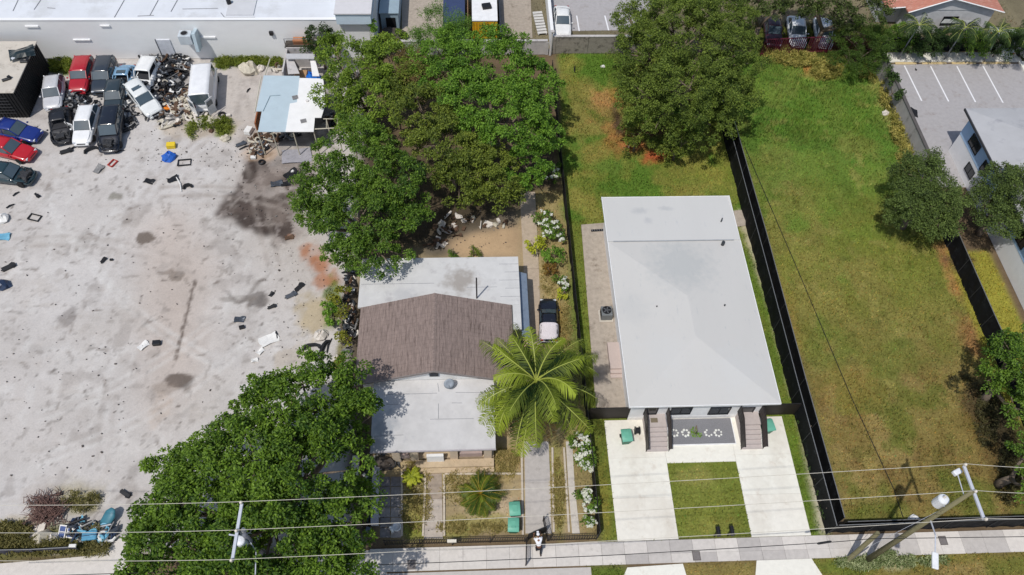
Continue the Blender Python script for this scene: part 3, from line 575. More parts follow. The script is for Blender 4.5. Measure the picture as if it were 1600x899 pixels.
# --- newer house with low grey hip roof
EX0,EX1,EY0,EY1,EZ=10.15,20.6,22.12,40.75,3.7; CY=36.15
WX0,WX1,WY0,WY1=10.62,20.12,22.78,40.3
nh=thing('grey_roof_house','white stucco duplex with a broad pale grey roof and two front stairs','house',(0,0,0))
MB().bb(WX0,WX1,WY0,WY1,0,EZ-.14).build('wall',WHITEW,nh)
MB().bb(WX0-.02,WX1+.02,WY0-.02,WY0-.004,.0,.45).build('plinth',mat('plinth_white',S(232,230,228),.8),nh)
HR=mat('grey_roof_sheet',S(199,197,193),.85,0,.02,.35,.06,8,S(183,184,183),3,.6,spec=.15,stretch=(1,.3,1))
for c_,r_2,co,a_ in (((15.4,33.6),3.2,S(172,176,176),.5),((13,26),2.2,S(200,201,200),.3),((18,24.5),2.5,S(199,200,199),.35),((11.2,30),1.6,S(176,178,178),.25)): stain(HR,c_,r_2,co,a_,1.)
rb=MB(); r1=(15.4,30.6,EZ+.65); r2=(15.4,27.2,EZ+.65); th=.14
m1=(EX0,CY,EZ+.12); m2=(EX1,CY,EZ+.12)
def tri(a,b_,c_,d_=None): return [a,b_,c_]+([d_] if d_ else [])
rb.slab([(EX0,EY0,EZ),(EX1,EY0,EZ),(EX1,EY0+.002,EZ),(EX0,EY0+.002,EZ)],.14)
rb=MB()
vs=[(EX0,EY0,EZ),(EX1,EY0,EZ),(EX1,CY,EZ),(EX0,CY,EZ),r2,r1]
vs+=[(v[0],v[1],EZ-.14) for v in vs[:4]]
rb.add(vs,[(0,1,4),(1,2,5,4),(2,3,5),(3,0,4,5),(0,6,7,1),(1,7,8,2),(2,8,9,3),(3,9,6,0),(6,9,8,7)])
rb.build('roof',HR,nh)
RR_=mat('grey_rear_roof',S(201,200,197),.85,0,.02,.5,.06,8,S(187,188,189),2,.6,spec=.15,stretch=(1,.3,1)); stain(RR_,(13,39.3),.9,S(170,172,174),.5,2.); stain(RR_,(15.2,39.5),.8,S(172,174,176),.5,2.5); stain(RR_,(13.6,38.2),.5,S(176,177,179),.5,1.)
rb=MB(); rb.slab([(EX0-.0,CY+.003,EZ+.07),(EX1,CY+.003,EZ+.07),(EX1,EY1,EZ-.12),(EX0,EY1,EZ-.12)],.14)
rb.build('rear_roof',RR_,nh)
fb=MB(); WF=mat('white_fascia',S(236,236,236),.6)
fb.bb(EX0-.05,EX1+.05,EY0-.05,EY0-.003,EZ-.16,EZ+.02); fb.bb(EX0-.05,EX0-.003,EY0,CY,EZ-.16,EZ+.02); fb.bb(EX1+.003,EX1+.05,EY0,CY,EZ-.16,EZ+.02); fb.bb(EX0-.05,EX1+.05,EY1+.003,EY1+.05,EZ-.3,EZ-.1)
fb.bb(EX0-.05,EX0-.003,CY+.01,EY1,EZ-.2,EZ-.0); fb.bb(EX1+.003,EX1+.05,CY+.01,EY1,EZ-.2,EZ-.0)
fb.build('fascia',WF,nh)
MB().bb(EX0+.4,EX1-.5,CY-.05,CY+.03,EZ+.085,EZ+.1).build('roof_seam',mat('seam_grey',S(164,167,170),.8),nh)
for px,py,r in ((1130,380,.13),(1128,343,.05),(1026,480,.05),(1132,478,.06)):
    p=G(px,py,EZ+.3); zt=EZ+.2; MB().cyl((p.x,p.y,zt),r,.5,10).build('roof_vent',mat('vent_dark',(.04,.045,.05),.5),nh)
for px,wd in ((1017,.95),(1064,1.5),(1124,1.5),(1167,.95)):
    p=onY(px,641.5,WY0); window(nh,(p.x,WY0,p.z),wd,1.15,mull=1 if wd>1 else 0)
for px in (1042,1097,1148):
    p=onY(px,636,WY0); l=MB().box((p.x,WY0-.09,2.7),(.14,.16,.3)).build('wall_lamp',BLACKF,nh,bev=.02); MB().box((p.x,WY0-.09,2.5),(.1,.12,.06)).build('lens',mat('lamp_lens',S(230,225,210),.3),l)
STEP=mat('stair_tile',S(186,176,172),.75,0,.06,5,.05,20); RP=mat('dark_railing_panel',(.03,.024,.022),.5)
def stairs(label,xc,wd,y0):
    t=thing('front_stairs',label,'stairs',(xc,y0,0)); h=.95; dl=1.0
    MB().bb(-wd/2,wd/2,-dl,-.004,0,h).build('landing',STEP,t); n=5; rise=h/(n+1); run=.3
    for k in range(n):
        MB().bb(-wd/2,wd/2,-dl-run*(k+1),-dl-run*k-.003,0,h-rise*(k+1)).build('step',STEP,t)
    MB().box((-.1,-.5,h+.008),(.5,.35,.012)).build('door_mat',mat('mat_tan',S(120,110,92),.95),t) if xc<15 else None
    for s in (-1,1):
        x=s*(wd/2+.06); r=MB(); top=[(x,-.02,h+1.1),(x,-dl,h+1.1),(x,-dl-run*n-.25,1.1)]
        r.tube(top,.045,6); r.tube([(x,-.02,h+.1),(x,-dl,h+.1),(x,-dl-run*n,.12)],.02,6)
        for k in range(11):
            f=k/10; y=-.02-(dl+run*n-.02)*f; zz=h if -y<dl else h*(1-(-y-dl)/(run*n)); r.tube([(x,y,max(zz,0)),(x,y,zz+.95)],.022 if k in(0,4,10) else .014,5)
        rr=r.build('railing',RP,t)
        p=MB(); p.add([(x,-.05,h+.12),(x,-dl,h+.12),(x,-dl,h+1.05),(x,-.05,h+1.05)],[(0,1,2,3)]); p.add([(x,-dl,h+.12),(x,-dl-run*n+.05,.2),(x,-dl-run*n-.2,1.02),(x,-dl,h+1.05)],[(0,1,2,3)]); p.build('infill',RP,rr)
    return t
stairs('beige tiled front stairs with dark railings, the pair nearer the mesh fence',12.45,1.5,WY0)
stairs('beige tiled front stairs with dark railings, the pair nearer the vacant lot',19.25,1.45,WY0)
GRV=mat('grey_gravel',S(132,132,136),.95,0,.35,28,.8,40,S(170,170,172),18,.6)
gb=MB().bb(13.45,18.15,20.75,22.7,.05,.1).build('gravel_bed',GRV,bev=.0); tag(gb,'grey gravel bed against the front wall between the two stairs','gravel bed')
MB().bb(0,1,0,1,0,1)
eb=MB(); eb.bb(13.38,18.22,20.68,20.745,.05,.13); eb.bb(13.38,13.445,20.75,22.7,.05,.13); eb.bb(18.155,18.22,20.75,22.7,.05,.13); eb.build('edging',WF,gb)
LQ=mat('white_painted_stone',S(222,222,216),.8)
for k,(px,lb) in enumerate(((1054,'ring of white stones in the gravel bed nearest the left stairs'),(1071,'ring of white stones in the gravel bed, second from the left stairs'),(1107,'broken ring of white stones right of the small green plant in the gravel bed'),(1122,'ring of white stones in the gravel bed nearest the right stairs'))):
    p=G(px,677,.1); t=thing('stone_ring',lb,'stones',(p.x,p.y,.1),group='rings of white stones in the gravel bed')
    for j in range(7 if k!=2 else 5):
        a=j*2*math.pi/7+k; s=random.uniform(.09,.13); MB().lathe((math.cos(a)*.24,math.sin(a)*.24,0),[(s*.6,0),(s*.85,.03),(s*.7,.07),(s*.2,.09)],7).build('stone',LQ,t)
p=G(1088,677,.1); STONEPLANT=(p.x,p.y)
# AC condenser and side items
def condenser(label,p,z=.06,s=.85,rz=0):
    t=thing('ac_condenser',label,'air conditioner',(p[0],p[1],z),rz)
    MB().bb(-s/2-.12,s/2+.12,-s/2-.12,s/2+.12,0,.08).build('pad',mat('pad_concrete',S(196,188,176),.9),t,bev=.01)
    MB().bb(-s/2,s/2,-s/2,s/2,.08,.85).build('casing',mat('ac_casing',S(120,124,126),.55,.2,.05,30),t,bev=.04)
    f=MB().lathe((0,.05,.85),[(.36,0),(.36,.03),(.32,.035),(.32,.005)],20).build('fan_guard',mat('ac_black',(.01,.01,.012),.5),t)
    g=MB(); 
    for k in range(5): a=k*1.2566; g.box((math.cos(a)*.17,.05+math.sin(a)*.17,.872),(.26,.09,.012),a)
    g.build('fan_blade',mat('ac_blade',S(90,92,96),.4),f)
    for k in range(-3,4):
        MB().bb(-s/2-.012,-s/2-.002,-s/2+.08,s/2-.08,.45+k*.09,.48+k*.09).build('louvre',mat('ac_black',(.01,.01,.012),.5),t)
condenser('grey air conditioner on a concrete pad beside the left wall of the grey roofed house',G(947,491,.4))
t=thing('side_steps','beige side landing with two steps beside the left wall of the grey roofed house','stairs',(G(961,560,.3).x,0,0)); ya,yb=G(950,580,.1).y,G(950,536,.4).y
MB().bb(-.48,.55,ya,yb,0,.5).build('landing',mat('landing_pink',S(190,174,166),.8,0,.05,4),t,bev=.01); MB().bb(-.48,.55,ya-.3,ya-.003,0,.33).build('step',mat('landing_pink',S(190,174,166)),t); MB().bb(-.48,.55,ya-.6,ya-.303,0,.17).build('step',mat('landing_pink',S(190,174,166)),t)
p=G(935,360,.1); t=thing('floor_grate','long black grate lying at the top of the side patio','grate',(p.x,p.y,.06),.05); MB().bb(-.62,.62,-.1,.1,0,.07).build('frame',BLACKF,t); [MB().bb(-.55+k*.2,-.5+k*.2,-.08,.08,.071,.085).build('bar',RAIL,t) for k in range(6)]
# --- old house
oh=thing('brown_roof_house','old white house with a brown shingled gable roof and flat white extensions','house',(0,0,0))
MB().bb(-8.3,1.95,24.9,30.6,0,2.7).build('wall',WHITEW,oh)
MB().bb(-8.5,2.7,30.61,35.0,0,2.62).build('rear_wall',WHITEW,oh)
SH=mat('brown_shingle',S(136,120,113),.9,0,.3,1.6,.35,4,S(96,82,76),1.1,.54,stretch=(7,.75,7))
ZR,ZE=4.75,2.95; gx0,gx1,gy0,gy1,gr_=-8.78,2.42,24.62,30.95,-3.2
sb=MB()
def slope(x0,x1,z0,z1,n=14):
    for k in range(n):      # courses of shingles, each lapping the one below
        a,b=k/n,(k+1)/n; xa,xb=x0+(x1-x0)*a,x0+(x1-x0)*b; za,zb=z0+(z1-z0)*a,z0+(z1-z0)*b; L0=.02
        m=20
        for j in range(m):
            ya,yb=gy0+(gy1-gy0)*j/m,gy0+(gy1-gy0)*(j+1)/m; e=random.uniform(0,.012)
            sb.add([(xa,ya+.003,za+L0+e),(xa,yb-.003,za+L0+e),(xb,yb-.003,zb+e),(xb,ya+.003,zb+e)],[(0,1,2,3)])
slope(gx0,gr_,ZE,ZR); slope(gx1,gr_,ZE,ZR)
sb.build('shingles',SH,oh)
db=MB(); db.add([(gx0,gy0,ZE-.01),(gr_,gy0,ZR-.01),(gx1,gy0,ZE-.01),(gx1,gy0,ZE-.16),(gr_,gy0,ZR-.16),(gx0,gy0,ZE-.16),(gx0,gy1,ZE-.01),(gr_,gy1,ZR-.01),(gx1,gy1,ZE-.01),(gx1,gy1,ZE-.16),(gr_,gy1,ZR-.16),(gx0,gy1,ZE-.16)],
   [(0,1,4,5),(1,2,3,4),(6,7,10,11),(7,8,9,10),(0,6,7,1),(1,7,8,2),(5,4,10,11),(4,3,9,10),(0,5,11,6),(2,8,9,3)]); db.build('roof_deck',mat('deck_brown',S(96,80,72),.9),oh)
rc=MB(); 
for k in range(18): y=gy0+(gy1-gy0)*k/18; rc.add([(gr_-.16,y,ZR-.005),(gr_-.16,y+.34,ZR-.012),(gr_,y+.34,ZR+.045),(gr_,y,ZR+.055),(gr_+.16,y,ZR-.005),(gr_+.16,y+.34,ZR-.012)],[(0,1,2,3),(3,2,5,4)])
rc.build('ridge_cap',mat('ridge_brown',S(138,122,115),.9,0,.25,6),oh)
gw=MB(); gw.add([(-8.2,24.89,2.7),(1.9,24.89,2.7),(1.9,24.89,2.98),(gr_,24.89,ZR-.18),(-8.2,24.89,2.98),(-8.2,25.05,2.7),(1.9,25.05,2.7),(1.9,25.05,2.98),(gr_,25.05,ZR-.18),(-8.2,25.05,2.98)],[(0,1,2,3,4),(5,9,8,7,6),(0,5,6,1),(2,7,8,3),(3,8,9,4)])
gw.build('gable_wall',WHITEW,oh)
gv=MB(); gv.bb(gr_-.35,gr_+.35,24.83,24.885,3.5,4.1); gvo=gv.build('gable_vent',mat('vent_blue',S(150,160,172),.6),oh)
[MB().bb(gr_-.3,gr_+.3,24.8,24.828,3.56+k*.12,3.6+k*.12).build('slat',BLACKF,gvo) for k in range(5)]
bb_=MB()
for xa,xb in ((gx0,gr_),(gx1,gr_)):
    bb_.add([(xa,gy0-.045,ZE+.02),(xb,gy0-.045,ZR+.02),(xb,gy0-.045,ZR-.17),(xa,gy0-.045,ZE-.17),(xa,gy0-.003,ZE+.02),(xb,gy0-.003,ZR+.02),(xb,gy0-.003,ZR-.17),(xa,gy0-.003,ZE-.17)],[(0,1,2,3),(4,7,6,5),(0,4,5,1),(3,2,6,7),(0,3,7,4)])
bb_.build('bargeboard',mat('barge_grey',S(140,132,130),.8),oh)
FLAT=mat('white_flat_roof',S(200,198,197),.8,0,.09,1.2,.12,4,S(182,181,184),.8,.6)
FLAT2=mat('white_rear_roof',S(202,201,199),.8,0,.08,1.,.12,4,S(182,180,180),.8,.56); stain(FLAT2,(-1.4,33.3),1.6,S(150,142,134),.8,1.); stain(FLAT2,(-5.5,32),1.4,S(180,180,182),.6,1.5)
fr=MB(); fr.bb(-9.02,3.1,31.0,35.45,2.74,2.9); fr.bb(2.5,3.1,28.9,30.99,2.74,2.897); fr.build('rear_roof',FLAT2,oh)
sm=MB()
for k in range(1,6): 
    y=31+k*.75; sm.bb(1.6 if k%2 else 2.0,3.1,y-.012,y+.012,2.9,2.912)
sm.bb(-8.9,-3.4,33.05,33.08,2.9,2.915); sm.bb(-.9,1.4,32.62,32.65,2.9,2.91); sm.build('roof_seam',mat('seam_dark',S(146,147,152),.8),oh)
stain(FLAT,(-6.6,21.6),1.2,S(120,130,142),.55,1.); stain(FLAT,(-7,20.2),.9,S(130,130,134),.6,1.); stain(FLAT,(-2,23.9),2,S(212,212,214),.4,2.)
pr=MB(); pr.slab([(-7.4,19.75,2.72),(.95,19.75,2.72),(.95,24.85,2.95),(-7.45,24.85,2.95)],.12); pr.build('porch_roof',FLAT,oh)
sm=MB(); 
def seam(px0,py0,px1,py1,z=2.86,w=.03):
    a,b=G(px0,py0,z),G(px1,py1,z); zz=lambda y:2.72+(y-19.75)/5.1*.23+.004
    a.z=zz(a.y);b.z=zz(b.y); sm.tube([a,b],w,4)
for s in ((600,617,640,616),(620,617,683,615),(712,614,760,614),(604,632,622,632),(685,631,685,654),(672,655,740,654),(706,630,722,630),(585,681,630,679),(684,600,686,613)): seam(*s,w=.018)
sm.build('roof_seam',mat('seam_dark',S(146,147,152)),oh)
g=MB(); g.bb(-7.42,.97,19.66,19.745,2.6,2.73); g.build('gutter',mat('gutter_grey',S(176,170,172),.5),oh)
# porch: floor, columns, low walls, front wall openings
MB().bb(-6.7,.85,20.1,24.88,0,.45).build('porch_floor',mat('porch_tan',S(190,170,142),.85,0,.12,3,col2=S(150,132,108)),oh)
for px in (621,649,710,762):
    p=onY(px,716,20.2); x=p.x; MB().bb(x-.27,x+.27,20.0,20.4,.0,2.6).build('porch_column',mat('column_cream',S(206,188,166),.85,0,.08,3),oh)
for a,b in ((613,648),(712,760)):
    xa,xb=onY(a,715,20.2).x,onY(b,715,20.2).x; MB().bb(xa+.3,xb-.3,20.1,20.28,.45,1.05).build('porch_wall',mat('porch_wall_pink',S(176,156,150),.85),oh)
xa,xb=onY(668,715,20.2).x,onY(694,715,20.2).x; MB().bb(xa,xb,19.85,20.05,.0,1.3).build('entry_wall',WHITEW,oh)
for px,w_ in ((640,1.2),(735,1.3)): p=onY(px,700,24.9); window(oh,(p.x,24.9,1.6),w_,1.0)
MB().bb(-3.2,-2.3,24.84,24.895,.46,2.5).build('front_door',mat('door_brown',S(92,70,56),.6),oh)
for k,(ya,za,zb) in enumerate(((19.45,0,.32),(19.1,0,.17))):
    MB().bb(-4.6,.85,ya,ya+.55 if k==0 else ya+.345,za,zb).build('porch_step',mat('porch_tan',S(190,170,142)),oh)
vm_=G(745,467,3.3); MB().tube([(vm_.x,vm_.y+.3,2.9),(vm_.x,vm_.y+.3,5.6)],.055,8).build('vent_mast',mat('mast_dark',S(70,66,66),.6),oh)
# lean-to gutter roof on the right side
lt=MB(); lt.slab([(3.13,28.6,2.35),(3.75,28.6,2.05),(3.75,34.4,2.05),(3.13,34.4,2.35)],.06); lt.build('side_awning',mat('blue_grey_sheet',S(128,142,160),.6,0,.12,3,col2=S(100,112,128)),oh)
for y in (28.7,31.4,34.3): MB().bb(3.62,3.7,y,y+.08,0,2.02).build('awning_post',RAIL,oh)
p=G(702,602,3.0); t=thing('satellite_dish','small grey satellite dish on the flat porch roof of the old house','satellite dish',(p.x,p.y-.2,2.9))
MB().tube([(0,0,0),(0,.1,.55)],.03,6).build('mast',RAIL,t); d=MB().lathe((0,0,0),[(.03,0),(.2,.03),(.38,.1),(.385,.11),(.2,.045),(.02,.02)],18).build('dish',mat('dish_grey',S(150,158,168),.4),t,smooth=True); d.location=(0,.1,.6); d.rotation_euler=(R(50),0,R(15))
MB().tube([(0,.08,.5),(0,-.35,.65)],.012,5).build('arm',RAIL,t)
# --- white warehouse
wh=thing('white_warehouse','long white painted warehouse along the back of the salvage yard','warehouse',(0,0,0))
WW=mat('warehouse_white',S(243,244,246),.8,0,.03,.8,.08,10,S(236,238,242),.4,.55,stretch=(1,1,2))
MB().bb(-56,-9.7,62.2,62.45,0,4.5).build('wall',WW,wh); MB().bb(-9.95,-9.7,62.46,80,0,4.4).build('side_wall',WW,wh)
MB().bb(-56,-9.96,62.46,84,4.2,4.36).build('roof',mat('warehouse_roof',S(218,221,226),.8,0,.05,.4,.08,3,S(205,207,210),.3,.5),wh)
MB().bb(-56.05,-9.65,62.15,62.5,4.5,4.56).build('parapet_cap',WW,wh)
sm=MB()
for a,b in (((20,17),(28,0)),((53,15),(66,-4)),((85,30),(126,31)),((150,30),(196,30)),((178,28),(194,0)),((234,24),(247,0)),((267,18),(277,0)),((345,20),(350,26)),((350,27),(398,27)),((0,30),(30,30)),((74,12),(86,13)),((285,14),(340,13)),((215,25),(240,24))):
    p,q=G(a[0],a[1],4.4),G(b[0],b[1],4.4); p.z=q.z=4.375; 
    if p.y>62.6: sm.tube([p,q],.045,4)
sm.build('roof_seam',mat('seam_dark',S(146,147,152)),wh)
for a in ((288,40,340,-10,350,25,396,25),(190,0,180,26,232,23,244,0),(30,0,22,16,52,15,64,0)):
    ps=[G(a[0],a[1],4.4),G(a[2],a[3],4.4),G(a[4],a[5],4.4),G(a[6],a[7],4.4)]
p0=G(352,25,4.5); p1=G(395,25,4.5); MB().bb(p0.x,p1.x,p0.y+.2,p0.y+6,4.365,4.46).build('roof_patch',mat('roof_patch_grey',S(202,203,206),.8,0,.06,1),wh)
p=G(358,5,4.5); MB().cyl((p.x,p.y,4.7),.22,.5,12).build('roof_vent',BLACKF,wh)
for a,b in ((52,103),(128,100),(165,40),(325,0),(36,0)): pass
for px,py,w_ in ((50,41,1.2),(128,62,1.6),(323,58,1.7),(164,40,.9)):
    p=onY(px,py,62.2); MB().bb(p.x-w_/2,p.x+w_/2,62.08,62.198,p.z-.1,p.z+.06).build('ledge',WF,wh,bev=.01)
p=onY(424,51,62.2); l=MB().bb(p.x-.18,p.x+.18,61.95,62.195,p.z-.2,p.z+.2).build('wall_lamp',BLACKF,wh,bev=.03)
p=onY(262,80,62.2); dr=MB().bb(p.x-.65,p.x+.65,62.1,62.195,.02,2.3).build('steel_door',mat('door_pale',S(206,209,216),.6),wh); MB().bb(p.x-.72,p.x-.66,62.05,62.19,0,2.36).build('door_frame',mat('frame_grey',S(110,114,120),.6),dr)
# wall mounted air conditioner with duct
a0=onY(296,78,61.0); t=thing('ac_unit','pale air conditioning unit on brackets high on the warehouse wall behind the white van','air conditioner',(a0.x,62.15,2.6))
MB().bb(-.65,.55,-1.15,-.25,0,1.0).build('casing',mat('ac_pale',S(196,204,210),.6),t,bev=.04); MB().lathe((-.1,-.7,1.0),[(.34,0),(.36,.04),(.3,.04),(.3,.0)],18).build('fan_ring',mat('ac_grille',S(160,164,168),.5),t); MB().cyl((-.1,-.7,1.015),.27,.02,16).build('fan',mat('ac_black',(.01,.01,.012),.5),t)
MB().box((.8,-.6,.1),(.35,1.1,1.9),0,R(-12)).build('duct',mat('duct_blue',S(182,198,206),.5),t,bev=.04)
for x in (-.45,.35): MB().tube([(x,-1.0,-.03),(x,-.02,-.03),(x,-.02,-.8),(x,-.9,-.05)],.03,5).build('bracket',RAIL,t)
# rooftop structure at right end
t=thing('roof_annex','pale blue flat roofed annex standing at the right end of the warehouse','annex',(0,0,0)); p0=G(523,21,5.6); p1=G(578,21,5.6)
MB().bb(p0.x,p1.x,p0.y,p0.y+6,4.365,5.5).build('wall',mat('annex_blue',S(206,222,234),.8,0,.05,2),t); MB().bb(p0.x-.1,p1.x+.1,p0.y-.1,p0.y+6.1,5.5,5.62).build('roof',mat('annex_roof',S(208,206,208),.8,0,.05,2),t)
# ------------------------------------------------------------------ vehicles
def paint(name,c,rough=.32,coat=.6,dirt=True):
    return mat('paint_'+name,c,rough,0,.08,1.6,col2=tuple(x*.7+.06 for x in c) if dirt else None,c2s=2.2,c2t=.6,spec=.5,coat=coat)
CG_=mat('car_glass',(.07,.1,.12),.05,0,.1,1,spec=1.)
RUB=mat('rubber',(.016,.016,.017),.8,0,.2,5); RIM=mat('rim_grey',S(150,152,156),.35,.7,.15,6); BLK_=mat('black_trim',(.014,.014,.016),.5)
ENG=mat('engine_metal',(.06,.06,.062),.5,.5,.5,14,col2=(.2,.19,.18),c2s=16,c2t=.56); SEAT=mat('seat_dark',(.03,.03,.034),.9,0,.3,6)
LENS=mat('headlight_lens',S(205,208,212),.12,0,.05,3,spec=.9); RLENS=mat('tail_lens',(.28,.01,.012),.2)
def wheel(par,x,y,r,w,side):
    o=MB().lathe((x,y,r),[(r*.6,-w/2),(r*.93,-w/2),(r,-w/2+.04),(r,w/2-.04),(r*.93,w/2),(r*.6,w/2)],16,'y').build('wheel',RUB,par)
    MB().lathe((x,y+side*w*.32,r),[(.04,-.02),(r*.6,-.03),(r*.6,.03),(r*.3,.0),(.03,.02)],12,'y').build('rim',RIM,o)
def car(name,label,cat,loc,rz,p,L=4.5,W=1.8,Hh=1.45,kind='sedan',hood=True,glass=True,sunroof=False,z=0,tilt=(0,0),group=None,wheels=4,open_door=False,doors_rear=False,fullfront=True,dent=0.,hoodcol=None,grime=None):
    """x forward. body loft, hood, greenhouse with pillars, glass, lamps, wheels, mirrors"""
    t=thing(name,label,cat,(loc[0],loc[1],z),rz,group); t.rotation_euler=(tilt[0],tilt[1],rz)
    hl=L/2; w=W/2; zb=.22; belt={'sedan':.88,'hatch':.92,'suv':1.05,'van':1.15}[kind]; hz=belt-.04
    if kind=='sedan': xw0,xr0,xr1,xw1= .20*L,.05*L,-.22*L,-.36*L
    elif kind=='hatch': xw0,xr0,xr1,xw1=.22*L,.07*L,-.36*L,-.47*L
    elif kind=='suv': xw0,xr0,xr1,xw1=.21*L,.08*L,-.42*L,-.48*L
    else: xw0,xr0,xr1,xw1=.40*L,.30*L,-.485*L,-.497*L
    J=lambda a: random.uniform(-a,a)*dent
    st=[(-hl,.80,.42,belt-.22),(-hl+.12,.93,.30,belt-.04),(-hl*.72,.99,.24,belt),(-hl*.35,1,.22,belt),(0,1,.22,belt-.01),(xw0*.9,1,.22,belt-.02),(hl*.62,.99,.24,hz-.08),(hl*.84,.95,.28,hz-.16),(hl-.1,.86,.33,hz-.26),(hl,.70,.42,hz-.40)]
    if kind=='van': st[-3:]=[(hl*.88,.96,.28,hz-.05),(hl-.08,.9,.33,hz-.2),(hl,.78,.42,hz-.36)]
    vs=[];fs=[]
    for i,(x,wf,z0,z1) in enumerate(st):
        if not hood and x>xw0: z1=z1-.28
        hw=w*wf; ring=[(-hw*.9,z0),(-hw,z0+.16),(-hw*1.0,(z0+z1)/2+.05),(-hw*.95,z1-.09),(-hw*.80,z1),(-hw*.4,z1+.025),(hw*.4,z1+.025),(hw*.80,z1),(hw*.95,z1-.09),(hw,(z0+z1)/2+.05),(hw,z0+.16),(hw*.9,z0)]
        vs+=[(x+J(.08),y+J(.06),zz+J(.06)) for y,zz in ring]
    n=12
    for i in range(len(st)-1):
        for j in range(n): fs.append((i*n+j,i*n+(j+1)%n,(i+1)*n+(j+1)%n,(i+1)*n+j))
    fs+=[tuple(range(n))[::-1],tuple(range((len(st)-1)*n,len(st)*n))]
    b=MB(); b.add(vs,fs); b.build('body',p,t,smooth=True,sub=1)
    # hood panel set just above the body
    if hood:
        m=MB(); hs=[(xw0+.03,.78),(hl*.62,.80),(hl*.84,.74),(hl-.16,.62)]; hzv=[hz+.02,hz-.045,hz-.135,hz-.235]; vv=[];ff=[]
        for (x,f),zz in zip(hs,hzv):
            for q in (-1,-.5,0,.5,1): vv.append((x,q*w*f,zz+.035-.02*abs(q)**2+J(.05)))
        for i in range(3):
            for j in range(4): ff.append((i*5+j,i*5+j+1,(i+1)*5+j+1,(i+1)*5+j))
        m.add(vv,ff); m.build('hood',hoodcol or p,t,smooth=True,sub=1)
    else:
        e=MB(); e.box(((xw0+hl)/2,0,hz-.2),((hl-xw0)*.45,W*.4,.3)); 
        for _ in range(9): e.box((random.uniform(xw0+.1,hl-.15),random.uniform(-w*.75,w*.75),hz-.22+random.uniform(0,.14)),(random.uniform(.12,.4),random.uniform(.1,.35),random.uniform(.08,.25)),random.uniform(0,3),random.uniform(-.3,.3))
        for _ in range(5): 
            x=random.uniform(xw0+.1,hl-.2); y=random.uniform(-w*.7,w*.7); e.tube([(x,y,hz-.15),(x+.2,y+J(1)*.1+.1,hz-.02),(x+.35,y+.25,hz-.12)],.035,6)
        e.build('engine',ENG,t,bev=.02)
        fr=MB(); fr.tube([(xw0,-w*.9,hz-.06),(hl*.8,-w*.85,hz-.12),(hl-.05,-w*.55,hz-.25),(hl-.05,w*.55,hz-.25),(hl*.8,w*.85,hz-.12),(xw0,w*.9,hz-.06)],.05,6); fr.build('front_frame',p,t)
    # greenhouse
    zr=Hh; wr=w*(.74 if kind in('sedan','hatch') else .80 if kind=='suv' else .88); wb=w*.88
    wm=(wb+wr)/2
    bf=[(xw0,-wb*.92,belt-.0),(xw0,wb*.92,belt)]; tf=[(xr0,-wr,zr-.05),(xr0,wr,zr-.05)]
    br=[(xw1,-wb*.9,belt),(xw1,wb*.9,belt)]; tr=[(xr1,-wr,zr-.05),(xr1,wr,zr-.05)]
    rf=MB(); vv=[];ff=[]
    xs=[xr0+.02,xr0-.15,(xr0+xr1)/2,xr1+.15,xr1-.02]; zc=[zr-.05,zr-.015,zr,zr-.015,zr-.05]
    for x,zz in zip(xs,zc):
        for q in (-1,-.6,0,.6,1): vv.append((x+J(.04),q*wr,zz-.045*abs(q)**3+(.01)+J(.06)))
    for i in range(4):
        for j in range(4): ff.append((i*5+j,i*5+j+1,(i+1)*5+j+1,(i+1)*5+j))
    k=len(vv); vv+=[(x,y,z_-.06) for x,y,z_ in vv]; ff+=[tuple(i+k for i in f)[::-1] for f in ff]
    for i in range(4): ff+=[(i*5,(i+1)*5,(i+1)*5+k,i*5+k),(i*5+4,i*5+4+k,(i+1)*5+4+k,(i+1)*5+4)]
    for j in range(4): ff+=[(j,j+k,j+1+k,j+1),(20+j,21+j,21+j+k,20+j+k)]
    rf.add(vv,ff); rf.build('roof',p,t,smooth=True)
    for s in (0,1):
        sg=-1 if s==0 else 1
        MB().tube([bf[s],tf[s]],[.05,.045],6).build('pillar',p,t); MB().tube([br[s],tr[s]],[.07,.06],6).build('pillar',p,t)
        MB().tube([(xr0*.35+xr1*.65 if kind!='van' else xr0-.9,sg*(wb),belt),(xr0*.35+xr1*.65 if kind!='van' else xr0-.9,sg*wr,zr-.06)],.045,6).build('pillar',p,t)
        if kind in('suv',): MB().tube([(xr1+.55,sg*wb,belt),(xr1+.5,sg*wr,zr-.06)],.05,6).build('pillar',p,t)
        if kind=='van': MB().add([(xw1,sg*wb,belt-.2),(xr0-.9,sg*wb,belt-.2),(xr0-.9,sg*(wr+.02),zr-.06),(xr1,sg*(wr+.02),zr-.06)],[(0,1,2,3)]).build('side_panel',p,t)
    def lerp(a,b,f): return tuple(a[i]+(b[i]-a[i])*f for i in range(3))
    gm_=CG_ if glass else None
    if glass:
        def pane(nm,a,b_,c_,d_):  # slightly inset quad with a subtle bulge
            cx=[sum(v[i] for v in (a,b_,c_,d_))/4 for i in range(3)]
            q=[lerp(v,cx,.06) for v in (a,b_,c_,d_)]; nv=(Vector(q[1])-Vector(q[0])).cross(Vector(q[3])-Vector(q[0])).normalized(); o=Vector(cx); 
            if nv.dot(o-Vector((0,0,.8)))<0: nv=-nv
            m=MB(); mid=[Vector(lerp(q[0],q[1],.5))+nv*.04,Vector(lerp(q[3],q[2],.5))+nv*.04]
            m.add([q[0],mid[0],q[1],q[2],mid[1],q[3]],[(0,1,4,5),(1,2,3,4)]); m.build(nm,gm_,t,smooth=True)
        pane('windscreen',bf[0],bf[1],tf[1],tf[0])
        pane('rear_window',br[0],br[1],tr[1],tr[0])
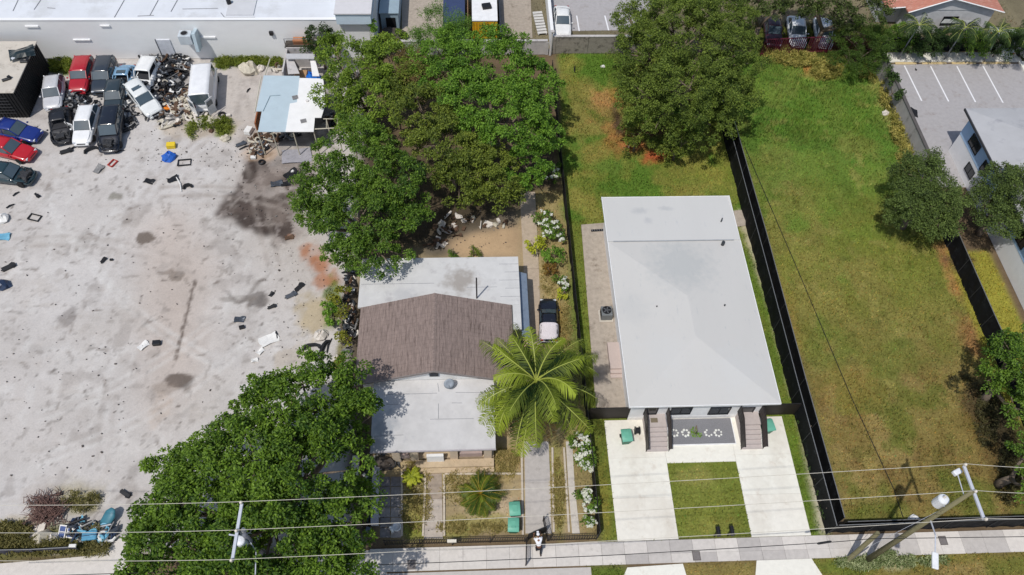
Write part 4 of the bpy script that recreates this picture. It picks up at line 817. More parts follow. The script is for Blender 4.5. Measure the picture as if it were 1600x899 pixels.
        for s,sg in ((0,-1),(1,1)):
            xB=xr0*.35+xr1*.65
            if kind!='van':
                a=(xw0-.02,sg*wb,belt+.02); b0=(xB,sg*wb,belt+.02); c0=(xB,sg*(wr+.01),zr-.09); d0=(xr0,sg*(wr+.01),zr-.09); pane('side_window',a,b0,c0,d0)
                pane('side_window',b0,(xw1+.05,sg*wb,belt+.02),(xr1,sg*(wr+.01),zr-.09),c0)
            else:
                pane('side_window',(xw0,sg*wb,belt+.02),(xr0-.9,sg*wb,belt+.02),(xr0-.9,sg*(wr+.01),zr-.25),(xr0,sg*(wr+.01),zr-.25))
    # cabin floor and seats read through open windows
    MB().bb(xw1+.15,xw0-.1,-wb*.8,wb*.8,belt-.1,belt+.03).build('cabin',SEAT,t)
    if not glass:
        for x in (xr0-.35,(xr0+xr1)/2-.35):
            for y in (-w*.42,w*.42): MB().box((x,y,belt+.15),(.16,.42,.4),0,0,R(-14)).build('seat',SEAT,t,bev=.03)
    if sunroof: MB().bb((xr0+xr1)/2-.05,(xr0+xr1)/2+.4,-wr*.62,wr*.62,zr+.012,zr+.022).build('sunroof',CG_,t)
    if fullfront:
        for sg in (-1,1): MB().box((hl-.13,sg*w*.62,hz-.34),(.16,.34,.15),sg*-.35).build('headlight',LENS,t,bev=.03)
        MB().box((hl+.0,0,.38),(.14,W*.72,.2)).build('front_bumper',p,t,bev=.05); MB().box((hl+.03,0,hz-.42),(.06,W*.4,.13)).build('grille',BLK_,t)
    for sg in (-1,1): MB().box((-hl+.06,sg*w*.72,belt-.22),(.1,.22,.2)).build('tail_light',RLENS,t,bev=.02)
    MB().box((-hl+.0,0,.42),(.14,W*.78,.22)).build('rear_bumper',p,t,bev=.05)
    for sg in (-1,1): MB().box((xw0-.12,sg*(w+.07),belt+.06),(.14,.16,.11)).build('mirror',p,t,bev=.03)
    wx=[(hl*.62,1),(hl*.62,-1),(-hl*.6,1),(-hl*.6,-1)]
    for x,sg in wx[:wheels]: wheel(t,x,sg*(w-.09),.31,.2,sg)
    if doors_rear:
        for sg in (-1,1):
            d=MB().box((-hl-.3,sg*(w*.62+.18),1.15),(.05,w*.85,1.75),sg*R(-48)); dd=d.build('rear_door',p,t,bev=.02)
            MB().box((-hl-.31-.02,sg*(w*.62+.18),1.55),(.06,w*.6,.55),sg*R(-48)).build('door_window',CG_,dd)
    if open_door:
        MB().box((xr0-.05,-w-.38,.78),(.9,.06,.75),R(62)).build('open_door',p,t,bev=.02)
    return t
def place(fx,fy,rx,ry,z=.9):
    a,b=G(fx,fy,z),G(rx,ry,z); c=(a+b)/2; return (c.x,c.y),math.atan2(a.y-b.y,a.x-b.x),(a-b).length
WHITEP=paint('white',S(232,232,230)); 
cars=[
 ('hatchback','dusty silver hatchback parked beside the black walled container','hatchback',(79,163,85,120),paint('silver',S(200,200,203)),dict(L=4.1,kind='hatch',Hh=1.5)),
 ('wrecked_car','bright red hatchback with intact windscreen in the back row of wrecks','car',(119,139,134,92),paint('red',(.42,.012,.022)),dict(L=4.3,kind='suv',Hh=1.6,W=1.85)),
 ('wrecked_car','dark slate crossover between the red hatchback and the light blue car','car',(154,140,168,93),paint('slate',(.03,.04,.055)),dict(L=4.5,kind='suv',Hh=1.62,W=1.85)),
 ('wrecked_car','light blue car with its windscreen missing and a hole in the roof','car',(185,141,198,102),paint('light_blue',S(120,160,190)),dict(L=4.0,kind='sedan',glass=False,sunroof=True)),
 ('wrecked_suv','boxy white utility vehicle without windows behind the tilted white one','utility vehicle',(219,134,236,100),WHITEP,dict(L=4.1,kind='suv',Hh=1.75,glass=False,hood=False)),
 ('wrecked_suv','white utility vehicle with sunroof and crumpled nose, turned askew','utility vehicle',(241,172,208,132),paint('off_white',S(226,228,226)),dict(L=4.4,kind='suv',Hh=1.7,sunroof=True,dent=.5,tilt=(.08,.05))),
 ('wrecked_car','black stripped car with its bare engine bay facing the yard','car',(93,218,91,166),paint('matt_black',(.014,.015,.02),.5,.2),dict(L=4.4,kind='sedan',hood=False,glass=False,fullfront=False,dent=.4)),
 ('wrecked_car','white hatchback with an open door parked between two black wrecks','hatchback',(123,222,141,162),paint('clean_white',S(238,238,236)),dict(L=4.6,kind='hatch',Hh=1.5,open_door=True)),
 ('wrecked_suv','long black utility vehicle with a smashed front beside the white hatchback','utility vehicle',(166,232,178,170),paint('blue_black',(.012,.015,.024)),dict(L=5.0,kind='suv',Hh=1.75,W=1.9,hood=False,fullfront=False,dent=.4)),
 ('wrecked_car','small dark car almost hidden behind the long black wreck','car',(174,165,182,128),paint('teal_black',(.03,.045,.055)),dict(L=3.9,kind='hatch',hood=True)),
 ('wrecked_car','deep blue car nosing into the frame below the black walled container','car',(58,208,-16,194),paint('blue',(.012,.03,.2)),dict(L=4.6,kind='sedan')),
 ('wrecked_car','bright red saloon directly below the deep blue car','car',(45,237,-22,221),paint('scarlet',(.5,.012,.02)),dict(L=4.5,kind='sedan',dent=.3)),
 ('wrecked_car','dark teal car with its engine bay torn open below the scarlet one','car',(44,272,-24,264),paint('teal',(.02,.045,.055)),dict(L=4.4,kind='sedan',hood=False,fullfront=False,dent=.5)),
 ('parked_car','clean white saloon parked in the small car park above the block wall','car',(880,48,878,10),WHITEP,dict(L=4.6,kind='sedan')),
 ('parked_car','white car behind the maroon railing, nearer the big tree','car',(1250,68,1243,22),paint('pearl',S(222,224,226)),dict(L=4.6,kind='sedan',W=1.85)),
 ('parked_car','white car behind the maroon railing, nearer the green bush','car',(1291,66,1285,28),paint('silver_white',S(212,214,218)),dict(L=4.5,kind='sedan')),
 ('parked_car','black car beside the old house with a pale cloth over its rear half','car',(857,468,858,526),paint('gloss_black',(.012,.013,.02),.2),dict(L=3.9,kind='sedan',W=1.5,Hh=1.3)),
 ('parked_car','dark maroon car under the shade behind the maroon railing','car',(1212,66,1206,24),paint('maroon',(.05,.012,.022)),dict(L=4.4,kind='sedan')),
]
for nm,lb,ct,(fx,fy,rx,ry),pt,kw in cars:
    c,a,l=place(fx,fy,rx,ry); car(nm,lb,ct,c,a,pt,**kw)
    if nm=='parked_car' and 'cloth' in lb: CLO=(c,a)
# roof opening of the light blue car is a dark panel; cloth over the covered car
t=thing('car_cover','pale pink cloth draped over the rear of the black car by the old house','car cover',(CLO[0][0],CLO[0][1],0),CLO[1]); m=MB(); vv=[];ff=[]
prof=[(-2.32,.5),(-2.28,.9),(-1.7,1.05),(-1.35,1.36),(-1.1,1.46),(-.95,1.5),(-.9,1.5)]
for x,z_ in prof:
    for q,dz,yy in ((-1,-.62,.97),(-.97,-.3,.96),(-.8,-.03,.78),(-.4,.02,.4),(0,.03,0),(.4,.02,-.4),(.8,-.03,-.78),(.97,-.3,-.96),(1,-.62,-.97)): vv.append((x+random.uniform(-.04,.04),yy+random.uniform(-.02,.02),max(.25,z_+dz+random.uniform(-.015,.015))))
for i in range(6):
    for j in range(8): ff.append((i*9+j,i*9+j+1,(i+1)*9+j+1,(i+1)*9+j))
vv=[(x*.86+.05,y*.76,z*.9+.03) for x,y,z in vv]; m.add(vv,ff); m.build('cloth',mat('pink_cloth',S(212,204,206),.9,0,.12,9,.3,14),t,smooth=True,sub=1)
# white van with its rear doors ajar
vc=G(317,150,1.6),G(318,92,2.2); c,a,l=place(318,100,313,152,1.7)
car('cargo_van','tall white cargo van with its rear doors ajar beside the scrap heap','van',(c[0],c[1]),a,paint('van_white',S(236,236,238)),L=5.3,W=2.05,Hh=2.35,kind='van',doors_rear=True)
# black walled container with a pale roof
bc=mat('container_black',(.012,.012,.013),.7,0,.3,2); tp=mat('container_roof',S(200,192,180),.85,0,.08,1.2,.15,8,S(160,150,138),.8,.56)
t=thing('storage_container','tall black walled storage container with a pale dusty roof at the left edge','container',(-44.5,57.4,0)); MB().bb(-3.4,3.4,-3.25,3.5,.05,3.0).build('walls',bc,t)
rbm=MB()
for k in range(22): rbm.bb(3.402,3.46,-3.1+k*.3,-2.95+k*.3,.1,2.95); rbm.bb(-3.3+k*.3,-3.15+k*.3,-3.31,-3.252,.1,2.95)
rbm.build('ribs',bc,t); MB().bb(-3.5,3.5,-3.35,3.6,3.0,3.1).build('roof',tp,t,bev=.02)
for k in range(6): MB().bb(-3.2,2.6,-3.36,-3.33,.6+k*.36,.66+k*.36).build('rail',mat('rail_dark',(.05,.05,.055),.5),t)
# junk on its roof
t=thing('car_front_clip','crumpled dark green car front lying on the container roof','car part',tuple(G(33,80,3.5)[:2])+(3.1,),.4); m=MB(); vv=[];ff=[]
for i in range(7):
    for j in range(6): vv.append((-1.1+i*.36,-.85+j*.34,.25+.35*math.sin(i*.55)*math.sin(j*.7+.4)+random.uniform(-.07,.07)))
for i in range(6):
    for j in range(5): ff.append((i*6+j,(i+1)*6+j,(i+1)*6+j+1,i*6+j+1))
m.add(vv,ff); m.build('fender',paint('dark_green',(.012,.022,.022)),t); MB().box((-.7,-.6,.3),(.5,.3,.16),.4).build('headlight',LENS,t,bev=.04); MB().box((.2,.1,.12),(1.6,1.2,.22),.1).build('frame',ENG,t,bev=.03)
for lb,px,py,rz in (('small crushed dark part on the front of the container roof',10,125,.5),('flat dark bar lying behind the green car front on the container roof',38,97,.1)):
    q=G(px,py,3.15); t=thing('scrap_part',lb,'car part',(q.x,q.y,3.1),rz); MB().box((0,0,.1),(.7,.25,.18),0,.1).build('block',ENG,t,bev=.04); MB().box((.3,.1,.16),(.25,.3,.2),.4).build('bracket',BLK_,t)
# second pale roof at the frame edge
t=thing('truck_body','pale truck body with a dark edge behind the container','truck body',(-47.9,61.0,0)); MB().bb(-3.2,1.9,-1.3,1.0,.6,3.3).build('box',tp,t,bev=.05); MB().bb(-3.2,1.95,-1.35,1.05,3.3,3.38).build('roof_rim',BLK_,t); MB().bb(-3,1.7,-1.0,.8,.05,.595).build('chassis',BLK_,t)

# ------------------------------------------------------------------ shed
t=thing('open_shed','open sided shed with a patchwork of pale blue and white roof sheets','shed',(0,0,0))
PB=mat('pale_blue_sheet',S(182,198,206),.65,0,.05,1,.05,6,S(168,184,194),.7,.6); PW=mat('white_sheet',S(238,236,234),.65,0,.05,1.4,.1,5,S(196,192,188),.8,.62)
def shp(px,z,m,th=.05,nm='roof_sheet',dz=0): 
    mb=MB(); mb.slab([tuple(G(a,b,z+dz)) for a,b in px],th); return mb.build(nm,m,t)
shp([(412,118),(468,119),(466,158),(458,206),(403,206),(409,174),(400,174)],3.0,PB)
s1=shp([(468,122),(505,123),(507,146),(509,162),(502,184),(492,184),(490,206),(446,206),(453,162),(464,160)],3.06,PW)
MB().tube([G(411,174,3.03),G(422,150,3.03),G(438,149,3.03)],.03,5).build('sheet_edge',mat('seam_blue',S(140,160,170)),t)
for a in ((461,152),(474,189)):
    q=G(a[0],a[1],3.1); MB().box((q.x,q.y,3.085),(.5,.45,.03),.3).build('rust_patch',mat('dark_patch',S(128,126,126),.8,0,.3,4),t)
q=G(480,158,3.1); MB().cyl((q.x,q.y,3.12),.14,.1,10).build('roof_cap',mat('cap_white',S(214,210,206)),t)
FT_=mat('pale_timber',S(196,190,172),.8); fm=MB()
for a,b in ((402,205),(425,206),(458,206),(490,205),(412,119),(504,123),(527,186),(527,201),(510,186)):
    q=G(a,b,2.95); MB().tube([(q.x,q.y,0),(q.x,q.y,2.94)],.05,6).build('post',FT_,t)
fm=MB(); fm.tube([G(490,202,2.9),G(527,200,2.9)],.05,5); fm.tube([G(505,186,2.9),G(527,186,2.9)],.04,5); fm.tube([G(527,186,2.9),G(527,201,2.9)],.04,5); fm.tube([G(510,186,2.9),G(510,201,2.9)],.03,5)
fm.tube([G(398,176,2.9),G(408,120,2.9)],.05,5); fm.tube([G(402,205,2.92),G(490,205,2.92)],.05,5)
fm.tube([G(414,118,2.9),G(422,92,2.9)],.05,5); fm.build('beams',FT_,t)
MB().bb(G(430,180,0).x,G(500,180,0).x,G(480,205,0).y+2.8,G(480,205,0).y+2.9,0,2.4).build('back_panel',mat('shed_dark',(.05,.05,.052),.9),t)
rp=MB(); q=G(393,210,0); rp.box((q.x+.6,q.y+1.3,.7),(.12,2.4,1.2)); rp.build('rusty_side_panel',mat('rusty_orange',S(150,92,60),.85,0,.3,3,col2=S(90,62,48)),t)
# lean-to ruins behind the shed
t=thing('broken_leanto','broken white walled lean-to standing between the shed and the warehouse wall','lean-to',(0,0,0))
a=G(446,100,1.6);b_=G(490,100,1.6)
MB().bb(a.x,b_.x+.2,60.9,61.1,0,2.3).build('rear_wall',PL,t); MB().bb(a.x,a.x+.15,57.6,60.88,0,2.2).build('side_wall',PL,t)
mb=MB(); mb.slab([tuple(G(447,84,2.6)),tuple(G(492,84,2.6)),tuple(G(491,92,2.6)),tuple(G(447,92,2.6))],.08); mb.build('roof_beam',mat('beam_grey',S(186,186,188),.8),t)
mb=MB(); mb.slab([tuple(G(484,90,2.3)),tuple(G(492,92,2.3)),tuple(G(499,119,2.2)),tuple(G(488,119,2.2))],.05); mb.build('leaning_sheet',PW,t)
mb=MB(); mb.slab([tuple(G(447,92,2.2)),tuple(G(458,92,2.2)),tuple(G(468,115,2.1)),tuple(G(450,116,2.1))],.05); mb.build('leaning_sheet',PL,t)
tw=mat('tan_wood',S(176,140,104),.85,0,.2,4)
MB().bb(G(468,100).x,G(486,100).x,58.2,59.4,0,.9).build('work_bench',tw,t)
q=G(458,70,3.4); t=thing('roof_deck','dark sunken deck with a tan edge at the foot of the warehouse wall','deck',(G(468,78,2.4).x,61.3,0)); MB().bb(-1.5,1.5,-.3,.7,2.2,2.3).build('deck',mat('deck_dark',S(74,68,62),.9,0,.3,4),t); MB().bb(-.7,1.1,.1,.65,2.3,2.75).build('crate',mat('terracotta_wood',S(178,120,84),.8),t)
for x in(-1.4,1.4): MB().tube([(x,-.2,0),(x,-.2,3.2)],.04,5).build('post',RAIL,t)
MB().tube([(-1.4,-.2,3.2),(1.4,-.2,3.2)],.04,5).build('top_bar',RAIL,t)
q=G(488,118,1.); t=thing('blue_tarp','crumpled bright blue tarpaulin behind the white shed roof','tarpaulin',(q.x,q.y,0)); m=MB(); m.lathe((0,0,0),[(.75,0),(.8,.5),(.65,1.0),(.3,1.35),(.05,1.3)],11); 
for i in range(len(m.v)): v=m.v[i]; m.v[i]=(v[0]*random.uniform(.75,1.2),v[1]*random.uniform(.7,1.1),v[2]*random.uniform(.85,1.1))
m.build('sheet',mat('blue_plastic',(.015,.16,.62),.4,0,.2,3),t)

# ------------------------------------------------------------------ back lots along the top edge
t=thing('pale_blue_shed','pale blue flat roofed shed with dark opening right of the warehouse','shed',(0,0,0)); a,b_=G(592,40,2.2),G(620,40,2.2)
MB().bb(a.x,b_.x,66.2,71.5,0,2.2).build('walls',mat('shed_blue',S(158,178,192),.8),t); MB().bb(a.x-.1,b_.x+.1,66.1,71.6,2.2,2.3).build('roof',mat('shed_blue_roof',S(150,168,180),.7,0,.08,1),t); MB().bb(a.x+.5,b_.x-.3,66.14,66.19,.1,1.7).build('doorway',BLK_,t)
q=G(612,52,.8); t=thing('covered_cart','low cart under a crumpled brown tarpaulin by the pale blue shed','cart',(q.x,q.y,0)); m=MB(); m.lathe((0,0,.3),[(1.3,0),(1.35,.4),(1.0,.75),(.4,.9),(.05,.85)],14)
for i in range(len(m.v)): v=m.v[i]; m.v[i]=(v[0]*random.uniform(.9,1.2),v[1]*random.uniform(.5,.7),v[2])
m.build('tarpaulin',mat('brown_tarp',S(74,66,60),.7,0,.3,4),t)
for x in(-.8,.8): MB().lathe((x,-.5,.25),[(.1,-.06),(.25,-.06),(.25,.06),(.1,.06)],10,'y').build('wheel',RUB,t)
q=G(705,22,2); t=thing('box_trailer','dark blue box trailer half hidden by the feathery green tree','trailer',(q.x+.3,q.y+1,0)); MB().bb(-1.1,1.1,-3,3.4,.5,2.5).build('box',mat('navy_panel',S(58,70,104),.5,0,.1,2),t,bev=.04); MB().bb(-1,1,-2.8,3.2,.35,.495).build('chassis',BLK_,t)
for x in(-1,1):
    MB().lathe((x,-.6,.35),[(.15,-.1),(.35,-.1),(.35,.1),(.15,.1)],12,'x').build('wheel',RUB,t)
t=thing('food_trailer','white roofed trailer with a bright yellow slatted front above the mango trees','trailer',(0,0,0)); a,b_=G(738,30,2.6),G(777,30,2.6); YEL=mat('yellow_paint',(.72,.42,.02),.5,0,.1,2)
yy=G(757,33,2.6).y; MB().bb(a.x,b_.x,yy,yy+6,.5,2.6).build('body',YEL,t); MB().bb(a.x-.03,b_.x+.03,yy-.05,yy+6.05,2.6,2.68).build('roof',mat('trailer_white',S(238,238,240),.6),t)
for k in range(8): MB().bb(a.x+.1+k*(b_.x-a.x-.2)/8,a.x+.16+k*(b_.x-a.x-.2)/8,yy-.04,yy-.003,.8,2.4).build('slat',mat('orange_slat',(.6,.25,.02),.5),t)
MB().box(((a.x+b_.x)/2+.2,yy+2.0,2.85),(.9,.7,.3),.2).build('roof_unit',BLK_,t,bev=.05); MB().bb(a.x+.2,b_.x-.2,yy+.2,yy+5.8,.3,.495).build('chassis',BLK_,t)
t=thing('timber_fence','weathered tan timber fence running back beside the yellow trailer','fence',(G(731,40).x,64.2,0)); MB().bb(-.06,.06,0,7,.0,1.7).build('boards',mat('fence_tan',S(150,126,104),.9,0,.2,5),t); [MB().bb(-.1,-.062,k*1.7,k*1.7+.1,0,1.8).build('post',mat('fence_tan',S(150,126,104)),t) for k in range(5)]
t=thing('iron_lattice','dark lattice screen beside the concrete slab right of the yellow trailer','fence',(G(780,30).x,64.0,0)); MB().bb(-.03,.03,0,7,0,1.5).build('screen',mat('dark_lattice',(.03,.028,.028),.8),t); MB().bb(-.05,.05,0,7,1.5,1.56).build('rail',RAIL,t)
t=thing('boundary_wall','bright white boundary wall running back beside the small car park','wall',(G(859,55).x,63.0,0)); MB().bb(-.12,.12,0,11,0,1.9).build('wall_body',WHITEW,t); MB().bb(-.16,.16,-.04,11,1.9,1.98).build('coping',WHITEW,t)
q=G(846,36,.2); t=thing('stacked_pallet','leaning stack of white slatted boards against the white boundary wall','boards',(q.x-.2,q.y,0),.12); [MB().box((0,-1.6+k*.42,.25+.03*k),(1.0,.3,.05),0,.1).build('board',mat('board_white',S(196,194,190),.8,0,.1,5),t) for k in range(8)]; [MB().box((x,-.1,.15),(.08,3.4,.1)).build('bearer',mat('board_white',S(196,194,190)),t) for x in(-.4,.4)]
# red roofed house at the top right
t=thing('red_roof_house','house with a terracotta gable roof behind the palms','house',(0,0,0)); TER=mat('terracotta_tile',S(186,124,106),.85,0,.25,3,.4,6,S(214,176,160),1.2,.54,stretch=(1,6,1))
yF=65.4; ax=G(1392,24,2.8).x; bx2=G(1574,26,2.9).x; rx=(G(1492,0,4.4).x)
a1=G(1422,24,2.9).x
MB().bb(a1+.6,bx2-.8,yF+.35,yF+11,0,2.9).build('wall',mat('house_grey_wall',S(206,206,208),.8),t); MB().bb(ax+.4,a1+.596,yF+2.2,yF+10,0,2.6).build('side_wing',mat('house_grey_wall',S(206,206,208)),t)
m=MB(); m.slab([(a1,yF,2.9),(rx,yF,4.5),(rx,yF+12,4.5),(a1,yF+12,2.9)],.14); m.slab([(bx2,yF,2.9),(rx+.003,yF,4.5),(rx+.003,yF+12,4.5),(bx2,yF+12,2.9)],.14); m.slab([(ax,yF+.9,2.7),(a1-.003,yF+.9,2.9),(a1-.003,yF+12,2.9),(ax,yF+12,2.7)],.12); m.build('roof',TER,t)
m=MB(); m.tube([(a1,yF-.05,2.86),(rx,yF-.05,4.46)],.07,4); m.tube([(rx,yF-.05,4.46),(bx2,yF-.05,2.86)],.07,4); m.tube([(ax,yF+.85,2.66),(a1,yF+.85,2.84)],.07,4); m.build('bargeboard',WF,t)
m=MB(); m.add([(a1+.6,yF+.3,2.9),(bx2-.8,yF+.3,2.9),(rx,yF+.3,4.3)],[(0,1,2)]); m.build('gable_wall',mat('house_grey_wall',S(206,206,208)),t)
window(t,(rx+1,yF+.35,1.6),1.6,1.0)
m=MB(); m.slab([tuple(G(1476,30,2.2)),tuple(G(1530,32,2.2)),tuple(G(1520,36,2.1)),tuple(G(1470,36,2.1))],.06); m.build('porch_awning',mat('awning_grey',S(150,152,150),.7),t)
q=G(1493,52,.1); t=thing('wooden_ramp','tan timber deck in the garden of the red roofed house','deck',(q.x,q.y,0),-.1); MB().bb(-1.0,1.0,-.9,.9,0,.3).build('deck',mat('deck_tan',S(150,130,106),.85,0,.15,4),t); [MB().bb(-1.0+k*.25,-.985+k*.25,-.9,.9,.301,.306).build('board_gap',BLK_,t) for k in range(1,8)]
car('parked_car','white car half hidden by palms beside the tan timber deck','car',tuple(G(1567,60,.8)[:2]),R(80),WHITEP,L=4.4,kind='sedan')
car('parked_car','white car at the far right behind the dark palm screen','car',tuple(G(1598,64,.8)[:2]),R(95),WHITEP,L=4.4,kind='hatch')
q=G(1546,55,.5); t=thing('moped','small white and red moped parked left of the half hidden white car','moped',(q.x,q.y,0),R(70)); MB().box((0,0,.55),(1.1,.3,.35)).build('body',WHITEP,t,bev=.08); MB().box((-.2,0,.78),(.6,.26,.1)).build('saddle',paint('moped_red',(.4,.02,.02)),t,bev=.04)
for x in(-.6,.6): MB().lathe((x,0,.25),[(.12,-.05),(.25,-.05),(.25,.05),(.12,.05)],12,'y').build('wheel',RUB,t)
MB().tube([(.5,-.3,.95),(.45,0,.95),(.5,.3,.95)],.02,5).build('handlebar',BLK_,t)
# blue house on the right edge
t=thing('blue_house','pale blue and white two tone house with a grey roof on the right edge','house',(0,0,0)); BW=mat('light_blue_wall',S(176,206,238),.8,0,.05,1); LW=mat('lavender_wall',S(236,236,244),.8,0,.05,1)
MB().bb(43.9,58,29.0,49.0,0,2.2).build('lower_wall',LW,t); MB().bb(43.87,58.03,28.97,49.03,2.203,4.7).build('upper_wall',BW,t)
m=MB(); E=[(43.3,28.2,4.7),(59,28.2,4.7),(59,49.6,4.7),(43.3,49.6,4.7)]; m.add(E+[(51,36,6.0),(51,42.5,6.0)]+[(v[0],v[1],4.55) for v in E],[(0,1,4),(1,2,5,4),(2,3,5),(3,0,4,5),(6,9,8,7),(0,6,7,1),(1,7,8,2),(2,8,9,3),(3,9,6,0)]); m.build('roof',mat('grey_sheet_roof',S(176,176,178),.75,0,.06,.7,.1,5,S(160,160,164),.6,.55),t)
MB().bb(43.2,43.296,28.2,49.6,4.52,4.72).build('fascia',mat('dark_fascia',S(66,66,70),.6),t)
for px,py,yc,w_,zc in ((0,0,46.7,1.7,3.2),(0,0,44.0,1.1,3.0),(0,0,36.2,1.2,3.1),(0,0,33.2,1.2,3.1),(0,0,45.3,1.4,1.3)): window(t,(43.87 if zc>2 else 43.9,yc,zc),w_,1.1 if zc>2 else .9,axis='x')
# lamp posts? no: leaning grey palm stems stand by the parking walk (see plants)
# ------------------------------------------------------------------ trees and plants
BARK=mat('bark_grey',S(120,106,92),.95,0,.3,5,.5,14); BARKD=mat('bark_dark',S(84,70,58),.95,0,.3,5,.5,14)
def leafcloud(centers,radii,per,ln,wd,rng,droop=.35,spread=1.,ctint=None):
    """rosettes of folded leaves radiating from twig ends"""
    n=len(centers); C=np.repeat(centers,per,0); Rr=np.repeat(radii,per)
    u=rng.normal(size=(n*per,3)); u[:,2]=np.abs(u[:,2])*.9-.35; u/=np.linalg.norm(u,axis=1)[:,None]
    rad=rng.uniform(.15,1.,n*per)**.6*Rr
    base=C+u*rad[:,None]*spread
    d=u+rng.normal(size=u.shape)*.55; d[:,2]-=droop*rng.uniform(.2,1.2,n*per); d/=np.linalg.norm(d,axis=1)[:,None]
    up=np.tile(np.array([[0,0,1.]]),(n*per,1))+rng.normal(size=u.shape)*.45
    sd=np.cross(d,up); sd/=np.linalg.norm(sd,axis=1)[:,None]+1e-6; nn=np.cross(sd,d)
    L_=ln*rng.uniform(.6,1.3,n*per)[:,None]; W_=wd*rng.uniform(.7,1.25,n*per)[:,None]
    a=base-d*L_*.5; b=base-sd*W_+nn*W_*.35; c=base+d*L_*.5-np.array([0,0,1])*L_*.12; e=base+sd*W_+nn*W_*.35
    V=np.stack([a,b,c,e],1).reshape(-1,3); k=np.arange(n*per)[:,None]*4
    F=np.concatenate([k+np.array([[0,1,2]]),k+np.array([[0,2,3]])],1).reshape(-1,3)
    ct=np.repeat(ctint if ctint is not None else rng.uniform(.2,.8,n),per)
    t=np.clip(ct+rng.normal(size=n*per)*.22,0,1); t=np.where(rng.random(n*per)<.03,1.,t)
    return V,F,np.repeat(t,2)
def crown_pts(lobes,dens,rng,zmin=.8):
    out=[];lob=[]
    for i,(c,r) in enumerate(lobes):
        A=4*math.pi*((r[0]*r[1])**1.6/3+(r[0]*r[2])**1.6/3+(r[1]*r[2])**1.6/3)**(1/1.6)
        n=int(A*dens); u=rng.normal(size=(n,3)); u[:,2]=np.where(u[:,2]<-.5,-u[:,2]*rng.random(n),u[:,2]); u/=np.linalg.norm(u,axis=1)[:,None]
        # knobbly outline
        f=1+.21*np.sin(u[:,0]*5.3+i)*np.sin(u[:,1]*6.1+i*2)+.10*np.sin(u[:,2]*9+u[:,0]*7)+rng.normal(size=n)*.05
        f=np.where(rng.random(n)<.3,f*rng.uniform(.45,.9,n),f)
        p=np.array(c)+u*np.array(r)*f[:,None]; out.append(p); lob+= [i]*n
    P=np.vstack(out); lob=np.array(lob); keep=P[:,2]>zmin
    for i,(c,r) in enumerate(lobes):
        q=(P-np.array(c))/np.array(r); ins=(q**2).sum(1)<.42; keep&=~(ins&(lob!=i)&(rng.random(len(P))<.8))
    return P[keep],lob[keep]
def tree(name,label,cat,lobes,mt,dens=1.1,per=46,ln=.34,wd=.07,rc=.5,bark=BARK,seed=1,group=None,base=None,zmin=.8,tr=.28,droop=.35,flat=.8,tint=(.15,.75),gaps=0.):
    rng=np.random.default_rng(seed); LB=[]; big=lobes[0][2]>15
    if big: ln*=.64; wd*=.74; per=int(per*2.1)
    for l in lobes:
        px,py,rp,zc=l[:4]; c=G(px,py,zc); s=scale_at(c); fl=l[4] if len(l)>4 else flat; LB.append(((c.x,c.y,c.z),(rp*s,rp*s,rp*s*fl)))
    if base is None: base=(sum(l[0][0]*l[1][0] for l in LB)/sum(l[1][0] for l in LB),sum(l[0][1]*l[1][0] for l in LB)/sum(l[1][0] for l in LB))
    t=thing(name,label,cat,(base[0],base[1],0),group=group)
    P,lob=crown_pts(LB,dens,rng,zmin)
    if gaps:
        g=np.array([vnoise(np.array([p[0]+p[2]*.7]),np.array([p[1]-p[2]*.5]),1.7,seed+5)[0] for p in P]); P=P[g>gaps]; lob=lob[g>gaps]
    ct=rng.uniform(tint[0],tint[1],len(P))*.6+.4*np.clip(vnoise(P[:,0],P[:,1],1.8,seed)*.9,0,1)
    V,F,tv=leafcloud(P,rng.uniform(.6,1.25,len(P))*rc,per,ln,wd,rng,droop,1.,ct)
    V=V-np.array([base[0],base[1],0]); np_mesh('crown',V,F,mt,t,tv)
    mb=MB(); o=Vector((base[0],base[1],0)); z0=min(l[0][2] for l in LB)
    fork=Vector((random.uniform(-.2,.2),random.uniform(-.2,.2),max(1.2,z0*.5)))
    mb.tube([(0,0,-.1),(.02,.03,.5),tuple(fork)],[tr*1.25,tr,tr*.85],9)
    mb.build('trunk',bark,t,smooth=True)
    lm=MB()
    for c,r in LB:
        e=Vector(c)-o; mid=(fork+e)/2+Vector((random.uniform(-.4,.4),random.uniform(-.4,.4),-.3)); lm.tube([fork,mid,e],[tr*.6,tr*.4,tr*.15],7)
        for _ in range(5):
            a=random.uniform(0,6.28); q=e+Vector((math.cos(a)*r[0]*.75,math.sin(a)*r[1]*.75,random.uniform(-.1,.5)*r[2])); s_=mid.lerp(e,random.uniform(.3,1)); lm.tube([s_,s_.lerp(q,.5)+Vector((0,0,.15)),q],[tr*.25,tr*.16,.02],5)
    lm.build('limbs',bark,t,smooth=True)
    return t
M_MANGO=leafmat('leaf_mango',S(60,88,26),S(146,172,60),.42,.25)
M_OLIVE=leafmat('leaf_olive',S(58,76,26),S(140,154,60),.45,.25)
M_BRIGHT=leafmat('leaf_bright',S(52,90,26),S(138,178,62),.42,.3)
M_FRONT=leafmat('leaf_front',S(42,74,24),S(124,156,54),.4,.28)
M_DARK=leafmat('leaf_dark',S(42,54,26),S(100,118,56),.5,.2)
M_DEEP=leafmat('leaf_deep',S(30,48,24),S(72,96,42),.5,.2)
M_FEATH=leafmat('leaf_feathery',S(70,110,40),S(140,176,80),.5,.4)
M_DRY=leafmat('leaf_dry',S(84,70,44),S(150,128,84),.7,.2)
M_GREY=leafmat('leaf_greygreen',S(52,68,34),S(116,136,66),.5,.2)
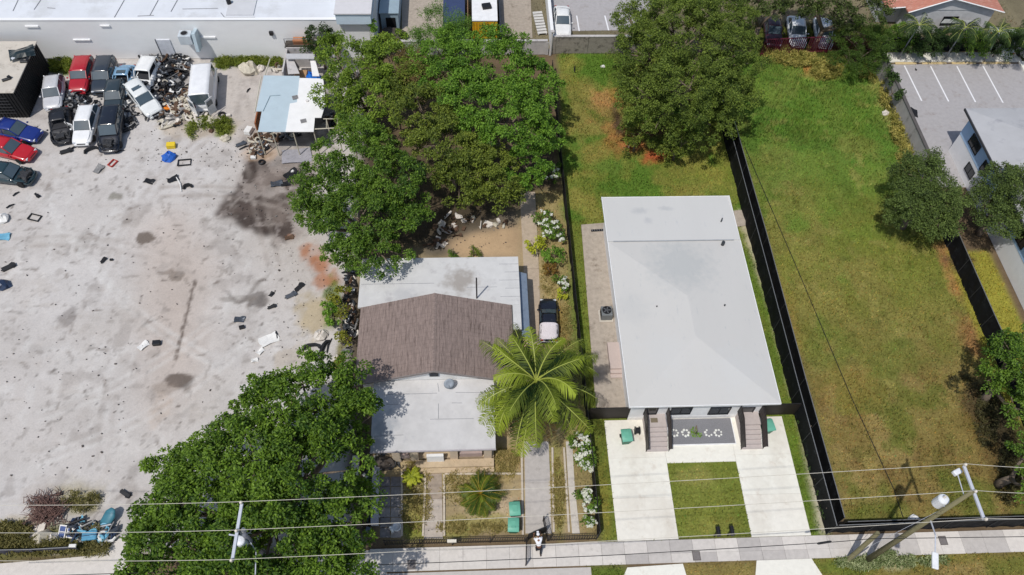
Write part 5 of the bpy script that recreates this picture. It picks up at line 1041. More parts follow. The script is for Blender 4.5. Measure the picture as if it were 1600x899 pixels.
# the mango grove behind the old house
tree('mango_tree','olive green mango tree at the upper left of the grove beside the shed','tree',[(555,110,46,6.2),(528,150,30,5.0),(590,160,42,5.4),(610,95,38,6.0),(560,190,36,4.2),(520,75,22,4.2)],M_MANGO,seed=11)
tree('mango_tree','tallest mango tree of the grove with bright leaf tips reaching the back wall','tree',[(770,100,58,7.2),(700,90,46,6.4),(830,130,42,6.2),(800,190,62,7.0),(845,215,34,5.2),(740,160,50,7.4),(690,130,40,6.2),(820,260,36,4.6)],M_BRIGHT,seed=12,tr=.36)
tree('mango_tree','brownish olive mango tree in the middle of the grove','tree',[(660,180,50,6.4),(700,230,52,6.6),(640,140,36,5.6),(750,260,44,5.4),(720,290,40,4.2),(780,290,36,4.0)],M_OLIVE,seed=13)
tree('mango_tree','bright green mango tree whose crown leans over the yard and the white rear roof','tree',[(570,250,60,5.8),(510,290,48,5.0),(620,290,50,5.6),(560,340,56,5.2),(630,340,36,4.6),(500,345,30,4.2),(590,395,42,4.2),(540,400,30,3.6),(480,320,26,3.8)],M_FRONT,seed=14,tr=.33)
tree('small_tree','small dark green tree against the warehouse wall','tree',[(497,58,20,3.6),(512,75,18,2.8),(488,72,14,2.6)],M_DEEP,seed=15,tr=.12,ln=.26,rc=.4)
tree('feathery_tree','light green feathery tree rising between the box trailer and the grove','tree',[(690,35,26,5.2),(665,60,20,4.2),(705,70,28,4.6),(650,85,16,3.4),(720,40,16,4.)],M_FEATH,seed=16,tr=.12,ln=.3,wd=.035,rc=.6,dens=1.8,droop=.7,gaps=.1)
tree('dry_vine','dry brown vine tangle hanging in the mango grove','vine',[(640,95,22,6.4,.6),(655,115,20,6.6,.6)],M_DRY,seed=17,tr=.06,ln=.3,wd=.03,rc=.5,dens=1.6)
tree('small_tree','yellow green sapling beside the stained back wall','tree',[(608,72,18,5.4),(590,85,14,4.6)],leafmat('leaf_lime',S(84,108,30),S(150,170,60)),seed=18,tr=.08,ln=.28,rc=.4)
tree('small_tree','pale green sapling at the right end of the warehouse','tree',[(580,48,11,3.6,1.3),(584,66,9,2.4,1.2)],M_BRIGHT,seed=19,tr=.06,ln=.24,rc=.3)
# big dark tree over the fence of the newer house
tree('black_olive_tree','huge dark olive tree standing on the back lawn of the grey roofed house','tree',[(1070,60,70,7.6),(1010,90,52,6.6),(1130,90,56,7.0),(1080,140,66,7.4),(1000,150,42,5.6),(1140,150,40,5.6),(1050,20,56,7.4),(1120,20,52,6.8),(985,30,28,5.),(1030,190,34,4.2),(1110,195,38,4.6),(985,115,26,4.)],
    leafmat('leaf_blackolive',S(56,76,26),S(128,146,58),.5,.22),seed=21,tr=.45,ln=.27,wd=.06,rc=.5,dens=1.25,per=48)
tree('round_shrub','round olive shrub at the foot of the huge dark tree','shrub',[(1066,222,30,2.2,.9),(1045,235,18,1.5)],M_OLIVE,seed=22,tr=.1,ln=.26,rc=.42,zmin=.2)
tree('round_shrub','loose olive shrub left of the round one on the back lawn','shrub',[(1000,208,24,2.2,.8),(985,225,14,1.4)],M_OLIVE,seed=23,tr=.1,ln=.26,rc=.42,zmin=.2)
# shaded strip along the top
tree('shade_tree','dark shade tree above the maroon railing, nearest the huge tree','tree',[(1190,-8,46,6.4),(1235,-12,44,6.2),(1165,10,26,5.)],M_DARK,seed=24,ln=.26,rc=.5,dens=1.0)
tree('shade_tree','dark shade tree above the two white parked cars','tree',[(1290,-10,46,6.2),(1345,6,44,6.),(1320,28,26,4.6),(1260,-6,36,5.8)],M_DARK,seed=25,ln=.26,rc=.5,dens=1.0)
tree('hedge_bush','large fine leaved green bush right of the maroon railing','bush',[(1345,72,38,2.6,.8),(1325,95,26,1.8,.8),(1365,100,24,1.8,.8),(1375,60,20,2.6),(1350,52,26,3.)],leafmat('leaf_hedge',S(46,66,26),S(98,128,46)),seed=26,tr=.1,ln=.22,wd=.035,rc=.42,dens=1.7,zmin=.1)
# trees on the right edge
tree('oak_tree','grey green tree overhanging the far fence beside the blue house','tree',[(1438,280,36,4.2),(1425,320,36,4.),(1466,318,36,4.4),(1462,345,30,3.6),(1400,335,16,2.8),(1450,255,20,4.)],M_GREY,seed=31,ln=.28,wd=.05,rc=.5,dens=2.0)
tree('oak_tree','grey green tree in front of the blue house at the right edge','tree',[(1562,290,34,4.6),(1595,300,36,4.8),(1538,315,26,4.),(1562,345,30,3.8),(1600,340,26,4.)],M_GREY,seed=32,ln=.28,wd=.05,rc=.5,dens=2.0)
tree('oak_tree','bright leafed tree at the right edge below the blue house','tree',[(1580,560,36,4.6),(1610,590,44,5.),(1550,590,24,3.6),(1600,540,26,4.4),(1590,640,26,3.8)],M_FRONT,seed=33,ln=.3,rc=.5,dens=1.1)
tree('oak_tree','small tree at the right edge level with the utility wires','tree',[(1612,700,26,4.),(1606,760,22,3.6)],M_FRONT,seed=34,ln=.3,rc=.5)
# large tree in the bottom left
tree('fig_tree','broad bright green tree filling the lower left between the yard and the old house','tree',[(500,625,72,6.4),(440,650,66,6.4),(545,660,46,5.),(400,720,80,6.8),(480,740,84,7.2),(330,730,52,5.),(330,800,76,5.8),(430,830,86,7.),(520,820,62,6.),(270,800,50,4.6),(280,870,70,5.),(380,900,80,6.2),(490,900,74,6.),(555,770,30,4.2),(232,850,40,3.8),(255,735,26,3.6)],
    leafmat('leaf_fig',S(42,74,20),S(126,158,50),.4,.28),seed=41,tr=.5,ln=.36,wd=.08,rc=.55,dens=1.0,per=50)
# hedge and vines
for k,(px,py,r,z) in enumerate(((1405,60,20,1.6),(1425,72,18,1.4),(1450,70,22,1.6),(1478,66,18,1.5),(1520,72,22,1.6),(1560,76,20,1.5),(1590,70,20,1.8))):
    tree('hedge_shrub',('dense green shrub, leftmost behind the dark fence of the striped car park','dark shrub at the stem of the leftmost car park palm','broad shrub left of the tan timber deck','dark green shrub just below the tan timber deck','shrub between the timber deck and the moped','low shrub below the moped and half hidden car','green shrub at the far right of the top hedge')[k],'shrub',[(px,py,r,z,.8),(px+6,py-10,r*.7,z)],M_FRONT if k in(0,4) else M_DEEP,seed=50+k,tr=.06,ln=.24,rc=.42,dens=1.6,per=36,zmin=.1,group='shrubs behind the striped car park')
tree('vine_hedge','narrow yellow green vine column along the left side of the old house','vine',[(534,450,9,2.),(536,490,9,2.2),(535,530,9,2.2),(533,570,10,2.),(525,470,9,1.6)],leafmat('leaf_vine',S(84,92,26),S(150,150,50)),seed=61,tr=.06,ln=.2,rc=.35,dens=2.2,per=40,zmin=.1)
tree('small_shrub','green shrub at the foot of the vine column by the yard edge','shrub',[(518,478,13,.8),(522,500,9,.7)],M_BRIGHT,seed=62,tr=.05,ln=.2,rc=.3,dens=2.4,zmin=.05)
# ---- fronds
def frond(rng,L_,az,el,droop,nl=34,lw=.05,ll=.75,fold=.5):
    """one pinnate leaf: curved rachis with paired narrow leaflets"""
    bend=rng.normal()*.4; az0=az
    pts=[];d=np.array([math.cos(az)*math.cos(el),math.sin(az)*math.cos(el),math.sin(el)]); p=np.zeros(3); n=14; e=el
    for i in range(n+1):
        pts.append(p.copy()); e2=e-droop*(i/n)**1.3; az=az0+bend*(i/n)**1.5; dd=np.array([math.cos(az)*math.cos(e2),math.sin(az)*math.cos(e2),math.sin(e2)]); p=p+dd*L_/n
    pts=np.array(pts); V=[];F=[];T=[]
    side=np.array([-math.sin(az0),math.cos(az0),0])
    tw=rng.normal()*.3
    for k in range(nl):
        f=.12+.88*k/(nl-1); i=min(int(f*n),n-1); q=pts[i]+(pts[i+1]-pts[i])*(f*n-i); tg=pts[i+1]-pts[i]; tg/=np.linalg.norm(tg); up=np.cross(tg,side); up/=np.linalg.norm(up); up=up if up[2]>0 else -up
        l=ll*(math.sin(math.pi*min(f*.86+.14,1))**.6+.12)*rng.uniform(.85,1.1)
        for s in (-1,1):
            ld=side*s*math.cos(fold)+tg*rng.uniform(.45,.85)-up*math.sin(fold)*(.7+.6*rng.random())+up*tw*s*.4+rng.normal(size=3)*.06; ld/=np.linalg.norm(ld); wv=np.cross(ld,up); wv/=np.linalg.norm(wv)+1e-6; wv*=lw
            m=q+ld*l*.55; e_=q+ld*l-np.array([0,0,1])*l*rng.uniform(.25,.5); b=len(V); V+=[q-wv*.5,q+wv*.5,m+wv*.8,m-wv*.8,e_,e_+wv*.1]; F+=[(b,b+1,b+2,b+3),(b+3,b+2,b+5,b+4)]; T+=[0,0]
    return pts,np.array(V),np.array(F)
def palm(name,label,px,py,z,L_,nf,mt,seed,lean=(0,0),tr=.16,ll=.75,lw=.05,base=None,trunk=BARK,els=(-.15,1.0),nl=34,cat='palm',ms=None,group=None,petm=None):
    rng=np.random.default_rng(seed); c=G(px,py,z); bx_,by_=base if base else (c.x+lean[0],c.y+lean[1]); t=thing(name,label,cat,(bx_,by_,0),group=group); o=Vector((c.x-bx_,c.y-by_,z))
    if z>1: 
        MB().tube([(0,0,-.1),(o.x*.15,o.y*.15,z*.3),(o.x*.6,o.y*.6,z*.7),tuple(o)],[tr*1.3,tr,tr*.9,tr*.8],10).build('trunk',trunk,t,smooth=True)
    for k in range(nf):
        az=k*2.39996+rng.normal()*.32; f=(k+.5)/nf; el=els[1]*(1-f)+els[0]*f+rng.normal()*.06
        if name=='coconut_palm': el=[1.15,.85,.6,.35,.12,-.1,-.4][min(6,int(f*7))]+rng.normal()*.07
        Lk=L_*rng.uniform(.85,1.08)*(.8+.25*min(1,f*2)); pts,V,F=frond(rng,Lk,az,el,rng.uniform(.95,1.5),nl,lw,ll)
        tv=np.full(len(F),np.clip(rng.choice([.0,.15,.3,.55])+.15*rng.random(),0,1))+rng.normal(size=len(F))*.08
        tv=np.clip(tv+(np.linspace(-.35,.5,len(F)) if name=='coconut_palm' else np.linspace(-.1,.2,len(F)))+(.25 if name=='garden_cycad' and f>.75 else 0),0,1)
        fo=np_mesh('frond',V+np.array(o),F,M_DEAD if (name=='coconut_palm' and k in(33,35,36)) else mt,t,tv)
        MB().tube([tuple(p+np.array(o)) for p in pts[:-1]],[.035*(L_/3.5)*(1-i/len(pts))+.006 for i in range(len(pts)-1)],5).build('midrib',petm or MATS['midrib'],fo)
    return t
mat('midrib',S(168,176,84),.5,0,.1,3)
M_COCO=leafmat('leaf_coconut',S(22,46,14),S(150,166,48),.5,.15)
M_DEAD=leafmat('leaf_deadfrond',S(110,88,50),S(160,134,84),.8,.2)
palm('coconut_palm','large coconut palm with yellow green fronds between the two houses',838,596,6.6,5.0,40,M_COCO,71,base=tuple(G(842,690,0)[:2]),tr=.2,ll=1.0,lw=.036,nl=50)
t=thing('coconut_cluster','bunch of green coconuts under the crown of the large palm','coconuts',tuple(G(838,596,6.6))); 
for k in range(6): a=k*1.05; MB().lathe((math.cos(a)*.28,math.sin(a)*.28,-.35),[(.03,-.16),(.12,-.08),(.14,.02),(.08,.12),(.02,.15)],8).build('coconut',mat('green_nut',S(120,130,50),.5),t,smooth=True)
M_SP=leafmat('leaf_smallpalm',S(36,56,28),S(84,108,52),.45,.3)
GST=mat('palm_stem_grey',S(136,138,142),.8,0,.15,6)
for k,(bx1,by1,tx,ty) in enumerate(((1403,93,1436,40),(1475,94,1508,44),(1537,97,1560,50),(1594,90,1612,50))):
    b=G(bx1,by1,0); palm('slender_palm',('slender palm with a grey stem, leftmost above the striped car park','slender palm with a grey stem above the second parking stripe','slender dark stemmed palm in front of the moped','slender palm at the far right of the striped car park')[k],tx,ty,4.6,2.0,15,M_SP,80+k,base=(b.x,b.y),tr=.07,ll=.6,lw=.026,nl=24,trunk=GST,group='slender palms along the car park')
M_CYC=leafmat('leaf_cycad',S(34,66,24),S(128,140,40),.4,.2); M_YEL=leafmat('leaf_yellowplant',S(150,164,34),S(228,226,84),.5,.4)
palm('garden_cycad','big rounded cycad with golden lower leaves in the old front yard',751,772,.7,1.75,46,M_CYC,91,ll=.42,lw=.022,nl=26,els=(.0,1.25),cat='cycad',petm=mat('golden_rib',S(168,140,48),.6))
palm('bromeliad_plant','small bright lime spiky plant in the left bed of the old front yard',643,745,.5,.82,30,M_YEL,92,ll=.16,lw=.07,nl=9,els=(.1,1.2),cat='plant')
# croton, bushes, flowers
def bush(label,px,py,r,z,mt,seed,name='garden_bush',cat='bush',ln=.2,wd=.05,group=None,per=34,dens=3.): 
    return tree(name,label,cat,[(px,py,r,z,.85)],mt,seed=seed,tr=.04,ln=ln,wd=wd,rc=.28,dens=dens,per=per,zmin=.03,group=group)
bush('yellow croton bush beside the tan side path of the old house',836,384,13,.9,M_YEL,101)
bush('leafy green bush just right of the yellow croton',866,402,15,.9,M_BRIGHT,102)
bush('small lime tuft between the white blooms and the black car',879,461,8,.4,M_YEL,103)
bush('reddish green low plants below the yellow croton',858,424,10,.5,leafmat('leaf_red',S(110,60,30),S(150,130,60)),104)
bush('small leafy shrub beside the parked black car near the mesh fence',888,560,11,.6,M_BRIGHT,105)
bush('low scrub at the edge of the sand behind the old house',740,396,8,.4,M_OLIVE,106); bush('small round scrub behind the white rear roof',706,398,8,.5,M_FRONT,107)
PET=leafmat('petal_white',S(224,226,214),S(246,246,240),.6,.3,.2)
def flowerbush(label,lobes,seed,nfl):
    t=tree('white_flower_bush',label,'flowering bush',lobes,M_FRONT,seed=seed,tr=.04,ln=.2,wd=.05,rc=.3,dens=2.6,per=30,zmin=.03)
    rng=np.random.default_rng(seed); o=t.location; C=[]
    for k in range(nfl):
        px,py,r,z=lobes[k%len(lobes)][:4]; a=rng.uniform(0,6.28); rr=r*math.sqrt(rng.uniform(0,1))*.95; c=G(px+math.cos(a)*rr,py+math.sin(a)*rr,z+.35*r*.05); C.append((c.x-o.x,c.y-o.y,z+.55*r*scale_at(c)*math.sqrt(max(0.05,1-(rr/r)**2))+.12))
    for k,c in enumerate(C):
        V,F,tv=leafcloud(np.array([c]),np.array([.13]),12,.17,.07,rng,.1); np_mesh('blossom',V,F,PET,t,tv)
flowerbush('white flowering bush in the upper bed beside the mesh fence, shaded by the mango',[(850,342,14,1.1),(866,355,14,1.1),(874,372,9,.8),(857,365,10,.8)],111,34)
flowerbush('small white flowering bush halfway down the bed above the black car',[(876,436,9,.8),(880,446,7,.6)],112,12)
flowerbush('sprinkling of white flowers under the mango at the top of the side bed',[(862,276,9,1.),(868,262,8,1.)],113,9)
flowerbush('large white flowering bush below the coconut palm beside the mesh fence',[(908,688,15,1.),(912,712,14,1.),(916,728,12,.9)],114,42)
flowerbush('long white flowering bush nearest the sidewalk beside the mesh fence',[(916,775,12,.8),(922,792,12,.9),(920,815,11,.7)],115,26)
# row of small bushes along the tall fence
wd_=('first','second','third','fourth','fifth','sixth','seventh','eighth','ninth','tenth','eleventh')
for k,(px,py) in enumerate(((1254,663),(1259,674),(1263,690),(1267,705),(1269,713),(1271,729),(1277,752),(1281,768),(1285,782),(1287,799),(1290,811))):
    bush(wd_[k]+' little dark shrub from the house in the row along the tall black fence',px,py,5.2,.35,M_DEEP,120+k,'box_shrub','shrub',ln=.13,wd=.04,group='little shrubs along the tall fence',per=26,dens=6)
t=bush('small green plant with white blooms between the stone rings in the gravel bed',1088,677,6,.25,M_BRIGHT,140,'gravel_plant','plant',ln=.16,per=20,dens=5)
# weeds as ground cover
def weeds(label,areas,mt,seed,h=.35,ln=.22,wd=.03,cat='weeds',d=1.6):
    rng=np.random.default_rng(seed); C=[]
    for px,py,rx,ry,k in areas:
        for _ in range(int(k*d)):
            a=rng.uniform(0,6.28); q=math.sqrt(rng.random()); p=G(px+math.cos(a)*rx*q,py+math.sin(a)*ry*q,0); C.append((p.x,p.y,rng.uniform(.02,h)))
    C=np.array(C); V,F,tv=leafcloud(C,rng.uniform(.12,.34,len(C)),16,ln,wd,rng,-.5); o=np_mesh('weeds',V,F,mt,None,tv); tag(o,label,cat,kind='stuff')
tree('vine_hedge','dark vine spilling over the top end of the grey boundary wall','vine',[(1392,125,11,1.9),(1402,148,9,2.0)],M_DEEP,seed=63,tr=.05,ln=.22,rc=.35,dens=2.4,per=40,zmin=.1)
weeds('green weeds along the foot of the warehouse wall and among the wrecks',[(100,104,26,12,150),(385,98,38,8,170),(350,100,14,9,50),(350,200,12,15,60),(322,195,22,9,50),(300,205,8,14,24),(430,99,14,8,50)],leafmat('leaf_weed',S(76,96,28),S(146,156,60)),201)
weeds('straggling weeds and brush along the street edge of the yard',[(20,832,32,14,130),(60,856,70,12,200),(140,858,36,10,90),(130,785,30,16,40),(150,835,22,10,50)],leafmat('leaf_verge',S(84,84,44),S(150,142,88)),202,h=.5)
weeds('tall pale grasses and yellowing brush at the top edge of the vacant lot',[(1245,97,30,10,130),(1290,112,26,14,130),(1350,120,12,8,20),(1385,150,12,24,60),(1402,200,12,30,90),(1412,250,10,30,70),(1210,92,20,8,60)],leafmat('leaf_reed',S(110,116,48),S(206,192,110)),203,h=.7,ln=.4,wd=.03)
weeds('dry straw and low weeds in the beds of the old house',[(650,790,24,40,90),(735,760,44,30,110),(740,825,60,9,60),(872,770,10,56,90),(785,725,24,24,80),(655,735,22,20,40),(857,440,12,40,40),(885,510,8,40,40)],leafmat('leaf_straw',S(120,112,54),S(196,178,118)),204,h=.14,ln=.2,wd=.02)
weeds('rank grass and pale broad weeds around the utility pole bases',[(1345,880,40,8,110),(1420,878,60,7,60),(1385,868,16,6,30)],leafmat('leaf_polebase',S(80,104,40),S(190,196,150)),205,h=.35)
weeds('undergrowth in the shade of the far fence',[(1540,650,18,50,110),(1575,740,16,50,100),(1500,600,26,14,20)],leafmat('leaf_under',S(58,54,36),S(104,100,60)),206,h=.3)
# ------------------------------------------------------------------ power poles and wires
PW_=mat('pole_wood',S(128,122,92),.9,0,.2,3,.3,12,S(96,90,66),3,.55,stretch=(3,3,.5)); PG=mat('pole_grey_wood',S(112,114,122),.9,0,.15,3)
XA=mat('crossarm_grey',S(196,200,210),.6,.1,.08,3); INS=mat('porcelain',S(226,218,206),.3); WIR=mat('wire_pale',S(206,200,186),.6); WIRD=mat('wire_dark',(.02,.02,.022),.6); TRF=mat('transformer_white',S(226,228,232),.45,0,.05,3)
HT=11.6
base=G(1352,877,0); top=G(1517,770,HT); top=Vector((base.x+(top.x-base.x)*1.,base.y+(top.y-base.y)*1.,HT))
t=thing('utility_pole','tall wooden utility pole with a grey crossarm and white transformer by the vacant lot','utility pole',(base.x,base.y,0)); o=top-Vector((base.x,base.y,0))
MB().tube([(0,0,-.2),(o.x*.5,o.y*.5,HT*.5),(o.x,o.y,HT+.15)],[.19,.15,.11],12).build('shaft',PW_,t,smooth=True)
ca,cb=G(1506,728,HT)-Vector((base.x,base.y,0)),G(1538,813,HT)-Vector((base.x,base.y,0)); ca.z=cb.z=HT
dx_=(cb-ca).normalized(); mb=MB(); L_=(cb-ca).length; mb.box((ca+cb)/2,(L_,.16,.14),math.atan2(dx_.y,dx_.x)); mb.build('crossarm',XA,t,bev=.02)
ends=[]
for p in (ca,(ca+cb)/2,cb):
    MB().lathe(p+Vector((0,0,.07)),[(.05,0),(.09,.04),(.06,.08),(.1,.13),(.06,.2),(.02,.24)],10).build('insulator',INS,t,smooth=True); ends.append(p+Vector((base.x,base.y,.3)))
def shaft(f): return Vector((o.x*f,o.y*f,HT*f))
tp_=G(1475,780,9.4)-Vector((base.x,base.y,0)); tp_.z=9.0
MB().lathe(tp_,[(.28,-.45),(.32,-.42),(.32,.38),(.27,.45),(.1,.5)],16).build('transformer',TRF,t,smooth=False,bev=.02); MB().lathe(tp_+Vector((-.05,.05,.5)),[(.06,0),(.08,.1),(.05,.25),(.02,.3)],8).build('bushing',INS,t)
MB().tube([shaft(.80),tp_],.05,6).build('bracket',XA,t)
q=G(1491,741,10.6)-Vector((base.x,base.y,0)); q.z=10.9; MB().box(q,(.5,.3,.28),.4).build('cutout',TRF,t,bev=.06); MB().tube([q,shaft(.95)],.03,6).build('cutout_arm',XA,t)
# street lamp arm towards the road
l0=shaft(.66); l1=G(1461,868,8.2)-Vector((base.x,base.y,0)); l1.z=8.2; MB().tube([l0,l0.lerp(l1,.5)+Vector((0,0,.35)),l1],[.045,.04,.035],7).build('lamp_arm',XA,t); a=math.atan2(l1.y-l0.y,l1.x-l0.x)
MB().box(l1+Vector((math.cos(a)*.3,math.sin(a)*.3,0)),(.95,.36,.16),a).build('lamp_head',mat('lamp_head_white',S(232,234,236),.4),t,bev=.06)
# stub pole beside it
b2=G(1322,878,0); e2=G(1372,833,3.6); t2=thing('pole_stub','short cut off wooden pole leaning left of the tall utility pole','pole stub',(b2.x,b2.y,0)); MB().tube([(0,0,-.2),(e2.x-b2.x,e2.y-b2.y,3.6)],[.16,.14],10).build('shaft',PW_,t2)
t3=thing('guy_guard','grey guy wire guard standing by the cut off pole','guy wire',(b2.x+.35,b2.y+.1,0)); MB().tube([(0,0,0),(.25,.2,2.4)],[.05,.05],6).build('guard',PG,t3); MB().tube([(.25,.2,2.4),(o.x+base.x-b2.x-.35,o.y+base.y-b2.y-.1,10.2)],.012,4).build('guy',XA,t3)
# left pole inside the tree
ht=10.6; lb=G(412,868,0); lc=G(372,833,ht); t=thing('utility_pole','utility pole with a pale crossarm rising out of the broad lower left tree','utility pole',(lb.x,lb.y,0)); lo=Vector((lc.x-lb.x+.35,lc.y-lb.y-.1,ht)); lb_=Vector((lb.x,lb.y,0))
MB().tube([(0,0,-.2),tuple(lo)],[.19,.12],12).build('shaft',PG,t,smooth=True)
ca,cb=G(378,787,ht)-lb_,G(363,877,ht)-lb_; ca.z=cb.z=ht; dx_=(cb-ca).normalized(); MB().box((ca+cb)/2,((cb-ca).length,.17,.14),math.atan2(dx_.y,dx_.x)).build('crossarm',XA,t,bev=.02); lends=[]
for p in (ca,(ca+cb)/2,cb): MB().lathe(p+Vector((0,0,.07)),[(.05,0),(.09,.04),(.06,.08),(.1,.13),(.06,.2),(.02,.24)],10).build('insulator',INS,t,smooth=True); lends.append(p+lb_+Vector((0,0,.3)))
q=G(377,847,ht-1.2)-lb_; q.z=ht-1.3; MB().lathe(q,[(.24,-.4),(.27,-.38),(.27,.34),(.22,.4),(.08,.44)],14).build('transformer',TRF,t,bev=.02); MB().tube([q,lo*.88],.04,6).build('bracket',XA,t)
q=G(381,829,ht-.6)-lb_; q.z=ht-.6; MB().lathe(q,[(.1,-.2),(.14,-.1),(.12,.15),(.04,.2)],10).build('arrester',INS,t)
MB().tube([lo*.9,(lo.x-1.1,lo.y+.3,ht-.9)],[.03,.05],6).build('lamp_arm',XA,t)
q=G(400,862,9)-lb_; MB().tube([lo*.85,q,G(399,899,8.6)-lb_],.035,5).build('road_arm',XA,t)
def wire(label,pts,m=WIR,r=.014,sag=.35,name='power_line',seg=14):
    P=[]
    for a,b in zip(pts[:-1],pts[1:]):
        a,b=Vector(a),Vector(b)
        for i in range(seg): f=i/seg; q=a.lerp(b,f); q.z-=4*sag*f*(1-f); P.append(q)
    P.append(Vector(pts[-1])); mb=MB(); mb.tube(P,r,5); o=mb.build(name,m); return tag(o,label,'cable')
lab=('uppermost pale power line crossing the front yards, farthest from the road','middle pale power line meeting the centre of both crossarms','lowest pale power line meeting the road ends of both crossarms')
for k in range(3):
    lo_=G(-160,(788,831,874)[k],HT-.6); ri=G(1780,(733,771,803)[k],HT+.2); wire(lab[k],[lo_,lends[k],ends[k],ri])
c1=G(1385,850,5.6); wire('thin dark communication cable low over the sidewalk',[G(-100,905,5.6),G(560,884,5.6),G(950,868,5.6),G(1290,848,5.6),G(1360,842,5.6),G(1760,836,5.6)],WIRD,.022,.05,'communication_cable')
t=thing('cable_splice','thick black splice case on the communication cable above the sidewalk','splice case',tuple(G(1288,848,5.6))); t.rotation_euler=(0,0,.12); MB().tube([(-.45,0,-.02),(-.38,0,0),(.38,0,0),(.45,0,.02)],[.03,.07,.07,.03],8).build('case',WIRD,t)
wire('dark cable lying in a long line across the vacant lot to its front fence',[G(1164,230,.12),G(1250,430,.1),G(1330,620,.1),G(1397,765,.1),G(1411,808,.1)],WIRD,.022,0,'wire_shadow_strand',6)  # wire and crossarm shadow put in as a dark tube on the grass
# ------------------------------------------------------------------ street side things
BINM=mat('bin_green',S(104,172,148),.5,0,.05,3); BIND=mat('bin_dark_green',S(40,110,86),.5)
def bin_(label,px,py,rz,lid=True):
    q=G(px,py,.6); t=thing('wheelie_bin',label,'rubbish bin',(q.x,q.y,.0),rz)
    m=MB(); m.add([(-.25,-.3,0.05),(.25,-.3,.05),(.25,.28,.05),(-.25,.28,.05),(-.33,-.42,1.0),(.33,-.42,1.0),(.33,.4,1.0),(-.33,.4,1.0)],[(0,3,2,1),(4,5,6,7),(0,1,5,4),(1,2,6,5),(2,3,7,6),(3,0,4,7)]); m.build('body',BIND,t,bev=.03)
    m=MB(); vv=[]; 
    for y,z_ in ((-.47,1.0),(-.44,1.06),(0,1.11),(.38,1.08),(.46,1.02)):
        for x in (-.37,-.3,0,.3,.37): vv.append((x,y,z_-(.03 if abs(x)>.35 else 0)))
    m.add(vv,[(i*5+j,i*5+j+1,(i+1)*5+j+1,(i+1)*5+j) for i in range(4) for j in range(4)]); l=m.build('lid',BINM,t,smooth=True)
    MB().box((0,0,1.115),(.3,.45,.015)).build('lid_panel',BINM,l,bev=.006)
    MB().tube([(-.3,.48,.98),(.3,.48,.98)],.025,6).build('handle',BIND,t)
    for x in(-.27,.27): MB().lathe((x,.36,.13),[(.04,-.04),(.13,-.04),(.13,.04),(.04,.04)],12,'x').build('wheel',RUB,t)
bin_('green wheeled bin beside the left front stairs of the grey roofed house',978,684,R(4)); bin_('green wheeled bin beside the right front stairs of the grey roofed house',1199,668,R(8))
bin_('green wheeled bin in the old front yard, the one nearer the old house',804,798,R(2)); bin_('green wheeled bin in the old front yard, the one nearer the railing',802,823,R(-3))
def mailbox(label,px,py):
    q=G(px,py,0); t=thing('mailbox',label,'mailbox',(q.x,q.y,0)); MB().box((0,0,.5),(.1,.1,1.0)).build('post',BLACKF,t,bev=.01)
    m=MB(); n=8; vs=[]; 
    for y in (-.28,.28):
        vs+=[(-.13,y,1.0),(.13,y,1.0)]+[(.13*math.cos(a),y,1.14+.12*math.sin(a)) for a in [math.pi*k/6 for k in range(7)]]
    k=9; m.add(vs,[tuple(range(k))[::-1],tuple(range(k,2*k))]+[(i,(i+1)%k,k+(i+1)%k,k+i) for i in range(k)]); b=m.build('box',BLACKF,t); MB().box((0,-.29,1.1),(.22,.02,.2)).build('door',BLK_,b); MB().box((.15,.05,1.2),(.015,.04,.16)).build('flag',BLK_,b); MB().box((0,-.05,.93),(.16,.5,.05)).build('bracket',BLACKF,t)
mailbox('black post mailbox on the small front lawn, the left one of the pair',1116,838); mailbox('black post mailbox on the small front lawn, the right one of the pair',1137,837)
for lb,px,py in (('dark square utility cover in the sidewalk below the small front lawn',1088,869),('dark square utility cover in the sidewalk in front of the old house',643,883),('small grey utility cover in the sidewalk under the street lamp',1473,845)):
    q=G(px,py,0); t=thing('utility_cover',lb,'utility cover',(q.x,q.y,.036)); MB().bb(-.22,.22,-.26,.26,0,.012).build('cover',mat('cover_grey',S(120,114,112),.8,0,.2,20),t); f=MB(); f.bb(-.26,-.223,-.3,.3,0,.016); f.bb(.223,.26,-.3,.3,0,.016); f.bb(-.222,.222,-.3,-.263,0,.016); f.bb(-.222,.222,.263,.3,0,.016); f.build('frame',mat('cover_frame',S(96,90,86),.7),t)
q=G(996,672,.5); t=thing('hose_reel','black garden hose reel beside the left front stairs','hose reel',(q.x,q.y-.0,.05)); r=MB().lathe((0,0,.35),[(.1,-.16),(.3,-.16),(.3,-.13),(.22,-.12),(.22,.12),(.3,.13),(.3,.16),(.1,.16)],16,'x').build('reel',BLACKF,t); [MB().tube([(x,-.22,0),(x,0,.36),(x,.22,0)],.02,5).build('stand',BLACKF,t) for x in(-.2,.2)]
q=G(458,372,.1)
# ------------------------------------------------------------------ person at the gate
def skin_body(nm,verts,edges,radii,m,parent,sub=2,root=0):
    me=bpy.data.meshes.new(nm); me.from_pydata(verts,edges,[]); o=bpy.data.objects.new(nm,me); COL.objects.link(o); o.parent=parent
    me.materials.append(m); s=o.modifiers.new('skin','SKIN'); s.use_smooth_shade=True
    for i,r in enumerate(radii): me.skin_vertices[0].data[i].radius=(r,r*.85) if not isinstance(r,tuple) else r; me.skin_vertices[0].data[i].use_root=(i==root)
    u=o.modifiers.new('sub','SUBSURF'); u.levels=sub; u.render_levels=sub; return o
pf=G(842,869,0); P0=thing('person','person in a white shirt, black trousers and pale cap leaning into the open gate','person',(pf.x,pf.y+.05,.035),R(6))
SK=mat('skin_brown',S(132,92,70),.6); SHT=mat('shirt_white',S(232,232,236),.85,0,.05,9,.2,20); TRS=mat('trousers_black',(.014,.015,.02),.85); HAIR=mat('hair_black',(.01,.009,.009),.6)
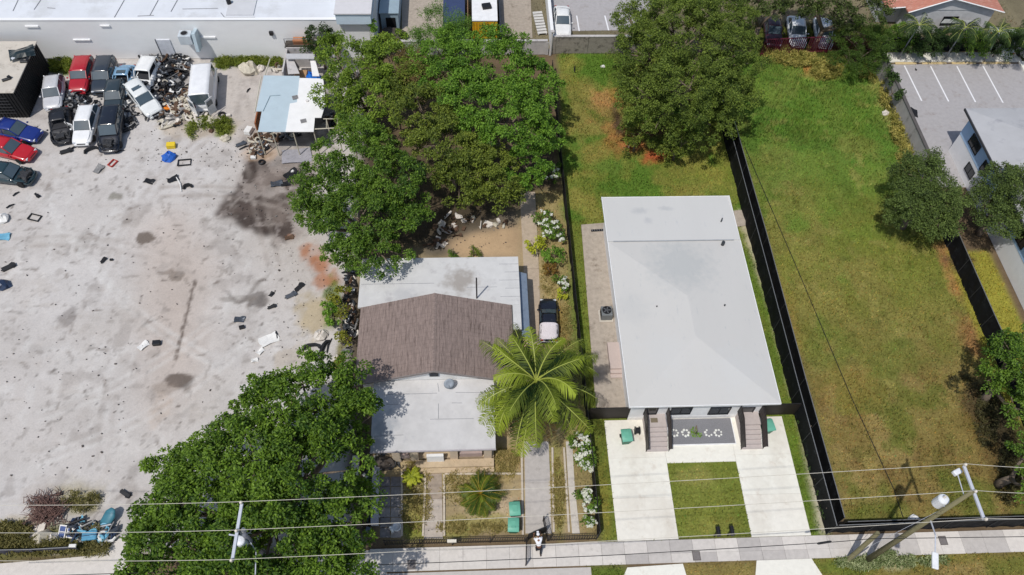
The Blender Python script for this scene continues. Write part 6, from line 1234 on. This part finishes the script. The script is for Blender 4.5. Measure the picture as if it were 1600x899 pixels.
# y forward; leaning about 40 degrees towards the gate
bv=[(0,.28,.93),(0,.45,1.12),(0,.66,1.32),(0,.75,1.40),(0,.81,1.46),(0,.88,1.55),(-.2,.68,1.34),(-.27,.86,1.14),(-.2,1.1,1.08),(.2,.68,1.34),(.27,.88,1.14),(.2,1.12,1.1),(-.1,.27,.9),(-.12,.40,.50),(-.11,.30,.09),(-.12,.46,.04),(.1,.25,.9),(.12,.22,.5),(.11,-.05,.1),(.12,.09,.04)]
be=[(0,1),(1,2),(2,3),(3,4),(4,5),(2,6),(6,7),(7,8),(2,9),(9,10),(10,11),(0,12),(12,13),(13,14),(14,15),(0,16),(16,17),(17,18),(18,19)]
brd=[(.16,.12),(.15,.115),(.17,.12),(.06,.06),(.055,.055),(.09,.1),.06,.045,.03,.06,.045,.03,.1,.065,.042,.035,.1,.065,.042,.035]
bo=skin_body('body',bv,be,brd,SK,P0)
skin_body('shirt',[(0,.30,.98),(0,.45,1.13),(0,.66,1.33),(0,.73,1.385),(-.2,.68,1.35),(-.25,.79,1.22),(.2,.68,1.35),(.25,.8,1.22)],[(0,1),(1,2),(2,3),(2,4),(4,5),(2,6),(6,7)],[(.185,.145),(.175,.14),(.19,.14),(.08,.08),.085,.075,.085,.075],SHT,P0)
skin_body('trousers',[(0,.27,.93),(-.1,.27,.86),(-.12,.40,.50),(-.11,.31,.13),(.1,.25,.86),(.12,.22,.5),(.11,-.03,.14)],[(0,1),(1,2),(2,3),(0,4),(4,5),(5,6)],[(.18,.14),.12,.085,.065,.12,.085,.065],TRS,P0)
for s in(-1,1): MB().box((s*.115,.40 if s<0 else .02,.045),(.1,.27,.08)).build('shoe',BLACKF,P0,bev=.03,smooth=True)
h=Vector((0,.90,1.60)); MB().lathe(h,[(.03,-.12),(.075,-.09),(.093,-.02),(.096,.04),(.075,.09),(.03,.115)],14).build('head',SK,P0,smooth=True,sub=1)
MB().lathe(h+Vector((0,-.02,.03)),[(.085,-.07),(.104,-.03),(.106,.03),(.08,.075)],14).build('hair',HAIR,P0,smooth=True)
MB().lathe(h+Vector((0,-.005,.08)),[(.109,-.02),(.108,.01),(.085,.05),(.03,.065)],14).build('cap',SHT,P0,smooth=True); MB().box(h+Vector((0,.14,.065)),(.14,.12,.012),0,R(-10)).build('cap_peak',SHT,P0,bev=.004)
MB().box(h+Vector((0,.098,-.03)),(.022,.03,.04)).build('nose',SK,P0,bev=.008); MB().box(h+Vector((0,.09,-.065)),(.045,.012,.012)).build('mouth',mat('lip',S(110,64,56),.6),P0)
for s in(-1,1):
    MB().lathe(h+Vector((s*.035,.086,.0)),[(.004,-.01),(.012,0),(.004,.01)],8).build('eye',mat('eye_dark',(.01,.008,.008),.2),P0); MB().box(h+Vector((s*.1,.0,-.015)),(.014,.035,.055)).build('ear',SK,P0,bev=.005)
    wx=s*.2; wy=1.1 if s<0 else 1.12; wz=1.08 if s<0 else 1.1
    MB().box((wx,wy+.04,wz),(.075,.09,.028)).build('palm',SK,P0,bev=.01)
    for f in range(4): x=wx-.028+f*.019; l=.065+.012*(1-abs(f-1.5)/1.5); MB().tube([(x,wy+.08,wz),(x,wy+.08+l*.6,wz-.005),(x,wy+.08+l*.8,wz-.03)],[.009,.008,.007],5).build('finger',SK,P0)
    MB().tube([(wx-s*.035,wy+.02,wz),(wx-s*.065,wy+.05,wz-.01),(wx-s*.06,wy+.08,wz-.02)],[.011,.01,.008],5).build('thumb',SK,P0)
# ------------------------------------------------------------------ scrap
PM={'black':BLK_,'grey':mat('scrap_grey',S(140,138,136),.6,.2,.3,6),'white':mat('scrap_white',S(228,226,222),.6),'brown':mat('scrap_brown',S(96,74,58),.9,0,.3,5),'red':mat('scrap_red',S(170,56,50),.6),'orange':mat('scrap_orange',S(232,130,24),.6),'yellow':mat('scrap_yellow',(.78,.56,.03),.6),'blue':mat('scrap_blue',S(40,96,186),.5),'tan':mat('scrap_tan',S(196,188,170),.8,0,.2,4),'pale':mat('scrap_pale',S(214,206,196),.8,0,.15,3),'darkblue':mat('scrap_darkblue',S(52,66,92),.4),'steel':mat('scrap_steel',S(96,100,106),.4,.6,.3,5),'cyan':mat('scrap_cyan',S(110,170,196),.5)}
def sc_bumper(mb,c,L,rz,rx=0,h=.16):
    M=Matrix.Translation(c)@Euler((rx,0,rz)).to_matrix().to_4x4(); pts=[M@Vector(p) for p in ((-L/2,-.28,0),(-L*.42,-.05,.02),(-L*.2,.05,.04),(L*.2,.05,.04),(L*.42,-.05,.02),(L/2,-.28,0))]
    mb.tube(pts,[h*.5,h*.7,h*.75,h*.75,h*.7,h*.5],6)
def sc_sheet(mb,c,a,b,rz,rx=0.,curl=.1,jag=.15):
    M=Matrix.Translation(c)@Euler((rx,0,rz)).to_matrix().to_4x4(); vs=[];n=4
    for i in range(n+1):
        for j in range(n+1): vs.append(M@Vector((-a/2+a*i/n+random.uniform(-jag,jag)*a*.4*(i in(0,n)),-b/2+b*j/n+random.uniform(-jag,jag)*b*.4*(j in(0,n)),.03+curl*math.sin(i*1.1)*math.cos(j*.9)+random.uniform(0,.02))))
    k=len(vs); vs+=[v-Vector((0,0,.03)) for v in vs]; fs=[(i*(n+1)+j,(i+1)*(n+1)+j,(i+1)*(n+1)+j+1,i*(n+1)+j+1) for i in range(n) for j in range(n)]; fs+=[tuple(x+k for x in f)[::-1] for f in fs]
    for i in range(n):
        for (p,q) in ((i*(n+1),(i+1)*(n+1)),((i+1)*(n+1)+n,i*(n+1)+n),(i+1,i),(n*(n+1)+i,n*(n+1)+i+1)): fs.append((p,q,q+k,p+k))
    mb.add(vs,fs)
def sc_tyre(mb,c,r=.32,w=.2,rx=0.,rz=0.):
    M=Matrix.Translation(c)@Euler((rx,0,rz)).to_matrix().to_4x4(); n=18;prof=[(r*.6,-w*.4),(r*.85,-w/2),(r,-w*.3),(r,w*.3),(r*.85,w/2),(r*.6,w*.4),(r*.58,0)]; vs=[M@Vector((q*math.cos(2*math.pi*j/n),q*math.sin(2*math.pi*j/n),z_)) for q,z_ in prof for j in range(n)]; k=len(prof)
    mb.add(vs,[(i*n+j,i*n+(j+1)%n,((i+1)%k)*n+(j+1)%n,((i+1)%k)*n+j) for i in range(k) for j in range(n)])
def sc_frame(mb,c,a,b,rz,th=.07):
    M=Matrix.Translation(c)@Euler((0,0,rz)).to_matrix().to_4x4(); P=[M@Vector(p) for p in((-a/2,-b/2,.05),(a/2,-b/2,.05),(a/2,b/2,.05),(-a/2,b/2,.05),(-a/2,-b/2,.05))]; mb.tube(P,th,6)
def scrap(label,kind,px,py,size,col,rz=0.,name=None,cat=None,z=.0,rx=0.):
    if col=='black' and kind in('sheet','part','bumper','bar'): size*=.78
    q=G(px,py,z+.05); mb=MB(); c0=Vector((0,0,0)); random.seed(int(px*7+py))
    if kind=='tyre': sc_tyre(mb,Vector((0,0,.1 if not rx else .33)),size,size*.6,rx)
    elif kind=='bumper': sc_bumper(mb,Vector((0,0,.12)),size,0,0,.2)
    elif kind=='sheet': sc_sheet(mb,Vector((0,0,.03)),size,size*.65,0,0,.08)
    elif kind=='door': sc_sheet(mb,Vector((0,0,.04)),size,size*.8,0,0,.05,.05); mb.tube([(-size*.35,size*.4,.08),(-size*.25,size*.85,.1),(size*.3,size*.8,.1),(size*.45,size*.4,.08)],.04,5)
    elif kind=='frame': sc_frame(mb,c0,size,size*.6,0)
    elif kind=='bar': mb.tube([(-size/2,0,.05),(0,.05*size,.08),(size/2,-.04*size,.05)],[.05,.07,.04],6)
    elif kind=='box': mb.box((0,0,size*.25),(size,size*.7,size*.5),0,0,.05)
    elif kind=='lump':
        mb.lathe((0,0,0),[(size*.5,0),(size*.48,size*.2),(size*.3,size*.4),(size*.08,size*.45)],9); mb.v=[(v[0]*random.uniform(.7,1.25),v[1]*random.uniform(.6,1.1),v[2]*random.uniform(.7,1.3)) for v in mb.v]
    elif kind=='part':
        mb.box((0,0,.1),(size,size*.35,.14),.2,.2); mb.box((size*.3,size*.1,.1),(size*.3,size*.5,.12),.5); mb.tube([(-size*.6,-.1,.05),(0,.12,.14),(size*.5,.2,.06)],.04,5)
    nm=name or {'tyre':'tyre','bumper':'loose_bumper','sheet':'scrap_sheet','door':'car_skin','frame':'frame','bar':'scrap_bar','box':'scrap_crate','lump':'scrap_lump','part':'scrap_part'}[kind]
    o=mb.build(nm,PM[col] if isinstance(col,str) else col,None,bev=.02 if kind in('box',) else 0,loc=(q.x,q.y,z),rz=rz); return tag(o,label,cat or {'tyre':'tyre','bumper':'bumper','sheet':'scrap panel','door':'car door','frame':'metal frame','bar':'scrap bar','box':'box','lump':'rubble','part':'car part'}[kind])
SC=[('single black tyre lying flat below the white van','tyre',347,180,.36,'black',0),('pale block beside the single black tyre','box',357,181,.4,'pale',.3),
('orange box at the edge of the scrap heap','box',260,172,.75,'orange',.2),('yellow flat tray on top of the scrap heap','sheet',270,103,1.1,'yellow',-.4),
('small yellow crate on the ground below the scrap heap','box',268,229,.75,'yellow',.1),('bright blue tarp bundle right under the yellow crate','lump',264,246,1.2,'blue',.2),('black bent frame beside the blue tarp bundle','frame',288,254,1.1,'black',.1),
('red metal frame lying on the open yard','frame',176,255,.75,'red',1.1),('grey torn cloth patch left of the red frame','sheet',154,264,1.0,'grey',1.2),
('white pipe leaning on black parts in the open yard','bar',280,288,1.8,'white',-1.1),('black hood scrap beside the white pipe','sheet',270,280,1.2,'black',.5),('black bumper piece right of the white pipe','bumper',293,291,.9,'black',.3),
('black ragged sheet left of the white pipe','sheet',233,283,1.1,'black',-.3),('dark scrap in front of the white hatchback','part',104,237,1.3,'black',.2),('black splayed bracket between the white hatchback and the open yard','bar',116,231,1.6,'black',.6),
('black bumper lying right of that bracket','bumper',142,234,1.5,'black',.5),('thin black strip near the long black utility vehicle','bar',187,237,1.0,'black',.5),('small dark strut below the lowest wreck at the left edge','bar',25,303,.8,'black',.9),('tiny black clip left of centre below the wrecks','part',58,306,.7,'black',-1.0),
('black rectangular frame on the ground at far left','frame',54,340,.95,'black',-.3),('black angled strip above the rectangular frame','bar',16,322,.9,'black',.7),('white bucket shape at the left edge of the yard','lump',5,343,1.1,'white',0),('pale blue panel at the left edge below the white bucket','sheet',5,370,1.1,'cyan',0),
('engine block lump at the left edge level with the oval stain','part',14,418,1.3,'black',.4),('dark blue barrel lid at the left edge','lump',3,447,1.3,'darkblue',0),('small dark scrap right of the engine block lump','part',162,407,.7,'black',.9),('dark nub beside the small scrap in mid yard','box',174,406,.25,'black',.1),
('small black square crate in the middle of the yard','box',245,537,.55,'black',.1),('pale flat board left of the black square crate','sheet',224,540,.8,'white',.9),
('large white broken panel near the yard edge','sheet',420,531,1.4,'white',.5),('small white fragment below the large broken panel','sheet',407,549,.6,'white',.9),('white chip left of the small fragment','sheet',398,563,.5,'white',.2),
('dark curved strip beside the large broken panel','bar',432,523,.9,'black',-1.2),('white square panel among black parts by the vine hedge','sheet',493,556,.95,'white',.5),('long black bumper among the parts by the vine hedge','bumper',505,545,1.9,'black',1.3),('black folded trim left of the long black bumper','bumper',487,541,1.6,'black',.1),('cream cushion on the black parts by the vine hedge','lump',501,525,1.1,'pale',.5),('small pale knob right of the black parts','lump',525,560,.6,'pale',.2),('dark strip standing between the white square panel and the vine','bar',514,540,1.6,'black',1.4),
('rusty plate by the orange soil near the mango tree','sheet',452,371,.7,'brown',.2),('grey curved fender left of the rusty soil','part',455,462,.9,'steel',.3),('dark fender above the gravel by the yard edge','part',468,449,1.1,'black',.7),('dark oval lid near the pale gravel patch','sheet',424,460,.6,'black',1.0),('dark scrap tangle by the grey smudge','part',425,480,.8,'black',.2),
('dark drum lid lying in the brown stain near the crack','sheet',374,499,.8,'steel',0),('small black plug beneath the drum lid','box',378,512,.4,'black',.3),('small dark cross shaped scrap beside the broad tree','part',196,772,1.0,'black',-.8),
('tiny black flag shape above the brush pile','sheet',93,772,.55,'black',.3),('white slab lying in the street edge weeds','sheet',50,834,1.6,'pale',.2),('orange tan boulder in the street edge weeds','lump',68,842,1.3,'tan',.1),('pale stone beside the two framed panels','lump',84,843,.9,'pale',.5),('white tile on the weeds at the left corner','sheet',14,825,.9,'white',.1),
('pale oval boulder at the foot of the warehouse wall','lump',391,111,2.0,'tan',.1),('small pale rock right of the oval boulder','lump',407,108,.9,'pale',.6),('pale concrete lump in the weeds below the van','lump',352,217,.9,'tan',.3),('pale rock beside the tyre and weeds','lump',331,189,1.1,'tan',.3),
('white plastic tank at the left corner of the shed','box',389,206,.8,'white',1.3),('curved black hose left of the shed front','bar',384,230,1.6,'black',.5),('white bucket on the ground in front of the shed','lump',418,227,.5,'white',0),('black tyre in front of the rusty shed corner','tyre',411,233,.34,'black',0),('round black drum lid on the oil stain','tyre',409,254,.3,'black',0),('small white box left of the rusty shed corner','box',394,233,.35,'white',.6),('second white box on the edge of the oil stain','box',396,247,.45,'white',.1),('white cup on the black sheet by the oil stain','lump',457,268,.35,'white',0),
('torn black plastic sheet beside the oil stain','sheet',455,272,1.7,'black',.8),('smaller torn black sheet lower on the oil stain','sheet',446,287,1.1,'black',.2),('dark grey cover lying by the mango tree','sheet',432,287,1.0,'steel',.2),('grey crumpled plastic sheeting in front of the shed','sheet',463,243,2.6,mat('plastic_grey',S(160,158,164),.5,0,.15,4,.3,8),.1),
('brown round lid at the edge of the lot','lump',330,205,.5,'brown',.2),('black hooked strip near the shed side','bar',388,141,.8,'black',1.2),('dark seat lying against the mango trees side','part',377,226,.9,'steel',.3)]
for a in SC: scrap(*a[:6],rz=a[6])
random.seed(77)
def heap(name,label,areas,cols,cat='scrap heap',tyres=True):
    """a tangle nobody could count: one object with a few paints"""
    mats=[PM[c] for c in cols]; allv=[];allf=[];mi=[]
    for px,py,rx,ry,n,zt in areas:
        for _ in range(n):
            a=random.uniform(0,6.28); q=math.sqrt(random.random()); p=G(px+math.cos(a)*rx*q,py+math.sin(a)*ry*q,0); z_=random.uniform(0,zt)*(1-q*.6); mb=MB(); c=Vector((p.x,p.y,z_+.05)); k=random.random()
            if tyres is False and k>.28 and k<.56: k=.6
            if k<.28: sc_sheet(mb,c,random.uniform(.3,1.),random.uniform(.25,.6),random.uniform(0,6),random.uniform(-.7,.7),.12)
            elif k<.45: sc_bumper(mb,c,random.uniform(.7,1.5),random.uniform(0,6),random.uniform(-.4,.4),random.uniform(.1,.2))
            elif k<.56: sc_tyre(mb,c+Vector((0,0,.1)),random.uniform(.25,.33),.18,random.uniform(-.8,.8),random.uniform(0,3))
            elif k<.75: mb.box(c,(random.uniform(.15,.6),random.uniform(.12,.4),random.uniform(.1,.3)),random.uniform(0,3),random.uniform(-.6,.6))
            else: mb.tube([c,c+Vector((random.uniform(-.4,.4),random.uniform(-.4,.4),random.uniform(0,.2))),c+Vector((random.uniform(-.8,.8),random.uniform(-.8,.8),random.uniform(-.05,.15)))],random.uniform(.03,.09),6)
            n0=len(allv); allv+=mb.v; allf+=[tuple(i+n0 for i in f) for f in mb.f]; j=min(len(cols)-1,int(random.random()**1.5*len(cols))); mi+=[j]*len(mb.f)
    me=bpy.data.meshes.new(name); me.from_pydata([tuple(v) for v in allv],[],allf); [me.materials.append(m) for m in mats]; me.polygons.foreach_set('material_index',mi); me.update(); o=bpy.data.objects.new(name,me); COL.objects.link(o); return tag(o,label,cat,kind='stuff')
heap('scrap_heap','tangled heap of car parts between the white wrecks and the van',[(262,122,26,26,170,1.0),(245,100,30,10,60,.9),(275,150,22,18,80,.6),(245,175,22,14,60,.5),(282,100,14,12,40,.8)],['black','steel','black','grey','black','steel','brown','grey','white','tan'])
heap('scrap_heap','loose car parts wedged between the wrecked cars',[(120,158,22,10,60,.6),(196,178,12,16,50,.6),(112,170,10,14,30,.5),(150,178,5,20,20,.4),(204,190,8,14,24,.3)],['black','steel','black','grey','grey','white'])
heap('rubble_heap','pale rubble and torn bags below the scrap heap',[(288,170,22,18,110,.6),(312,182,16,16,50,.3),(266,190,18,10,40,.3),(300,150,12,8,30,.5),(430,110,10,6,10,.3)],['tan','pale','pale','tan','grey','brown','black'],'rubble')
heap('rubble_heap','dark rubble and offcuts strewn around the front of the shed',[(408,218,16,10,34,.3),(400,238,12,8,14,.15),(450,215,30,6,20,.3),(520,192,12,10,26,.4)],['brown','black','grey','tan','steel','brown'],'rubble')
heap('rubble_heap','broken rubble behind the white rear roof of the old house',[(705,352,30,18,22,.12),(680,380,16,8,8,.1),(760,348,40,8,12,.1)],['pale','brown','brown','tan','brown'],'rubble',False)
heap('rubble_heap','debris in the narrow dark passage left of the old house',[(545,500,7,60,70,.4),(548,430,6,20,20,.3),(575,780,7,50,40,.2),(600,722,16,8,40,.5)],['black','brown','steel','pale','grey'],'rubble')
heap('rubbish_heap','dumped furniture parts and bags beside the two framed panels',[(140,836,22,12,60,.6),(165,838,10,12,30,.5),(122,826,10,10,20,.4)],['black','steel','cyan','white','darkblue','grey'],'rubbish')
heap('litter','small dark and pale fragments scattered over the yard',[(235,350,230,250,190,.0),(130,500,130,230,60,0),(480,480,30,60,40,.05),(420,300,60,40,30,0),(110,640,100,100,40,0),(300,230,80,30,60,.05)],['black','brown','black','grey','white'],'litter') if False else None
# small fragments
rngf=random.Random(9); mb=MB()
for cx,cy,rx,ry,n in ((235,400,230,280,150),(470,470,50,90,90),(300,230,90,30,90),(420,300,60,50,60),(110,640,100,110,50),(640,790,60,40,50),(730,360,70,30,90)):
    for _ in range(n):
        p=G(cx+rngf.uniform(-rx,rx),cy+rngf.uniform(-ry,ry),0); s=rngf.uniform(.03,.10)*(1+.8*(rngf.random()<.12)); mb.box((p.x,p.y,.02),(s,s*rngf.uniform(.3,.9),.05),rngf.uniform(0,3),rngf.uniform(-.3,.3))
tag(mb.build('debris',mat('fragment_mix',S(88,80,76),.8,0,.1,1,col2=S(226,224,220),c2s=.5,c2t=.56)),'small fragments and chips scattered over the bare yard','debris',kind='stuff')
# brush pile and the two framed panels at the street
mb=MB(); random.seed(31)
for _ in range(330):
    p=G(74+random.gauss(0,12),803+random.gauss(0,11),0); a=random.uniform(0,3.14); l=random.uniform(.3,1.1); z_=random.uniform(.02,.7)*.8; mb.tube([(p.x,p.y,z_),(p.x+math.cos(a)*l*.5,p.y+math.sin(a)*l*.5,z_+random.uniform(-.05,.2)),(p.x+math.cos(a+.3)*l,p.y+math.sin(a+.3)*l,max(.02,z_+random.uniform(-.2,.2)))],[.03,.022,.01],4)
tag(mb.build('brush_pile',mat('brush_brown',S(116,90,82),.95,0,.35,4)),'brown pile of cut brush near the street edge of the yard','brush pile',kind='stuff')
for lb,px in (('blue and white framed panel in the roadside rubbish, left one',95),('blue and white framed panel in the roadside rubbish, right one',108)):
    q=G(px,829,.4); t=thing('framed_board',lb,'panel',(q.x,q.y,.15)); t.rotation_euler=(R(22),0,R(-8)); MB().bb(-.24,.24,-.42,.42,0,.05).build('frame',PM['white'],t,bev=.01); MB().bb(-.18,.18,-.34,.34,.052,.062).build('panel',mat('panel_blue',S(46,74,130),.25,0,.2,4),t); MB().bb(-.18,.18,-.02,.02,.064,.07).build('bar',PM['white'],t)
q=G(165,812,.5); t=thing('kayak_shell','teal moulded plastic shell standing among the roadside rubbish','plastic shell',(q.x,q.y,.3)); t.rotation_euler=(.5,0,-.6); MB().lathe((0,0,0),[(.05,-.9),(.3,-.75),(.42,-.2),(.42,.5),(.2,.85),(.03,.9)],12,'y').build('shell',mat('teal_plastic',S(62,118,134),.45),t,smooth=True); t.scale=(1,1,.45)
q=G(141,838,.5); t=thing('blue_cushion','pale blue cushion on the roadside rubbish','cushion',(q.x,q.y,.5),.1); MB().box((0,0,.1),(.95,.6,.22)).build('pad',mat('cushion_blue',S(90,150,180),.8,0,.15,4),t,bev=.08); MB().box((0,0,.1),(.97,.05,.225)).build('seam',PM['darkblue'],t)
screen_fence('windscreen_fence','sagging dark screened fence along the street edge of the salvage yard',[tuple(G(-60,868)[:2]),tuple(G(60,866)[:2]),tuple(G(128,862)[:2])],1.1,fold=.08,m=mat('grey_screen',S(62,62,74),.8,0,.2,2))
q=G(120,857,.5); t=thing('road_barrier','small white capped block on the end of the sagging fence','block',(q.x,q.y,1.02)); MB().bb(-.22,.22,-.1,.1,0,.14).build('block',PM['white'],t,bev=.02)
t=thing('grey_drum','grey slab propped in the dark passage left of the old house','slab',tuple(G(555,727,.2)[:2])+(0,)); MB().bb(-.25,.25,-.7,.7,0,.2).build('slab',PM['pale'],t,bev=.02)
q=G(697,830,.3)
q=G(655,822,.3); t=thing('white_toilet','white ceramic basin lying at the end of the paved patch','basin',tuple(G(620,824,.2)[:2])+(.03,),.5); MB().lathe((0,0,.0),[(.2,0),(.28,.12),(.3,.3),(.24,.3),(.16,.12)],16).build('bowl',mat('ceramic',S(232,232,230),.2),t,smooth=True); MB().box((-.36,0,.25),(.2,.42,.4)).build('cistern',mat('ceramic',S(232,232,230)),t,bev=.04)
q=G(602,722,.4); t=thing('tarp_mound','brown crumpled tarpaulin at the left corner of the old porch','tarpaulin',(q.x,q.y,0)); m=MB(); m.lathe((0,0,0),[(.8,0),(.75,.4),(.5,.7),(.1,.8)],12); m.v=[(v[0]*random.uniform(.8,1.2),v[1]*random.uniform(.5,.8),v[2]*random.uniform(.8,1.1)) for v in m.v]; m.build('sheet',mat('brown_tarp',S(74,66,60)),t)
q=G(1424,144,0)
for lb,px,py,s,c in (('black folded mat lying against the grey boundary wall in the striped car park',1427,176,1.5,'black'),('small dark spot of rag near the first parking stripe',1431,109,.35,'black'),):
    scrap(lb,'sheet',px,py,s,c,rz=1.3)
scrap('pale round stone by the grey boundary wall in the reeds','lump',1383,177,.7,'pale'); scrap('white painted marker stone behind the front fence of the vacant lot','lump',1428,812,.7,'white')
scrap('small white fragment on the back lawn near the block wall','lump',942,104,.4,'white'); scrap('dark stake standing in the grass near the block wall','bar',898,108,1.2,'black',rz=1.5)
scrap('pale square flagstone beside the porch steps of the old house','sheet',759,733,.55,'pale',rz=0)
# ------------------------------------------------------------------ groups of like things
GROUPS={'mango_tree':'mango trees of the grove','shade_tree':'dark shade trees along the back','oak_tree':'trees on the right edge','wrecked_car':'wrecked cars in the salvage yard','wrecked_suv':'wrecked cars in the salvage yard','hatchback':'wrecked cars in the salvage yard',
 'wheelie_bin':'green wheeled bins','mailbox':'post mailboxes on the front lawn','front_stairs':'front stairs of the grey roofed house','utility_pole':'utility poles along the street','power_line':'overhead power lines','windscreen_fence':'black screened fences','white_flower_bush':'white flowering bushes in the side bed','utility_cover':'covers set in the sidewalk','side_gate':'gate panels beside the grey roofed house',
 'scrap_sheet':'scrap strewn over the yard','scrap_bar':'scrap strewn over the yard','loose_bumper':'scrap strewn over the yard','scrap_part':'scrap strewn over the yard','scrap_lump':'scrap strewn over the yard','scrap_crate':'scrap strewn over the yard','tyre':'scrap strewn over the yard','frame':'scrap strewn over the yard','round_shrub':'olive shrubs on the back lawn','iron_railing':'dark iron railings','framed_board':'framed boards in the roadside rubbish','parked_car':'cars parked in the back lots','block_wall':'boundary walls'}
for o in list(scn.objects):
    if o.parent is None and 'category' in o.keys() and 'group' not in o.keys():
        b=o.name.split('.')[0]
        if b in GROUPS and not (b=='iron_railing' and 'maroon' in o['label']) and not (b=='parked_car' and 'cloth' in o['label']) and not (b=='mailbox' and False): o['group']=GROUPS[b]
